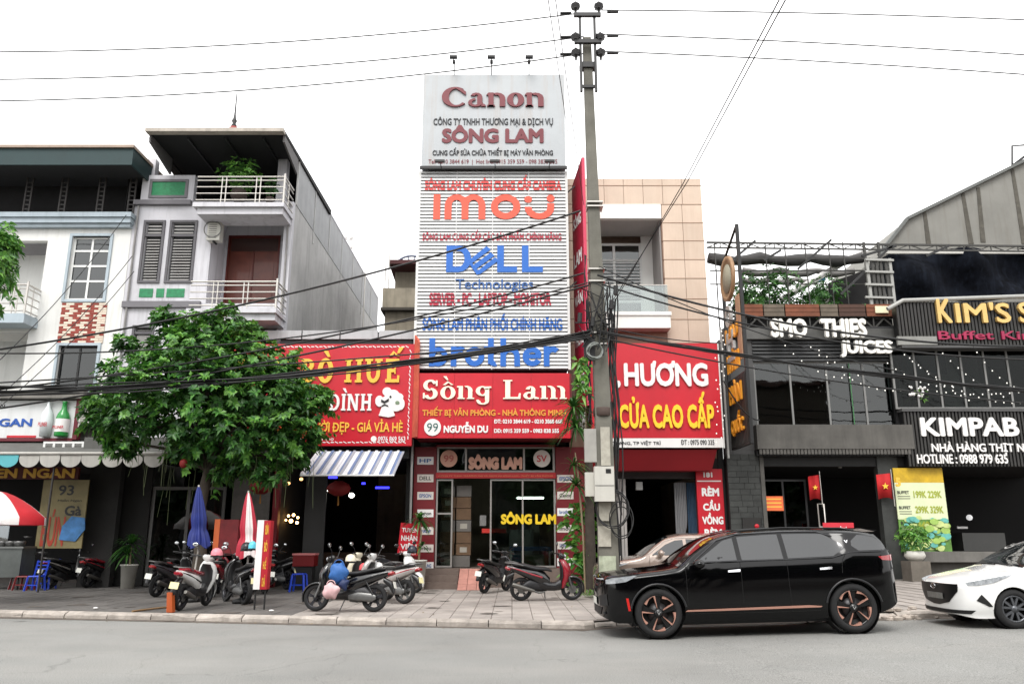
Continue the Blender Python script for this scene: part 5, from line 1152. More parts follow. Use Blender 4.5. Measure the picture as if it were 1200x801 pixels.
MB().box(xe0, xe1, YG+.12, YF+16, zL1, zL1+.1).build('terrace_floor', cem, hf)
# truss above the beam
tm_ = M('truss_steel', (54, 53, 50), .6, .15, 3); tb_ = MB(); 
n_ = 8; zt_ = zT1+.0
for i in range(n_):
    a = xe0+(xe1-xe0)*i/n_; b_ = xe0+(xe1-xe0)*(i+1)/n_; m_ = (a+b_)/2
    tb_.bar((a, YG, zT0), (m_, YG, zt_), .05).bar((m_, YG+.002, zt_), (b_, YG+.002, zT0), .05).bar((a, YG, zT0), (a, YG, zt_+.05), .04)
tb_.box(xe0, xe1, YG-.04, YG+.04, zt_+.03, zt_+.10); tb_.build('truss', tm_, hf)
# letters
zz = lambda y: at(0, y, YG-.35).z
lw = M('foam_letter', (226, 224, 218), .6, .05, 4, streak=.1)
jb = thing('juice_letters', 'bulky white capital letters on the grey steel beam spelling a drinks menu', 'letters', (9.5, YG-.35, zz(423)))
for s_, px in (('SMO', (902, 374, 944.5, 396)), ('THIES', (960.5, 374, 1014, 396)), ('JUICES', (983.5, 399.5, 1044, 419))):
    text(s_, lw, jb, rc(*px, YG-.35), FRONT(YG-.35), .12, .045)
MB().box(at(900, 390, YG).x, at(1046, 390, YG).x, YG-.3, YG-.26, zz(384), zz(382)).box(at(983, 390, YG).x, at(1046, 390, YG).x, YG-.3, YG-.26, zz(411), zz(409)).build('letter_rail', blk, jb)
# pallet-wood planters above the beam
wd_m = [M('pallet_orange', (112, 64, 42), .8, .3, 4, rnd=.1), M('pallet_pale', (96, 86, 74), .8, .3, 4), M('pallet_brown', (70, 46, 36), .8, .3, 4)]
x = at(868, 367, YG-.1).x; i = 0
while x < xe1-.4:
    L = [.75, .7, 1.15, .6, .9, 1.1, .95][i % 7]; q2 = at(0, 372, YG-.1).z
    pl_ = thing('planter_box', ['orange wood planter box at the blade sign end of the terrace', 'pale wood planter box second from the blade sign', 'long orange planter box over the gap in the letters', 'pale short planter box behind the truss middle', 'brown planter box right of the middle', 'orange planter box over the last white letters', 'planter box at the slatted tower end', 'last planter box'][i % 8], 'planter', (x+L/2, YG-.1, q2), 'planter boxes on the terrace edge')
    for k in range(3): MB().box(x+.02, x+L-.02, YG-.1, YG-.07, q2+.05+k*.14, q2+.05+k*.14+.125).build('plank', wd_m[0 if i in (0, 2, 5) else (1 if i in (1, 3) else 2)], pl_)
    MB().box(x+.03, x+L-.03, YG-.07, YG+.25, q2+.05, q2+.42).build('box_core', M('soil', (50, 40, 32), .95), pl_)
    x += L; i += 1
# white menu light boxes by the slats
q = rc(1025, 359, 1040, 367, YG-.1); tag(MB().box(q[0], q[1], YG-.16, YG-.12, q[2], q[3]).build('menu_card', M('card_cream', (224, 214, 180), .6)), 'small cream card beside the pale slatted tower', 'card')
# roof truss frame, nets and plants behind
rf = thing('terrace_frame', 'dark steel terrace roof frame with rolled grey nets above the planters', 'frame', (12, YF, zL1))
YQ = YF+.2; z_a = at(950, 284, YQ).z; z_b = at(950, 290, YQ).z; X0, X1 = at(828, 285, YQ).x, at(1240, 288, YQ).x
rb = MB(); rb.bar((X0, YQ, z_a), (X1, YQ, z_a-.15), .06).bar((X0, YQ, z_b), (X1, YQ, z_b-.15), .05); n_ = 26
for i in range(n_):
    a = X0+(X1-X0)*i/n_; b_ = X0+(X1-X0)*(i+1)/n_; dz = -.15*i/n_
    rb.bar((a, YQ, (z_a if i % 2 else z_b)+dz), (b_, YQ, (z_b if i % 2 else z_a)+dz), .03)
    if i % 2: rb.bar((a, YQ, z_b+dz), (a, YQ, z_a+dz), .03)
rb.build('top_truss', tm_, rf)
for px in (840, 900, 923, 947, 975, 992, 1017, 1034):
    X = at(px, 330, YQ).x; MB().tube([(X, YQ, zL1+.1), (X, YQ, z_a)], .022 if px < 1000 else .05, 6).build('post', tm_, rf)
for (a, b_) in (((850, 312), (885, 282)), ((935, 315), (974, 281)), ((895, 305), (915, 293)), ((1010, 300), (1050, 288)), ((985, 345), (1045, 288)), ((1085, 300), (1112, 288))):
    MB().bar(at(*a, YQ-.4), at(*b_, YQ-.4), .07).build('brace', blk, rf)
netm = M('net_grey', (66, 65, 65), .9, .2, 2, streak=.4); netl = M('net_light', (120, 118, 116), .9, .2, 2)
for (px0, px1, y0, y1, Y, m_, nm) in ((830, 1010, 296, 308, YQ+1, netm, 'rolled_net'), (870, 1000, 313, 321, YQ+2.2, netl, 'rolled_net'), (868, 965, 324, 330, YQ+3, netl, 'rolled_net')):
    a = at(px0, (y0+y1)/2, Y); b_ = at(px1, (y0+y1)/2, Y); r = (at(0, y0, Y).z-at(0, y1, Y).z)/2
    pts = [a.lerp(b_, t/12)+Vector((0, 0, -.12*math.sin(PI*(t % 4)/4))) for t in range(13)]; MB().tube(pts, [r*(1+.2*math.sin(t*2.1)) for t in range(13)], 10).build(nm, m_, rf)
for y in (303, 317, 333): MB().bar(at(832, y, YQ+.6), at(1020, y, YQ+.6), .04).build('rail', tm_, rf)
MB().tube([at(915, 351, YQ+1.2), at(1012, 292, YQ+1.2)], .09, 8).build('white_pipe', wht, rf); MB().tube([at(919, 352, YQ+1.2), at(1016, 294, YQ+1.2)], .03, 6).build('white_pipe', wht, rf)
MB().box(at(962, 330, YQ+1.3).x, at(968, 330, YQ+1.3).x, YQ+1.3, YQ+1.5, at(0, 328, YQ+1.3).z, at(0, 320, YQ+1.3).z).build('blue_can', M('can_blue', (60, 150, 190), .5), rf)
# black fabric wall right of the plants
q = rc(972, 322, 1020, 356, YQ+2); tag(MB().hexa([(q[0], YQ+2, q[2]), (q[1]+.5, YQ+2, q[2]), (q[1]+.5, YQ+2.1, q[2]), (q[0], YQ+2.1, q[2]), (q[0], YQ+2, q[3]-.3), (q[1]+.5, YQ+2, q[3]+.4), (q[1]+.5, YQ+2.1, q[3]+.4), (q[0], YQ+2.1, q[3]-.3)]).build('fabric_screen', M('mesh_black', (24, 23, 24), .95)), 'black fabric screen on the terrace beside the plants', 'screen')

# blade sign of the hotpot house (faces the pole)
bxx = at(870, 400, YF-2.4).x; zb0, zb1 = at(874, 521, YF-2.0).z, at(866, 266, YF-2.2).z
yb0, yb1 = YF-2.45, YF-.5
hbs = thing('hotpot_blade_sign', 'tall dark blade sign with round emblem and gold words at the restaurant corner', 'sign', (bxx, YF-.9, zb0))
bkm = M('sign_black', (26, 24, 22), .5, .2, 2)
MB().box(bxx, bxx+.12, yb0+.05, yb1, zb0, zb1-4.6).build('sign_panel', bkm, hbs)
for y in (yb0, yb1): MB().box(bxx+.02, bxx+.12, y, y+.08, zb0, zb1 if y == yb0 else zb1-.7).build('frame_post', blk, hbs)
MB().bar((bxx+.07, yb0+.04, zb1), (bxx+.07, yb1+.04, zb1-.7), .06).build('frame_top', blk, hbs)
for z in (zb1-4.62, zb1-3.4, zb1-2.4): MB().bar((bxx+.07, yb0+.08, z), (bxx+.07, yb1, z), .05).build('frame_rail', blk, hbs)
for i in range(13): y = yb0+.12+i*.14; MB().box(bxx-.02, bxx, y, y+.07, zb0+.05, zb1-4.65).build('slat', M('slat_black', (34, 32, 30), .5), hbs)
LF = (Vector((bxx-.02, 0, 0)), Vector((0, -1, 0)), Vector((0, 0, 1)), Vector((-1, 0, 0)))
gold = M('letter_amber', (214, 142, 34), .45, .08, 3); yc = -(yb0+yb1)/2-.02
wz = [(392, 'LẨU'), (427, 'NƯỚNG'), (463, 'HÀN'), (500, 'QUỐC')]
for py, s_ in wz:
    z = at(860, py, YF-.9).z; text(s_, gold, hbs, (yc-.66, yc+.66, z-.32, z+.4), LF, .05, .03)
ez = zb1-1.45; em = MB().lathe((bxx-.0, -yc, ez), [(0, 0), (.72, 0), (.72, .1), (.6, .1), (.58, .06), (0, .06)], 32, (-1, 0, 0)).build('round_emblem', M('emblem_tan', (150, 116, 84), .5, .15, 4), hbs)
MB().lathe((bxx-.06, -yc, ez), [(0, .03), (.46, .03), (.46, 0)], 28, (-1, 0, 0)).build('emblem_centre', M('emblem_grey', (150, 146, 128), .6), em)
word([(ring(.5, .5, .42, .46, .22, .26), 1.1)], M('metal_letter', (168, 166, 164), .4, metal=.3), hbs, (yc-.45, yc+.2, zb1-3.0, zb1-2.3), LF, .08)
word([(rect(.0, .4, 1, .6)+rect(0, 0, .2, 1)+rect(.8, 0, 1, 1), 1)], M('metal_letter', (168, 166, 164), .4), hbs, (yc-.45, yc+.3, zb1-3.75, zb1-3.15), LF, .08)
word([(rect(.0, .0, 1, .3), 1)], M('metal_letter', (168, 166, 164), .4), hbs, (yc-.45, yc+.3, zb1-4.1, zb1-3.95), LF, .08)
MB().box(bxx-.01, bxx+.02, yb0+.1, yb0+.5, zb1-4.2, zb1-2.2).build('side_board', M('board_tan', (166, 128, 100), .6), hbs)
# ground floor slate wall
g0 = .12+gz(9); slm2 = M('slate', (50, 52, 50), .7, .35, 3, bump=.4, bscale=20, rnd=.16)
MB().box(FX0, at(894, 600, YG).x, YG, YG+.3, g0-.3, zS0-.2).build('slate_wall', blk, hf); sw_o = C.objects['slate_wall']
xr1 = at(894, 600, YG).x; zz_ = g0-.1; r = 0
while zz_ < zS0-.25:
    x = FX0+.02
    while x < xr1-.05:
        L = rk.uniform(.25, .5); MB().box(x, min(x+L, xr1)-.012, YG-.02-rk.random()*.015, YG-.001, zz_, zz_+.168).build('stone', slm2, sw_o); x += L
    zz_ += .18
MB().box(xr1, xr1+.12, YG-.05, YG+.3, g0-.3, zS0-.2).build('pier_edge', cgf, hf)
xd0, xd1 = xr1+.12, at(955, 600, YG).x
win(hf, xd0, xd1, g0, at(920, 560, YG).z, YG+.6, 2, 1, .06, blk, dglass, name='window')
MB().box(xd0, FX1+8, YG+7, YG+7.1, g0-.3, zS0).build('rear_wall', dkm, hf); MB().box(FX0, FX1+8, YG+.3, YG+7, zS0-.35, zS0-.25).build('ceiling', dkm, hf)
MB().box(FX0-.0, FX0+.2, YG+.3, YG+7, g0-.3, zS0-.35).build('side_wall', dkm, hf)
MB().box(FX0, FX1+8, YG+.0, YG+7, g0-.4, g0+.0).build('floor', M('floor_dark', (30, 29, 28), .4, .2, 2), hf)
q = rc(895, 581, 918, 598, YG+.5); op = tag(MB().box(q[0], q[1], YG+.5, YG+.53, q[2], q[3]).build('orange_poster', M('poster_orange', (232, 110, 60), .5, .1, 2)), 'small glowing orange poster on the dark restaurant glass', 'poster')
for k in range(3): zq = q[2]+.1+k*.12; MB().box(q[0]+.06, q[1]-.06, YG+.494, YG+.5, zq, zq+.04).build('yellow_line', M('poster_yellow', (240, 190, 80), .5), op)
def flag(px, py0, py1, px1, lbl, Y=YG+.2):
    q = rc(px, py0, px1, py1, Y); f = thing('flag', lbl, 'flag', (q[1], Y, q[2]), 'red star flags at the restaurant doorway')
    mb = MB(); N = 14; rings = []
    for i in range(N+1):
        u = i/N; x = q[0]+(q[1]-q[0])*u; y = Y + .06*math.sin(u*7)*(1-u*.4)
        rings.append([(x, y, q[2]+.06*math.sin(u*3)), (x, y, q[3]-.05*(1-u)), (x, y+.006, q[3]-.05*(1-u)), (x, y+.006, q[2]+.06*math.sin(u*3))])
    mb.loft(rings).build('flag_cloth', M('flag_red', (172, 22, 26), .8, .1, 3), f)
    cx, cz = (q[0]+q[1])/2, (q[2]+q[3])/2; r = (q[1]-q[0])*.25
    MB().prism([(cx+(r if k % 2 == 0 else r*.4)*math.sin(PI*k/5), cz+(r if k % 2 == 0 else r*.4)*math.cos(PI*k/5)) for k in range(10)], FRONT(Y), .066, .072).build('star', M('star_yellow', (238, 190, 60), .6), f)
    MB().tube([(q[1]+.03, Y, q[2]-.2), (q[1]+.02, Y, q[3]+.12)], .015, 6).build('flagpole', steel, f)
flag(948, 556, 586, 961, 'red star flag hanging at the left side of the doorway'); flag(1028, 554, 585, 1045, 'red star flag on the grey pier right of the doorway', YG-.2)
for (px, y0, y1, lb_) in ((963, 590, 617, 'tall steel pull handle on the open glass door'), (1052, 592, 616, 'steel pull handle near the menu poster')):
    a, b_ = at(px-2.4, y1, YG+.15), at(px+2.4, y0, YG+.15); tag(MB().tube([(a.x, a.y, a.z), (a.x, a.y, b_.z), (b_.x, a.y, b_.z), (b_.x, a.y, a.z), (a.x, a.y, a.z)], .022, 6).build('pull_handle', steel), lb_, 'door handle')
xp0, xp1 = at(1034, 600, YG).x, at(1058, 600, YG).x
MB().box(xp0, xp1, YG, YG+.3, g0-.3, zS0-.2).build('slate_pier', M('slate', (50, 52, 50), .7), hf)
q = rc(983, 535, 986, 548, YG+1); tag(MB().box(q[0], q[1], YG+1, YG+1.1, q[2], q[3]).build('wall_lamp', M('lamp_dim', (180, 180, 176), .6)), 'short white tube lamp above the restaurant doorway', 'lamp')
rd = thing('door_notice', 'red notice board peeking above the black car roof', 'notice', (at(982, 616, YG-.3).x, YG-.3, 1.2)); q = rc(965, 612, 1001, 628, YG-.3)
MB().box(q[0], q[1], YG-.3, YG-.26, q[2], q[3]).build('board', M('notice_red', (196, 40, 56), .6), rd); MB().box((q[0]+q[1])/2-.03, (q[0]+q[1])/2+.03, YG-.25, YG-.2, g0-.0, q[2]).build('post', blk, rd)
text('PHỞ SÁ', wht, rd, (q[0]+.35, q[1]-.2, q[3]-.3, q[3]-.1), FRONT(YG-.3), .006, .05)
q = rc(870, 606, 892, 624, YG-.06); sq_ = tag(MB().box(q[0], q[1], YG-.1, YG-.04, q[2], q[3]).build('wall_notice', bkm), 'small black notice on the slate wall by the upright red sign', 'notice')
MB().lathe((q[1]-.15, YG-.101, q[2]+.2), [(0, .01), (.07, .01), (.07, 0)], 14, (0, -1, 0)).build('red_dot', red_pl, sq_)
MB().box(FX0-.08, FX0-.02, YG-.5, YG-.44, zS0-.3, zL1+.3).build('downpipe', M('pipe_grey', (140, 140, 138), .6), hf)

MB().box(FX0, FX1+8, YG+.05, YG+.3, zS0-.5, zS0-.21).build('lintel', M('lintel_black', (30, 30, 30), .8), hf)

MB().box(FX0, xg0-.16, YG+.002, YG+.3, zS0-.2, zS0-.002).build('band', cfr, hf)
# dim furniture inside the dining room
for i in range(4):
    X = 9.6+i*.9; Yd = YG+3+.5*(i % 2); dt = thing('dining_table', ['dim dining table just inside the doorway, left', 'dim dining table inside the doorway, second from left', 'dim dining table behind the right flag', 'dim dining table nearest the grey pier'][i], 'table', (X, Yd, g0)); wdk = M('wood_dim', (70, 46, 30), .6, .2, 4)
    MB().box(X-.35, X+.35, Yd-.35, Yd+.35, g0+.72, g0+.75).build('table_top', wdk, dt)
    for sx in (-.3, .3):
        for sy in (-.3, .3): MB().box(X+sx-.02, X+sx+.02, Yd+sy-.02, Yd+sy+.02, g0, g0+.72).build('leg', plastic_d if False else blk, dt)

MB().box(EX1+.002, FX0-.002, YG+.31, YF+8, .2, 7.6).build('party_wall', blk, hf)
MB().box(xe0, xe1, YG+.14, YG+.18, zL1+.1, zT1+.02).build('dark_backing', M('backing_black', (22, 22, 22), .85, .2, 2), hf)  # black board added behind the truss to stand for the unlit interior
# ================================================================ G. GRILL RESTAURANT (far right)
YK = YF-.6; KX0 = 12.5; KX1 = 24
kr = thing('grill_restaurant', 'black slatted grill restaurant with gold letters, glass band and dark open ground floor', 'restaurant', (16, YK, .4))
zk = lambda y, Y=YK: at(1130, y, Y).z
kx0 = at(1062, 515, YK).x; vslat = M('slat_charcoal', (40, 39, 37), .6, .2, 3, streak=.3)
z0, z1 = zk(546), zk(482); k1 = at(1225, 515, YK).x
MB().box(kx0, k1, YK+.05, YK+.3, z0, z1).build('panel_back', blk, kr)
n_ = 40
for i in range(n_): a = kx0+(k1-kx0)*i/n_; MB().box(a, a+(k1-kx0)/n_*.55, YK-.02, YK+.048, z0, z1).build('slat', vslat, kr)
MB().box(kx0-.05, k1, YK-.06, YK+.3, z1+.002, z1+.1).build('rail', cfr, kr)
for s_, px, ft in (('KIMPAB', (1078, 489, 1193, 511), .035), ('NHÀ HÀNG THỊT NƯỚNG', (1091, 517, 1236, 532), .02), ('HOTLINE : 0988 979 635', (1074, 532, 1180, 543), .02)):
    ftext(s_, wht, kr, px, YK-.02, .05, ft)
zg0_, zg1_ = z1+.1, zk(405); gx0 = at(1048, 440, YK).x
win(kr, gx0, k1, zg0_, zg1_, YK+.15, 6, 1, .06, M('frame_pale', (120, 120, 118), .5), glass('smoked_glass2', (150, 158, 156), .0, ior=1.28), name='window')
q = rc(1054, 408, 1108, 438, YK+.3); bpn = MB().box(q[0], q[1], YK+.3, YK+.32, q[2], q[3]).build('window_poster', M('poster_teal', (40, 92, 116), .6, .4, 2), kr)
q = rc(1104, 410, 1124, 478, YK+.5); MB().box(q[0], q[1], YK+.5, YK+.52, q[2], q[3]).build('curtain', M('curtain_pale', (190, 190, 184), .9, .1, 2), kr)
q = rc(1124, 408, 1148, 480, YK+.7); MB().box(q[0], q[1], YK+.7, YK+.72, q[2], q[3]).build('curtain', M('curtain_greygreen', (110, 118, 114), .9, .2, 2), kr)
MB().box(KX0, KX1, YK+4, YK+4.1, z1-1, zg1_+.3).build('upper_rear_wall', dkm, kr); MB().box(KX0, KX1, YK+.3, YK+4, z1-.1, z1+.0).build('upper_floor', dkm, kr)
# top black slat panel with gold letters
x0 = at(1052, 378, YK-.3).x; z0, z1b = zk(405, YK-.3), zk(352, YK-.3)
MB().box(x0, k1+.6, YK-.25, YK, z0, z1b-.05).build('top_panel', blk, kr)
for i in range(44): a = x0+(k1+.6-x0)*i/44; MB().box(a, a+.07, YK-.32, YK-.252, z0+.02, z1b-.05).build('slat', vslat, kr)
MB().tube([at(1040, 362, YK-.35), at(1058, 352, YK-.35), at(1260, 345, YK-.35)], .07, 8).build('top_pipe', M('pipe_lightgrey', (150, 150, 146), .5), kr)
MB().box(at(1052, 400, YK-.4).x, at(1098, 400, YK-.4).x, YK-.42, YK-.33, zk(404, YK-.4), zk(394, YK-.4)).build('duct_box', M('duct_grey', (128, 128, 124), .6, .15, 3, streak=.3), kr)
MB().box(x0, k1+.6, YK-.4, YK+.1, zk(408, YK-.3), zk(405.3, YK-.3)).build('canopy_edge', cfr, kr)
MB().box(KX0, KX1, YK, YK+8, zg1_+.1, zg1_+.2).build('roof', blk, kr)
MB().box(KX0-.3, KX0-.1, YK+.3, YK+8, 4.4, zg1_).build('side_wall', blk, kr)
gold2 = M('letter_gold_bright', (206, 172, 104), .4, .15, 3, metal=.2); neo = M('neon_pink', (140, 18, 62), .5, .15, 3, emit=.12)
text('K', gold2, kr, rc(1096.5, 351, 1113, 379, YK-.33), FRONT(YK-.33), .1, .03); text("IM'S", gold2, kr, rc(1118, 355, 1182, 379, YK-.33), FRONT(YK-.33), .1, .02); text('S', gold2, kr, rc(1192, 355, 1206, 379, YK-.33), FRONT(YK-.33), .1, .02)
text('Buffet King', neo, kr, rc(1099, 388, 1222, 401, YK-.33), FRONT(YK-.33), .05, .012)
# poster stand
q = rc(1053, 548, 1110, 646, YK+.2); pst = thing('menu_poster', 'tall yellow and green menu poster of lettuce dishes beside the doorway', 'poster', ((q[0]+q[1])/2, YK+.2, q[2]))
pxl, pxr = at(1057, 646, YK+.2).x, at(1106, 560, YK+.2).x; px_ = (min(pxl, q[0]), q[1]); zq0, zq1 = q[2], q[3]; zm = zq0+(zq1-zq0)*.38
MB().box(px_[0], px_[1], YK+.2, YK+.24, zm, zq1-.45).build('poster_panel', M('poster_cream', (206, 214, 176), .6, .08, 2), pst)
MB().box(px_[0], px_[1], YK+.2, YK+.24, zq1-.448, zq1).build('header_panel', M('poster_mustard', (196, 160, 30), .6, .3, 3), pst)
MB().box(px_[0], px_[1], YK+.2, YK+.24, zq0, zm-.002).build('photo_panel', M('poster_salad', (96, 140, 60), .6, .5, 5), pst)
rk = random.Random(21); lf = MB(); lcol = [MB(), MB(), MB()]
for i in range(60):
    cx = rk.uniform(px_[0]+.1, px_[1]-.1); cz = rk.uniform(zq0+.08, zm+.05); r = rk.uniform(.06, .16)
    lcol[i % 3].prism([(cx+r*(1+.2*math.sin(5*a))*math.cos(a), cz+r*.7*math.sin(a)) for a in (2*PI*k/10 for k in range(10))], FRONT(YK+.2), .001+.0015*i, .0022+.0015*i)
for m_, c in zip(lcol, ((150, 182, 90), (186, 200, 130), (96, 170, 160))): m_.build('printed_leaves', M('print_%d' % c[0], c, .6, .2, 6), pst, kind='stuff')
for i, s_ in enumerate(('BUFFET', 'BUFFET', 'BUFFET')):
    z = zq1-.8-i*.46; text(s_, inkm, pst, (px_[0]+.06, px_[0]+.42, z, z+.1), FRONT(YK+.2), .004, .03)
    text(('199K 229K', '299K 329K', '349.000')[i], M('price_green', (150, 160, 50), .6), pst, (px_[0]+.55, px_[1]-.12, z-.12, z+.1), FRONT(YK+.2), .004, .04)
    for k in range(2): MB().box(px_[0]+.06, px_[0]+.44, YK+.196, YK+.2, z-.08-k*.07, z-.05-k*.07).build('fine_print', M('print_grey', (120, 124, 104), .7), pst)
text('5', sh_yel, pst, rc(1049, 559, 1055, 570, YK-.1), FRONT(YK-.1), .03, .06)
# low wall, planters
q = rc(1075, 645, 1200, 672, YK-.2); lw_ = thing('low_wall', 'low grey cement wall with ledge in front of the dark dining room', 'wall', (15, YK-.2, .3))
wx0 = at(1085, 655, YK-.2).x; zl0, zl1 = .25, zk(646, YK-.2)
MB().box(wx0, 24, YK-.05, YK+.2, zl0, zl1-.3).build('wall_body', M('wall_stained', (74, 72, 68), .9, .4, 1.5, streak=.5), lw_); MB().box(wx0-.1, 24, YK-.25, YK+.3, zl1-.298, zl1).build('ledge', M('ledge_grey', (104, 102, 98), .85, .25, 2, streak=.4), lw_)
tag(MB().box(at(1128, 630, YK+2).x, at(1178, 630, YK+2).x, YK+2, YK+2.8, zk(645, YK+2), zk(624, YK+2)).build('dining_table', M('table_dim', (66, 66, 64), .4), ), 'dim dining table inside the far right restaurant', 'table')
tag(MB().ell(at(1136, 606, YK+3), .1, .1, .1, 10, 6).build('ceiling_lamp', M('lamp_dimmer', (200, 200, 200), .5, 0, emit=.6)), 'faint round lamp deep inside the far right restaurant', 'lamp')
tag(MB().box(at(1122, 617, YK+2.5).x, at(1134, 617, YK+2.5).x, YK+2.5, YK+2.55, zk(619, YK+2.5), zk(616.5, YK+2.5)).build('white_tray', wht), 'small white tray on the table in the dark dining room', 'tray')
MB().box(KX0, KX1, YK+.2, YK+8, .0, .45).build('floor', M('floor_dark', (30, 29, 28), .4), kr)
MB().box(KX0, KX1, YK+7.9, YK+8, .4, 6).build('rear_wall', dkm, kr)
# concrete building behind
YZ = 37.0; cbm = M('raw_concrete', (122, 121, 116), .92, .2, .35, streak=.5, dirt=(96, 90, 78))
cbd = thing('concrete_building', 'unfinished pale concrete building with sloping top edge and dark seams behind the grill', 'building', (28, YZ, .3))
P2 = lambda px, py: (at(px, py, YZ).x, at(px, py, YZ).z)
pts = [P2(1030, 300), P2(1040, 286), P2(1062, 258), P2(1200, 190), P2(1330, 126), (P2(1330, 126)[0], 1), (P2(1030, 300)[0], 1)]
MB().prism(pts, FRONT(YZ), -9, 0).build('wall', cbm, cbd)
cop = MB()
for a, b_ in zip(pts[:4], pts[1:5]): cop.bar((a[0], YZ-.05, a[1]+.05), (b_[0], YZ-.05, b_[1]+.05), .3, .14)
cop.build('coping', M('coping_dark', (96, 98, 96), .8, .2, 1), cbd)
for (a, b_) in (((1083, 246), (1088, 286)), ((1128, 226), (1138, 286)), ((1186, 198), (1200, 286)), ((1146, 220), (1152, 284))):
    p, q_ = P2(*a), P2(*b_); MB().hexa([(q_[0]-.12, YZ-.03, q_[1]), (q_[0]+.12, YZ-.03, q_[1]), (q_[0]+.12, YZ+.01, q_[1]), (q_[0]-.12, YZ+.01, q_[1]), (p[0]-.08, YZ-.03, p[1]), (p[0]+.08, YZ-.03, p[1]), (p[0]+.08, YZ+.01, p[1]), (p[0]-.08, YZ+.01, p[1])]).build('seam_strip', M('seam_dark', (78, 75, 68), .9, .4, 3), cbd)
tag(MB().tube([at(1186, 198, YZ), at(1186, 171, YZ), at(1201, 170, YZ), at(1199, 160, YZ), at(1201, 170, YZ), at(1230, 171, YZ)], .05, 5).bar(at(1188, 193, YZ), at(1205, 180, YZ), .12).build('rooftop_frame', blk), 'thin steel frame on top of the concrete building at the right edge', 'frame')
# dark shade net under the truss
dn = MB(); rings = []
zn0, zn1 = at(1120, 352, YF+2).z, at(1120, 293, YF+2).z; xa, xb = at(1036, 320, YF+2).x, at(1290, 320, YF+2).x
for i in range(41):
    u = i/40; x = xa+(xb-xa)*u; r = []
    for k in range(9):
        v = k/8; r.append((x, YF+2+.22*math.sin(u*19+v*4)+.15*math.sin(u*7-v*5), zn0+(zn1-zn0)*v*(1-.15*math.exp(-u*16))))
    rings.append(r)
dn.loft(rings, caps=False, close=False); tag(dn.build('shade_net', M('net_navy', (16, 19, 26), .95, .8, 2.4, spec=.1, streak=.5, dirt=(44, 50, 62))), 'dark navy shade net hanging below the concrete building', 'net')
tag(MB().box(at(1034, 296, YF+2).x, at(1290, 296, YF+2).x, YF+1.7, YF+1.8, at(1100, 297, YF+1.7).z, at(1100, 292.5, YF+1.7).z).build('white_beam', M('beam_pale', (170, 168, 162), .7, .15, 2)), 'pale beam above the navy shade net', 'beam')
# slatted tower
lt2 = thing('slatted_tower', 'pale grey slatted steel tower between the juice bar and the grill', 'tower', (12.3, YF-.2, 8)); YL = YF-.2
for px in (1014, 1020, 1025, 1030, 1036, 1041): MB().bar(at(px+1, 303, YL), at(px+8, 362, YL), .09).build('upright', M('pipe_lightgrey', (150, 150, 146), .5) if px in (1014, 1041) else tm_, lt2)
for py in (304, 318, 333, 348): a = at(1014, py, YL-.08); b_ = at(1047, py+1, YL-.08); MB().bar(a, b_, .07).build('rung', M('pipe_lightgrey', (150, 150, 146), .5), lt2)

# string lights
rk = random.Random(4); nstr = 0
def bulbs(a, b_, sag, n, lbl, r=.021):
    pts = sagpts(a, b_, sag, 24); t = thing('string_lights', lbl, 'string lights', pts[0], 'bulb strings over the restaurants')
    MB().tube(pts, .006, 4).build('cable', blk, t); m = MB()
    for i in range(n):
        f = (i+.5)/n*24; k = int(f); p = pts[k].lerp(pts[min(k+1, 24)], f-k); m.ell(p-Vector((0, 0, .04)), r, r, r*1.2, 6, 4)
    m.build('bulb', M('bulb_white', (236, 234, 226), .3, 0, emit=.35), t, kind='stuff')
for i, (a, b_, s_, n_, l_) in enumerate([((915, 398), (1000, 440), .4, 9, 'bulb string from under the first white letters to the middle glass'), ((945, 400), (1060, 455), .5, 12, 'bulb string from the letter gap to the lower corner'),
    ((955, 405), (1010, 440), .1, 6, 'short steep bulb string over the grey glass'), ((1035, 420), (1120, 450), .3, 9, 'bulb string beginning below the last white letter'),
    ((1040, 395), (1200, 470), .6, 16, 'longest bulb string sagging across the grill glass'), ((1055, 410), (1140, 470), .1, 9, 'bulb string running down beside the teal poster'),
    ((1140, 405), (1200, 455), .3, 7, 'bulb string at the right of the grill glass'), ((1100, 408), (1180, 465), .2, 9, 'bulb string over the pale curtain'), ((1060, 450), (1230, 452), .25, 16, 'nearly level bulb string along the lower grill glass')]):
    bulbs(at(*a, YG-.9), at(*b_, YG-1.1), s_, n_, l_)
m_ = MB(); rk = random.Random(5)
for i in range(26):
    m_.ell(at(rk.uniform(838, 850), 388+i*5.2, YG-1.2), .022, .022, .026, 6, 4)
tag(m_.build('bulb_string', M('bulb_white', (236, 234, 226), .3, 0, emit=.35), kind='stuff'), 'hanging white bulbs down the edge beside the red curtain sign', 'string lights')

# ================================================================ POLE, HARDWARE AND CABLES
YPo = 20.0; zb = .12; pb = at(709, 700, YPo); pt_ = at(690.5, 30, YPo)
pc = M('pole_concrete', (104, 102, 94), .9, .25, 1.6, streak=.4, dirt=(78, 78, 66), bump=.5, bscale=20)
pole = thing('utility_pole', 'tall tapering concrete utility pole with black steel bracket and meter boxes', 'utility pole', (2.3, YPo, zb))
PX = lambda z: 2.36 + (z)*.0
def sq(z, w, x=2.34, y=YPo): return [(x-w, y-w*.8, z), (x+w, y-w*.8, z), (x+w, y+w*.8, z), (x-w, y+w*.8, z)]
zH = at(690, 105, YPo).z; zTop = at(690, 14, YPo).z
MB().loft([sq(.1, .245, 2.34), sq(4.6, .20, 2.29), sq(9.5, .155, 2.2), sq(zH+1.6, .115, 2.12)], smooth=False).build('shaft', pc, pole)
PXC = 2.13
gal = M('galv_black', (18, 18, 19), .5, .1, 4)
zc_ = lambda py: at(690, py, YPo).z
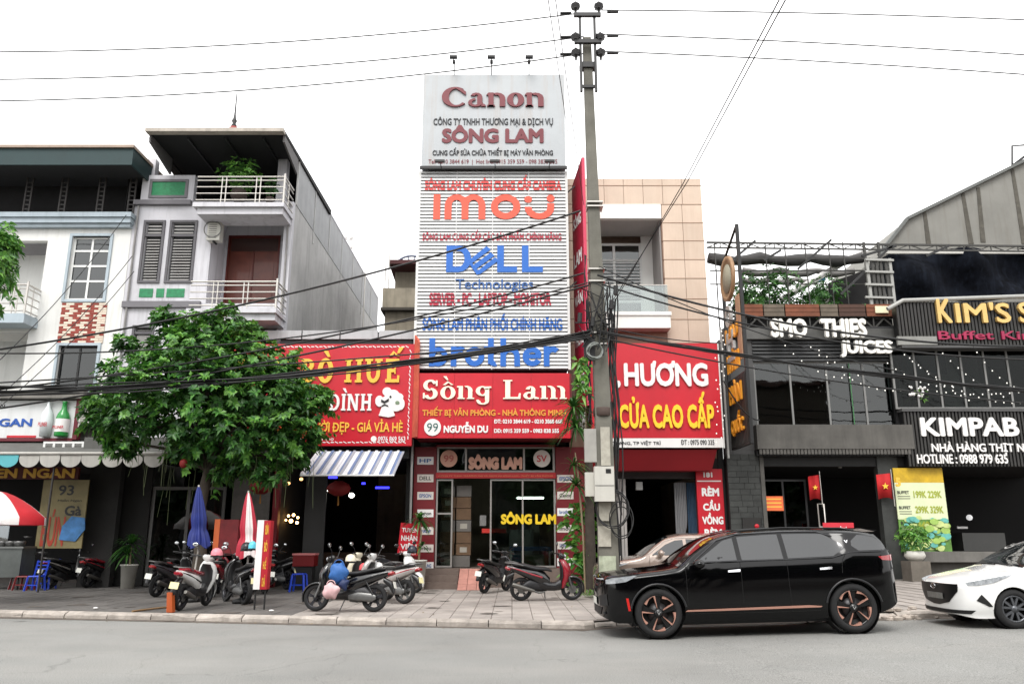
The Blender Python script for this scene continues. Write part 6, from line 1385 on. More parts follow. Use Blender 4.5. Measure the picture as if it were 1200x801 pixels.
for px in (-.21, .20):
    MB().box(PXC+px-.033, PXC+px+.033, YPo-.25, YPo-.15, zc_(112), zc_(24)).build('bracket_upright', gal, pole)
for py in (24, 55): MB().box(PXC-.38, PXC+.38, YPo-.3, YPo-.2, zc_(py)-.06, zc_(py)+.05).build('cross_arm', gal, pole)
MB().box(PXC-.23, PXC+.22, YPo-.16, YPo+.1, zc_(82), zc_(76)).build('clamp', gal, pole); MB().box(PXC-.22, PXC+.21, YPo-.16, YPo-.1, zc_(106), zc_(103)).build('clamp', gal, pole)
for py in (20, 50, 68):
    for sx in (-.33, .33):
        z = zc_(py)-.1+(.16 if py < 30 else 0); p = Vector((PXC+sx*(1 if py < 30 else 1.05), YPo-.25, z))
        MB().lathe(p, [(.03, -.12), (.04, 0), (.12, .03), (.07, .06), (.14, .09), (.08, .12), (.13, .15), (.06, .19), (.04, .24), (0, .24)], 14).build('insulator', M('porcelain', (24, 22, 22), .25), pole)
for z in (zc_(240), zc_(245), zc_(318), zc_(332), zc_(392), zc_(405)): MB().box(PXC-.13, PXC+.3, YPo-.2, YPo+.2, z, z+.035).build('steel_band', steel, pole)
MB().lathe((PXC+.16, YPo, zc_(488)), [(.22, 0), (.24, .02), (.24, .2), (.22, .22)], 14).build('cable_clamp', M('clamp_brown', (74, 60, 54), .8), pole)
MB().box(PXC-.30, PXC-.02, YPo-.24, YPo-.2, zc_(425), zc_(397)).build('bracket_plate', gal, pole)
# meter boxes, papers
mbm = M('meter_white', (186, 184, 176), .6, .08, 3, streak=.2)
def px_box(px0, py0, px1, py1, Y, d, nm, m, par): q = rc(px0, py0, px1, py1, Y); return MB().box(q[0], q[1], Y, Y+d, q[2], q[3]).build(nm, m, par)
mb1 = px_box(697, 546, 720, 587, YPo-.45, .24, 'meter_box', mbm, pole); px_box(697.3, 568, 719.7, 569, YPo-.455, .01, 'box_seam', M('seam_grey', (110, 108, 104), .8), mb1); px_box(710, 549, 716, 554, YPo-.46, .01, 'box_window', blk, mb1)
mb2 = px_box(686, 553, 698, 581, YPo-.25, .2, 'meter_box', mbm, pole); px_box(685, 502, 699, 541, YPo-.2, .15, 'meter_box', M('meter_grey', (150, 148, 142), .6, .15, 3), pole)
for (a, b_, c, d) in ((702, 588, 716, 610), (701, 616, 716, 640), (704, 500, 715, 545)): px_box(a, b_, c, d, YPo-.235, .01, 'pasted_paper', M('old_paper', (166, 162, 150), .9, .25, 6, streak=.2), pole)
px_box(702, 651, 722, 672, YPo-.26, .02, 'whitewash', M('whitewash', (160, 166, 146), .9, .4, 4, streak=.5, dirt=(90, 100, 70)), pole)
# conduits and coils
cabm = M('cable_black', (13, 13, 14), .6, .1, 4); cnt = 0
rk = random.Random(12)
cm_ = MB()
for i in range(9):
    dx = .42+rk.uniform(-.03, .14); zt_i = rk.uniform(6.8, 8.2); zb_i = rk.uniform(.8, 3.2)
    pts = [Vector((PXC+dx+.06*math.sin(k*1.1+i), YPo-.12-.05*math.cos(k+i), zt_i+(zb_i-zt_i)*k/10)) for k in range(11)]; cm_.tube(pts, rk.uniform(.012, .03), 5)
cm_.build('down_cable', cabm, pole, kind='stuff')
cm_ = MB()
for i in range(5):
    dx = -.14-rk.uniform(0, .05); zt_i = rk.uniform(7.5, 9.5); zb_i = rk.uniform(4.2, 5.5)
    cm_.tube([Vector((PXC+dx+.05*math.sin(k*1.3+i), YPo-.1, zt_i+(zb_i-zt_i)*k/8)) for k in range(9)], rk.uniform(.012, .02), 5)
cm_.build('down_cable', cabm, pole, kind='stuff')
def coil(px, py, r, n, lbl, m=cabm, squash=1, Y=YPo-.35, th=.014, tilt=0):
    c = at(px, py, Y); mb = MB()
    for i in range(n):
        rr = r*(1+rk.uniform(-.15, .12)); o = Vector((rk.uniform(-.05, .05), rk.uniform(-.03, .03), rk.uniform(-.06, .06)))
        mb.tube([c+o+Vector((rr*math.cos(a)*squash, .05*math.sin(a*2+i), rr*math.sin(a)+tilt*math.cos(a))) for a in (2*PI*k/20 for k in range(21))], th, 5)
    return tag(mb.build('cable_coil', m, None), lbl, 'cable coil')
coil(697, 412, .21, 3, 'pale grey cable coil on the pole above the red signs', M('cable_grey', (120, 124, 120), .6), th=.022)
coil(718, 596, .5, 3, 'large loose black cable loop below the meter box', squash=.9); coil(726, 610, .42, 2, 'smaller black cable loop at the right of the meter box', squash=.7)
tg = MB()
for i in range(26):
    p = at(rk.uniform(672, 720), rk.uniform(318, 415), YPo-rk.uniform(.1, .5)); q_ = at(rk.uniform(684, 716), rk.uniform(318, 425), YPo-rk.uniform(.15, .5))
    tg.tube(sagpts(p, q_, rk.uniform(-.1, .35), 8), rk.uniform(.01, .022), 5)
tag(tg.build('cable_tangle', cabm, kind='stuff'), 'tangle of black cables knotted round the pole at sign height', 'cables')
for i, (px, py) in enumerate(((716, 357), (721, 340), (694, 377), (679, 372))):
    p = at(px, py, YPo-.4); tag(MB().cyl(p-Vector((.0, 0, .12)), p+Vector((.02, 0, .12)), .06, n=10).build('splice_box', cabm), ['black splice canister right of the pole at balcony height', 'upper black splice canister right of the pole', 'black splice canister on the pole front above the coil', 'black splice canister left of the pole beside the blade sign'][i], 'splice box', 'splice canisters round the pole')
# high voltage conductors, both ways
def line(p0, p1, sag, r, lbl, Y0=YPo, Y1=YPo, nm='power_line', m=None, gp=None):
    a, b_ = at(*p0, Y0), at(*p1, Y1); return tag(MB().tube(sagpts(a, b_, sag, 30), r, 5).build(nm, m or cabm), lbl, 'cable', gp)
ext = lambda p0, p1, f: (p0[0]+(p1[0]-p0[0])*f, p0[1]+(p1[1]-p0[1])*f)
for i, (y, yl) in enumerate(((15, 48), (43, 80), (63, 105))):
    line((684, y), ext((684, y), (0, yl), 1.3), .5, .018, ['top', 'middle', 'lowest'][i]+' bare power line running left from the pole head', gp='bare power lines'); line((697, y-3), ext((697, y-3), (1200, (26, 67, 90)[i]), 1.3), -.1, .018, ['top', 'middle', 'lowest'][i]+' bare power line running right from the pole head', gp='bare power lines')
    for (px, py) in ((663, y+.5), (718, y-1)): p = at(px, py, YPo); tag(MB().tube([p-Vector((.16, 0, .01)), p+Vector((.16, 0, 0))], .045, 6).build('line_clamp', cabm), ['top', 'middle', 'lowest'][i]+' power line clamp just '+('left' if px < 690 else 'right')+' of the pole head', 'clamp')
# thick telephone bundles
def bundle(p0, p1, sag, n, spread, lbl, Y0=YPo-.3, Y1=YPo-.3, r=.019):
    t = thing('cable_bundle', lbl, 'cable bundle', at(*p0, Y0), 'thick black cable bundles along the street')
    for i in range(n):
        o = Vector((0, rk.uniform(-.05, .05), rk.uniform(-spread, spread))); o2 = o + Vector((0, 0, rk.uniform(-spread, spread)*1.6))
        pts = sagpts(at(*p0, Y0)+o*.6, at(*p1, Y1)+o2, sag*rk.uniform(.9, 1.12), 24); MB().tube([p+Vector((0, 0, .03*math.sin(k*.9+i*2))) for k, p in enumerate(pts)], r*rk.uniform(.7, 1.3), 5).build('strand', cabm, t)
bundle((692, 394), (-160, 462), .42, 7, .045, 'thickest cable bundle sagging left across the noodle sign and tree')
bundle((692, 388), (-160, 448), .55, 3, .03, 'looser cable bundle just over the thickest one on the left')
bundle((700, 388), (1320, 466), .2, 6, .04, 'thick cable bundle running right over the restaurant glass')
for i, (p0, p1, s_, r, lb_) in enumerate([((680, 247), (-150, 428), .55, .028, 'black cable crossing the coral letters and dropping left'), ((684, 320), (-150, 470), .5, .024, 'black cable crossing under the blue letters to the left'), ((686, 332), (-150, 408), .75, .02, 'thin black cable from the pole past the grey house balconies'),
    ((690, 334), (-120, 494), .35, .026, 'black cable passing below the technologies lettering'), ((700, 322), (1320, 402), .7, .03, 'upper thick black cable right of the pole over white letters'), ((705, 333), (1320, 420), .65, .024, 'second black cable right of the pole at balcony level'),
    ((690, 397), (-150, 456), .1, .02, 'straight thin cable over the red signs to the left'), ((702, 395), (1320, 480), .3, .02, 'thin lower cable running right under the thick bundle'), ((700, 380), (845, 402), .1, .014, 'short thin service wire to the restaurant corner'), ((702, 312), (1060, 436), .3, .014, 'thin slanting service wire ending at the grill')]):
    line(p0, p1, s_, r, lb_, YPo-.25, YPo-.25, 'street_cable')
line((848, 446), (890, 492), .25, .02, 'short black cable loop hanging from the bundle by the gold words', YPo-.3, YG-.4, 'hanging_cable')
# wires from across the road, passing overhead
for i, (p0, Yc, p1, lb_) in enumerate([((942, -40), 9.0, (806, 212), 'overhead wire from across the road, right one of the pair'), ((934, -40), 9.0, (801, 214), 'overhead wire from across the road, left one of the pair')]):
    a = at(*p0, Yc); b_ = at(*p1, 17.5); c = at(715 if i else 718, 352+i*10, YPo-.3)
    tag(MB().tube([a+(a-b_)*.6, a, b_, c], .011, 5).build('overhead_wire', cabm), lb_, 'wire', 'overhead wires from across the road')
for i, (p0, p1, lb_) in enumerate([((638, -30), (672, 200), 'thin wire falling across the top panel corner, left'), ((647, -30), (684, 240), 'thin wire falling across the top panel corner, right')]):
    a = at(*p0, 10.0); b_ = at(*p1, YPo); tag(MB().tube([a+(a-b_)*.6, a, b_], .008, 5).build('overhead_wire', cabm), lb_, 'wire', 'overhead wires from across the road')
for (a, b_, lb_) in (((-20, 480), (155, 300), 'thin service wire rising over the white house window, left'), ((-20, 492), (157, 318), 'thin service wire rising over the white house window, middle'), ((-20, 440), (148, 252), 'thin service wire rising past the pale cornice')):
    line(a, b_, .3, .012, lb_, YPo, YF-.5, 'service_wire')
# ================================================================ CARS
tyre = M('tyre_rubber', (26, 26, 27), .85, .15, 12); plastic = M('black_plastic', (20, 20, 21), .6, .1, 10)
def make_car(P, name, label, loc, paint, rotz=0):
    """nose towards -X, origin on the ground under the nose"""
    root = thing(name, label, P['cat'], (0, 0, 0)); L = P['L']; a = P['nose_a']; Wm = P['W']
    top = lambda x: sinterp(P['top'], x); bot = lambda x: sinterp(P['bot'], x); belt = lambda x: sinterp(P['belt'], x)
    def plan(x):
        n = 3.2; w = Wm
        if x < a: w *= max(0, 1-(1-x/a)**n)**(1/n)
        b_ = L-P['tail_a']
        if x > b_: w *= max(0, 1-((x-b_)/P['tail_a'])**3.6)**(1/3.6)
        return w
    def wside(x, z):
        t = top(x); bl_ = belt(x); w = plan(x)
        if z < .5: w *= 1-.10*((.5-z)/.3)**2 if z > .2 else .9
        w *= 1 - .035*max(0, (z-.75)/(max(bl_, .8)-.75+1e-6))**2 if z > .75 else 1
        w += P.get('crease', .012)*math.exp(-((z-P['crease_z'])/.05)**2)*min(1, plan(x)/Wm)
        if z > bl_: w -= (z-bl_)*P['tumble'] + .02*min(1, (z-bl_)/.05)
        return max(w, .0)
    NS_, NT = 110, 10
    rings = []
    for i in range(NS_+1):
        u = i/NS_; x = L*(.5-.5*math.cos(PI*u))*.35 + L*u*.65; x = min(max(x, .004), L-.004)
        t = top(x); b_ = bot(x); r = min(P['round'], (t-b_)*.4); zs = t - r*.9
        half = []
        for k in range(14): z = b_ + (zs-b_)*k/13; half.append((wside(x, z), z))
        w0 = half[-1][0]; rw = min(.22, w0*.45)
        for k in range(1, 8): an = PI/2*k/7; half.append((w0-rw+rw*math.cos(an), zs+(r*.9-.03)*math.sin(an)))
        for k in range(1, 5): f = k/5; half.append(((w0-rw)*(1-f), t-.03+.03*(1-(1-f)**2)))
        ring_ = [(x, -w, z) for w, z in half] + [(x, 0, t)] + [(x, w, z) for w, z in half[::-1]]
        rings.append(ring_)
    mb = MB().loft(rings); body = mb.build('body', paint, root, fixn=True)
    # wheel arches cut out of the body
    me = body.data; cb2 = MB()
    for wx in P['wheels']:
        for s in (-1, 1): cb2.cyl((wx, s*(Wm-.34), P['wr']), (wx, s*(Wm+.3), P['wr']), P['wr']+P['gap'], n=40)
    cme = bpy.data.meshes.new('c'); cme.from_pydata(cb2.v, [], cb2.f)
    bmc = bmesh.new(); bmc.from_mesh(cme); bmesh.ops.remove_doubles(bmc, verts=bmc.verts, dist=1e-5); bmesh.ops.recalc_face_normals(bmc, faces=bmc.faces); bmc.to_mesh(cme); bmc.free()
    co_ = bpy.data.objects.new('cutter', cme); C.objects.link(co_)
    bmc = bmesh.new(); bmc.from_mesh(me); bmesh.ops.remove_doubles(bmc, verts=bmc.verts, dist=1e-5); bmesh.ops.recalc_face_normals(bmc, faces=bmc.faces); bmc.to_mesh(me); bmc.free()
    co_.location = (0, 0, 0); bpy.context.view_layer.update()
    md = body.modifiers.new('b', 'BOOLEAN'); md.object = co_; md.operation = 'DIFFERENCE'; md.solver = 'EXACT'
    dg = bpy.context.evaluated_depsgraph_get(); nm = bpy.data.meshes.new_from_object(body.evaluated_get(dg)); body.modifiers.remove(md); body.data = nm; nm.name = 'body'
    bpy.data.objects.remove(co_)
    for p_ in nm.polygons: p_.use_smooth = True
    nm.set_sharp_from_angle(angle=R(32))
    # patches laid on the side surface
    def side_patch(poly_, s, off, nm_, m, par=None, th=.0, step=.06):
        bm = bmesh.new(); vs = [bm.verts.new((x, 0, z)) for x, z in poly_]; bm.faces.new(vs)
        xs = [p[0] for p in poly_]; zs = [p[1] for p in poly_]
        k = min(xs)+step
        while k < max(xs): bmesh.ops.bisect_plane(bm, geom=bm.verts[:]+bm.edges[:]+bm.faces[:], plane_co=(k, 0, 0), plane_no=(1, 0, 0)); k += step
        k = min(zs)+step
        while k < max(zs): bmesh.ops.bisect_plane(bm, geom=bm.verts[:]+bm.edges[:]+bm.faces[:], plane_co=(0, 0, k), plane_no=(0, 0, 1)); k += step
        for v in bm.verts: v.co.y = s*(wside(v.co.x, v.co.z)+off)
        bm.verts.index_update(); q = MB(); q.add([v.co[:] for v in bm.verts], [[v.index for v in f.verts] for f in bm.faces], True); bm.free()
        return q.build(nm_, m, par or root)
    def zcurve(pts, s, off, r, nm_, m, par=None, n=4): 
        P3 = []
        for (x0, z0), (x1, z1) in zip(pts, pts[1:]):
            for k in range(n): x = x0+(x1-x0)*k/n; z = z0+(z1-z0)*k/n; P3.append((x, s*(wside(x, z)+off), z))
        x, z = pts[-1]; P3.append((x, s*(wside(x, z)+off), z)); return MB().tube(P3, r, 6).build(nm_, m, par or root)
    def front_x(y, z):
        lo, hi = 0.004, a
        for _ in range(24):
            m_ = (lo+hi)/2
            if wside(m_, z) < abs(y): lo = m_
            else: hi = m_
        return lo
    def front_patch(poly_, off, nm_, m, par=None, step=.07):      # poly in (y,z)
        bm = bmesh.new(); vs = [bm.verts.new((0, y, z)) for y, z in poly_]; bm.faces.new(vs)
        ys = [p[0] for p in poly_]; k = min(ys)+step
        while k < max(ys): bmesh.ops.bisect_plane(bm, geom=bm.verts[:]+bm.edges[:]+bm.faces[:], plane_co=(0, k, 0), plane_no=(0, 1, 0)); k += step
        for v in bm.verts: v.co.x = front_x(v.co.y, v.co.z) - off; v.co.y *= 1+off*.6
        bm.verts.index_update(); q = MB(); q.add([v.co[:] for v in bm.verts], [[v.index for v in f.verts] for f in bm.faces], True); bm.free()
        return q.build(nm_, m, par or root)
    def top_patch(x0, x1, wf0, wf1, off, nm_, m, n=14, mm=12):     # on windscreen/roof/backlight: width fractions
        rg = []
        for i in range(n+1):
            x = x0+(x1-x0)*i/n; t = top(x); r = min(P['round'], (t-bot(x))*.4); zs = t-r*.9; w0 = wside(x, zs); rw = min(.22, w0*.45); W_ = (w0-rw*.35)*(wf0+(wf1-wf0)*i/n); rr = []
            dx_ = (top(x+.02)-top(x-.02))/.04; nl = math.hypot(1, dx_)
            for k in range(mm+1):
                y = -W_+2*W_*k/mm
                if abs(y) <= w0-rw: z = t-.03+.03*(1-(abs(y)/(w0-rw))**2)
                else: c = (abs(y)-(w0-rw))/rw; z = zs+(r*.9-.03)*math.sqrt(max(0, 1-c*c))
                rr.append((x-dx_/nl*off, y, z+off/nl))
            rg.append(rr)
        return MB().loft(rg, caps=False, close=False).build(nm_, m, root)
    H = dict(side=side_patch, curve=zcurve, front=front_patch, top=top_patch, w=wside, t=top, root=root, plan=plan, fx=front_x)
    for s in (-1, 1):
        for wx in P['wheels']:
            yo = s*(Wm-.01); wl = MB(); wr = P['wr']; ww = P['ww']
            prof = [(wr-.16, -ww), (wr-.03, -ww), (wr, -ww+.04), (wr, -.05), (wr-.012, -.02), (wr-.05, 0), (P['rr']+.012, -.004), (P['rr'], -.02), (P['rr']-.005, -.10)]
            wheel = MB().lathe((wx, yo, wr), prof, 40, (0, s, 0)).build('wheel', tyre, root)
            MB().lathe((wx, yo, wr), [(P['rr'], -.03), (P['rr']-.02, -.09), (P['rr']-.03, -.12), (0, -.12)], 32, (0, s, 0)).build('brake_well', plastic, wheel)
            MB().lathe((wx, yo, wr), [(.17, -.12), (.17, -.10), (0, -.10)], 24, (0, s, 0)).build('brake_disc', M('disc_grey', (70, 70, 72), .4, metal=.5), wheel)
            P['rim'](wheel, wx, yo, wr, s, P['rr'])
            MB().lathe((wx, s*(Wm-.36), wr), [(wr+P['gap']-.006, 0), (wr+P['gap']-.006, .30)], 40, (0, s, 0)).build('wheel_well', plastic, root)
    MB().box(.5, L-.5, -Wm*.8, Wm*.8, .18, .34).build('underbody', plastic, root)
    P['detail'](H)
    root.location = loc; root.rotation_euler = (0, P.get('pitch', 0), rotz)
    WORG[root.name] = Vector(loc)
    return root
def wheel_frame(wx, yo, wr, s): return (Vector((wx, yo, wr)), Vector((1, 0, 0)), Vector((0, 0, 1)), Vector((0, s, 0)))
def pinwheel(rose, blackm):
    def f(par, wx, yo, wr, s, rr):
        fr = wheel_frame(wx, yo, wr, s); pm_, bm_ = MB(), MB()
        for k in range(5):
            a0 = 2*PI*k/5+.25
            pc_ = lambda a, r: (r*math.cos(a), r*math.sin(a))
            bm_.prism([pc_(a0-.34, .05), pc_(a0+.30, .05), pc_(a0+.34, rr*.95), pc_(a0-.10, rr*.95)], fr, -.08, -.035)
            pm_.prism([pc_(a0+.30, rr*.30), pc_(a0+.36, rr*.30), pc_(a0+.335, rr*.97), pc_(a0+.24, rr*.97)], fr, -.08, -.012+.0005*k)
            arc = [pc_(a0+.24+(.80)*q/8, rr*.985) for q in range(9)] + [pc_(a0+.24+.80*q/8, rr*(.985-.035-.12*math.exp(-((q-8)/3)**2))) for q in range(8, -1, -1)]
            for q in range(8):
                pm_.prism([arc[q], arc[q+1], arc[16-q], arc[17-q]], fr, -.08, -.014+.0005*k)
        bm_.lathe(fr[0], [(rr, -.02), (rr-.012, -.012), (rr-.02, -.06)], 36, (0, s, 0)); bm_.build('rim', blackm, par); pm_.build('rim_accent', rose, par)
        MB().lathe(fr[0], [(.075, -.06), (.07, -.02), (0, -.015)], 18, (0, s, 0)).build('hub_cap', blackm, par)
        MB().prism([(-.03, .02), (0, -.03), (.03, .02), (.015, .02), (0, -.01), (-.015, .02)], fr, -.015, -.012).build('hub_emblem', M('chrome', (220, 220, 222), .12, 0, metal=1), par)
    return f
def alloy(m):
    def f(par, wx, yo, wr, s, rr):
        fr = wheel_frame(wx, yo, wr, s); b_ = MB(); pc_ = lambda a, r: (r*math.cos(a), r*math.sin(a))
        for k in range(5):
            a0 = 2*PI*k/5+.2
            for o in (-.17, .17): b_.prism([pc_(a0+o*.5-.4, .045), pc_(a0+o*.5+.4, .045), pc_(a0+o*1.6+.085, rr*.96), pc_(a0+o*1.6-.085, rr*.96)], fr, -.07, -.022-.002*(o > 0)-.0004*k)
        b_.lathe(fr[0], [(rr, -.02), (rr-.015, -.008), (rr-.03, -.05)], 36, (0, s, 0)); b_.build('rim', m, par)
        MB().lathe(fr[0], [(.06, -.06), (.055, -.012), (0, -.008)], 18, (0, s, 0)).build('hub_cap', m, par)
    return f
chrome = M('chrome', (220, 220, 222), .12, 0, metal=1)
cblack = M('car_black', (4, 4, 5), .1, 0, coat=.12, spec=.32); rose = M('rose_gold', (184, 138, 122), .35, .04, 6, metal=.25)
tint = M('tinted_glass', (14, 16, 18), .05, 0, spec=.9, coat=1); seam = M('panel_gap', (3, 3, 3), .9, 0)
gl_roomy = M('side_glass_grey', (30, 32, 34), .06, 0, spec=.7, coat=.6)
def suv_detail(H):
    s_, cu, fp, tp, w, t = H['side'], H['curve'], H['front'], H['top'], H['w'], H['t']; root = H['root']
    z0 = 1.17
    for s in (-1, 1):
        wa_ = s_([(1.62, 1.185), (2.30, 1.195), (2.30, 1.58), (2.26, 1.575), (2.10, 1.50)], s, .004, 'side_window', gl_roomy)
        s_([(2.38, 1.195), (3.08, 1.20), (3.08, 1.60), (2.38, 1.585)], s, .004, 'side_window', gl_roomy)
        s_([(3.16, 1.205), (3.92, 1.22), (4.14, 1.34), (4.10, 1.42), (3.86, 1.58), (3.70, 1.60), (3.16, 1.60)], s, .004, 'side_window', gl_roomy)
        s_([(4.36, 1.30), (4.62, 1.30), (4.86, 1.305), (4.80, 1.44), (4.70, 1.56), (4.42, 1.56), (4.28, 1.46), (4.26, 1.38)], s, .004, 'quarter_window', gl_roomy)
        cu([(1.5, 1.17), (2.3, 1.18), (3.1, 1.185), (3.9, 1.20), (4.2, 1.275), (4.9, 1.285)], s, .005, .008, 'window_trim', M('trim_dark', (60, 60, 62), .25, metal=.6))
        cu([(1.58, 1.20), (2.02, 1.52), (2.4, 1.615), (3.2, 1.635), (3.75, 1.625), (4.0, 1.54)], s, .006, .010, 'roof_trim', M('trim_dark', (60, 60, 62), .25))
        for pts in ([(1.42, .38), (1.42, 1.16)], [(2.34, .36), (2.34, 1.17)], [(3.38-.24, .36), (3.12, .8), (3.12, 1.19)], [(4.02, .95), (4.05, 1.15), (4.16, 1.3)]): cu(pts, s, .0005, .0045, 'door_seam', seam)
        cu([(1.42, .37), (3.0, .36), (3.6, .37)], s, .001, .005, 'door_seam', seam)
        for hx in (2.62-.5, 3.75-.3+.2): s_([(hx, 1.01), (hx+.2, 1.015), (hx+.21, 1.05), (hx+.19, 1.055), (hx, 1.04)], s, .022, 'door_handle', chrome)
        s_([(1.36, .405), (1.40, .432), (3.40, .458), (3.62, .44), (3.60, .42), (2.0, .405)], s, .02, 'rocker_trim', rose)
        s_([(.40, .64), (.44, .64), (.47, .44), (.43, .44)], s, .004, 'side_reflector', M('reflector_red', (190, 30, 24), .3))
        for wx in (H['P']['wheels']):
            r = H['P']['wr']+H['P']['gap']+.02
            for rr_, nm_ in ((r, 'arch_trim'),):
                pts = [(wx+rr_*math.cos(a_), H['P']['wr']+rr_*math.sin(a_)) for a_ in (PI*(k/16) for k in range(1, 16))]
                cu(pts, s, .004, .02, nm_, M('arch_plastic', (24, 24, 26), .35, .05, 5), n=1)
        # mirror
        mm = MB(); c = Vector((1.62, s*1.10, 1.155)); mm.ell(c, .10, .12, .075, 16, 10); mr_ = mm.build('mirror', cblack, root)
        MB().bar((1.66, s*.92, 1.12), (1.63, s*1.06, 1.12), .05, .04).build('mirror_arm', plastic, mr_)
        # tail light wraps the corner
        s_([(4.66, 1.20), (4.96, 1.22), (4.985, 1.16), (4.98, 1.12), (4.72, 1.14)], s, .008, 'tail_light', M('tail_red', (150, 40, 44), .15, 0, coat=.6))
        # headlight
        s_([(.10, .93), (.20, .96), (.56, .995), (.60, .985), (.42, .90), (.2, .87), (.10, .865)], s, .007, 'headlight', M('headlight_glass', (150, 154, 158), .08, .4, 14, coat=1))
        MB().tube([(2.25, s*.60, 1.635), (2.5, s*.61, 1.68), (3.2, s*.62, 1.705), (4.2, s*.60, 1.675), (4.45, s*.59, 1.63)], .012, 6).build('roof_rail', plastic, root)
        fp([(s*.25, .94), (s*.70, .955), (s*.70, .935), (s*.25, .925)], .006, 'light_bar', M('bar_white', (200, 204, 208), .2, 0, coat=.5))
        fp([(s*.45, .66), (s*.78, .70), (s*.80, .52), (s*.5, .50)], .008, 'bumper_duct', plastic)
        MB().tube([(.06, s*.72, .40), (.12, s*.5, .36), (.12, 0, .35)], .02, 6).build('bumper_lip', M('trim_dark', (60, 60, 62), .25), root)
    fp([(-.60, .48), (.60, .48), (.52, .36), (-.52, .36)], .008, 'lower_grille', plastic)
    fp([(-.26, .62), (.26, .62), (.26, .50), (-.26, .50)], .02, 'licence_plate', M('plate_white', (214, 214, 206), .5, .03))
    tp(1.32, 2.02, .93, .90, .006, 'windscreen', M('windscreen_brown', (46, 26, 22), .06, .5, 3, coat=1, spec=.8))
    tp(4.74, 4.90, .9, .92, .006, 'rear_window', tint)
    MB().hexa([(4.55, -.60, 1.66), (4.82, -.58, 1.60), (4.82, .58, 1.60), (4.55, .60, 1.64), (4.55, -.6, 1.67), (4.86, -.58, 1.625), (4.86, .58, 1.625), (4.55, .6, 1.67)]).build('spoiler', cblack, root)
    s_([(4.17, 1.475), (4.185, 1.475), (4.20, 1.45), (4.215, 1.475), (4.23, 1.475), (4.205, 1.43), (4.195, 1.43)], -1, .008, 'badge', chrome)
    MB().box(5.0, 5.045, -.5, .5, .8, .84).build('rear_bar', plastic, root)
suvP = dict(cat='car', L=5.05, W=.985, nose_a=.62, tail_a=.55, tumble=.34, round=.13, crease_z=.98, wheels=(.93, 4.16), wr=.39, ww=.25, rr=.285, gap=.05,
    top=[(0, .80), (.04, .96), (.14, 1.02), (.6, 1.06), (1.28, 1.135), (1.62, 1.37), (2.02, 1.59), (2.45, 1.68), (3.2, 1.705), (4.2, 1.675), (4.66, 1.62), (4.80, 1.50), (4.92, 1.26), (4.99, 1.06), (5.05, .80)],
    bot=[(0, .34), (.3, .24), (1, .24), (4.2, .24), (4.7, .34), (5.05, .52)], belt=[(0, .98), (.6, 1.03), (1.5, 1.16), (3.9, 1.19), (4.3, 1.27), (5.05, 1.27)], rim=pinwheel(rose, M('rim_black', (14, 14, 15), .25, 0)), detail=None)
def _d(fn, P):
    def g(H): H['P'] = P; fn(H)
    return g
suvP['detail'] = _d(suv_detail, suvP)
suvP['pitch'] = -.0262
make_car(suvP, 'parked_car', 'glossy black SUV with rose gold wheel accents parked at the kerb', (1.50, 14.78, .0), cblack)
wpaint = M('car_white', (240, 240, 238), .2, .0, coat=1.0)
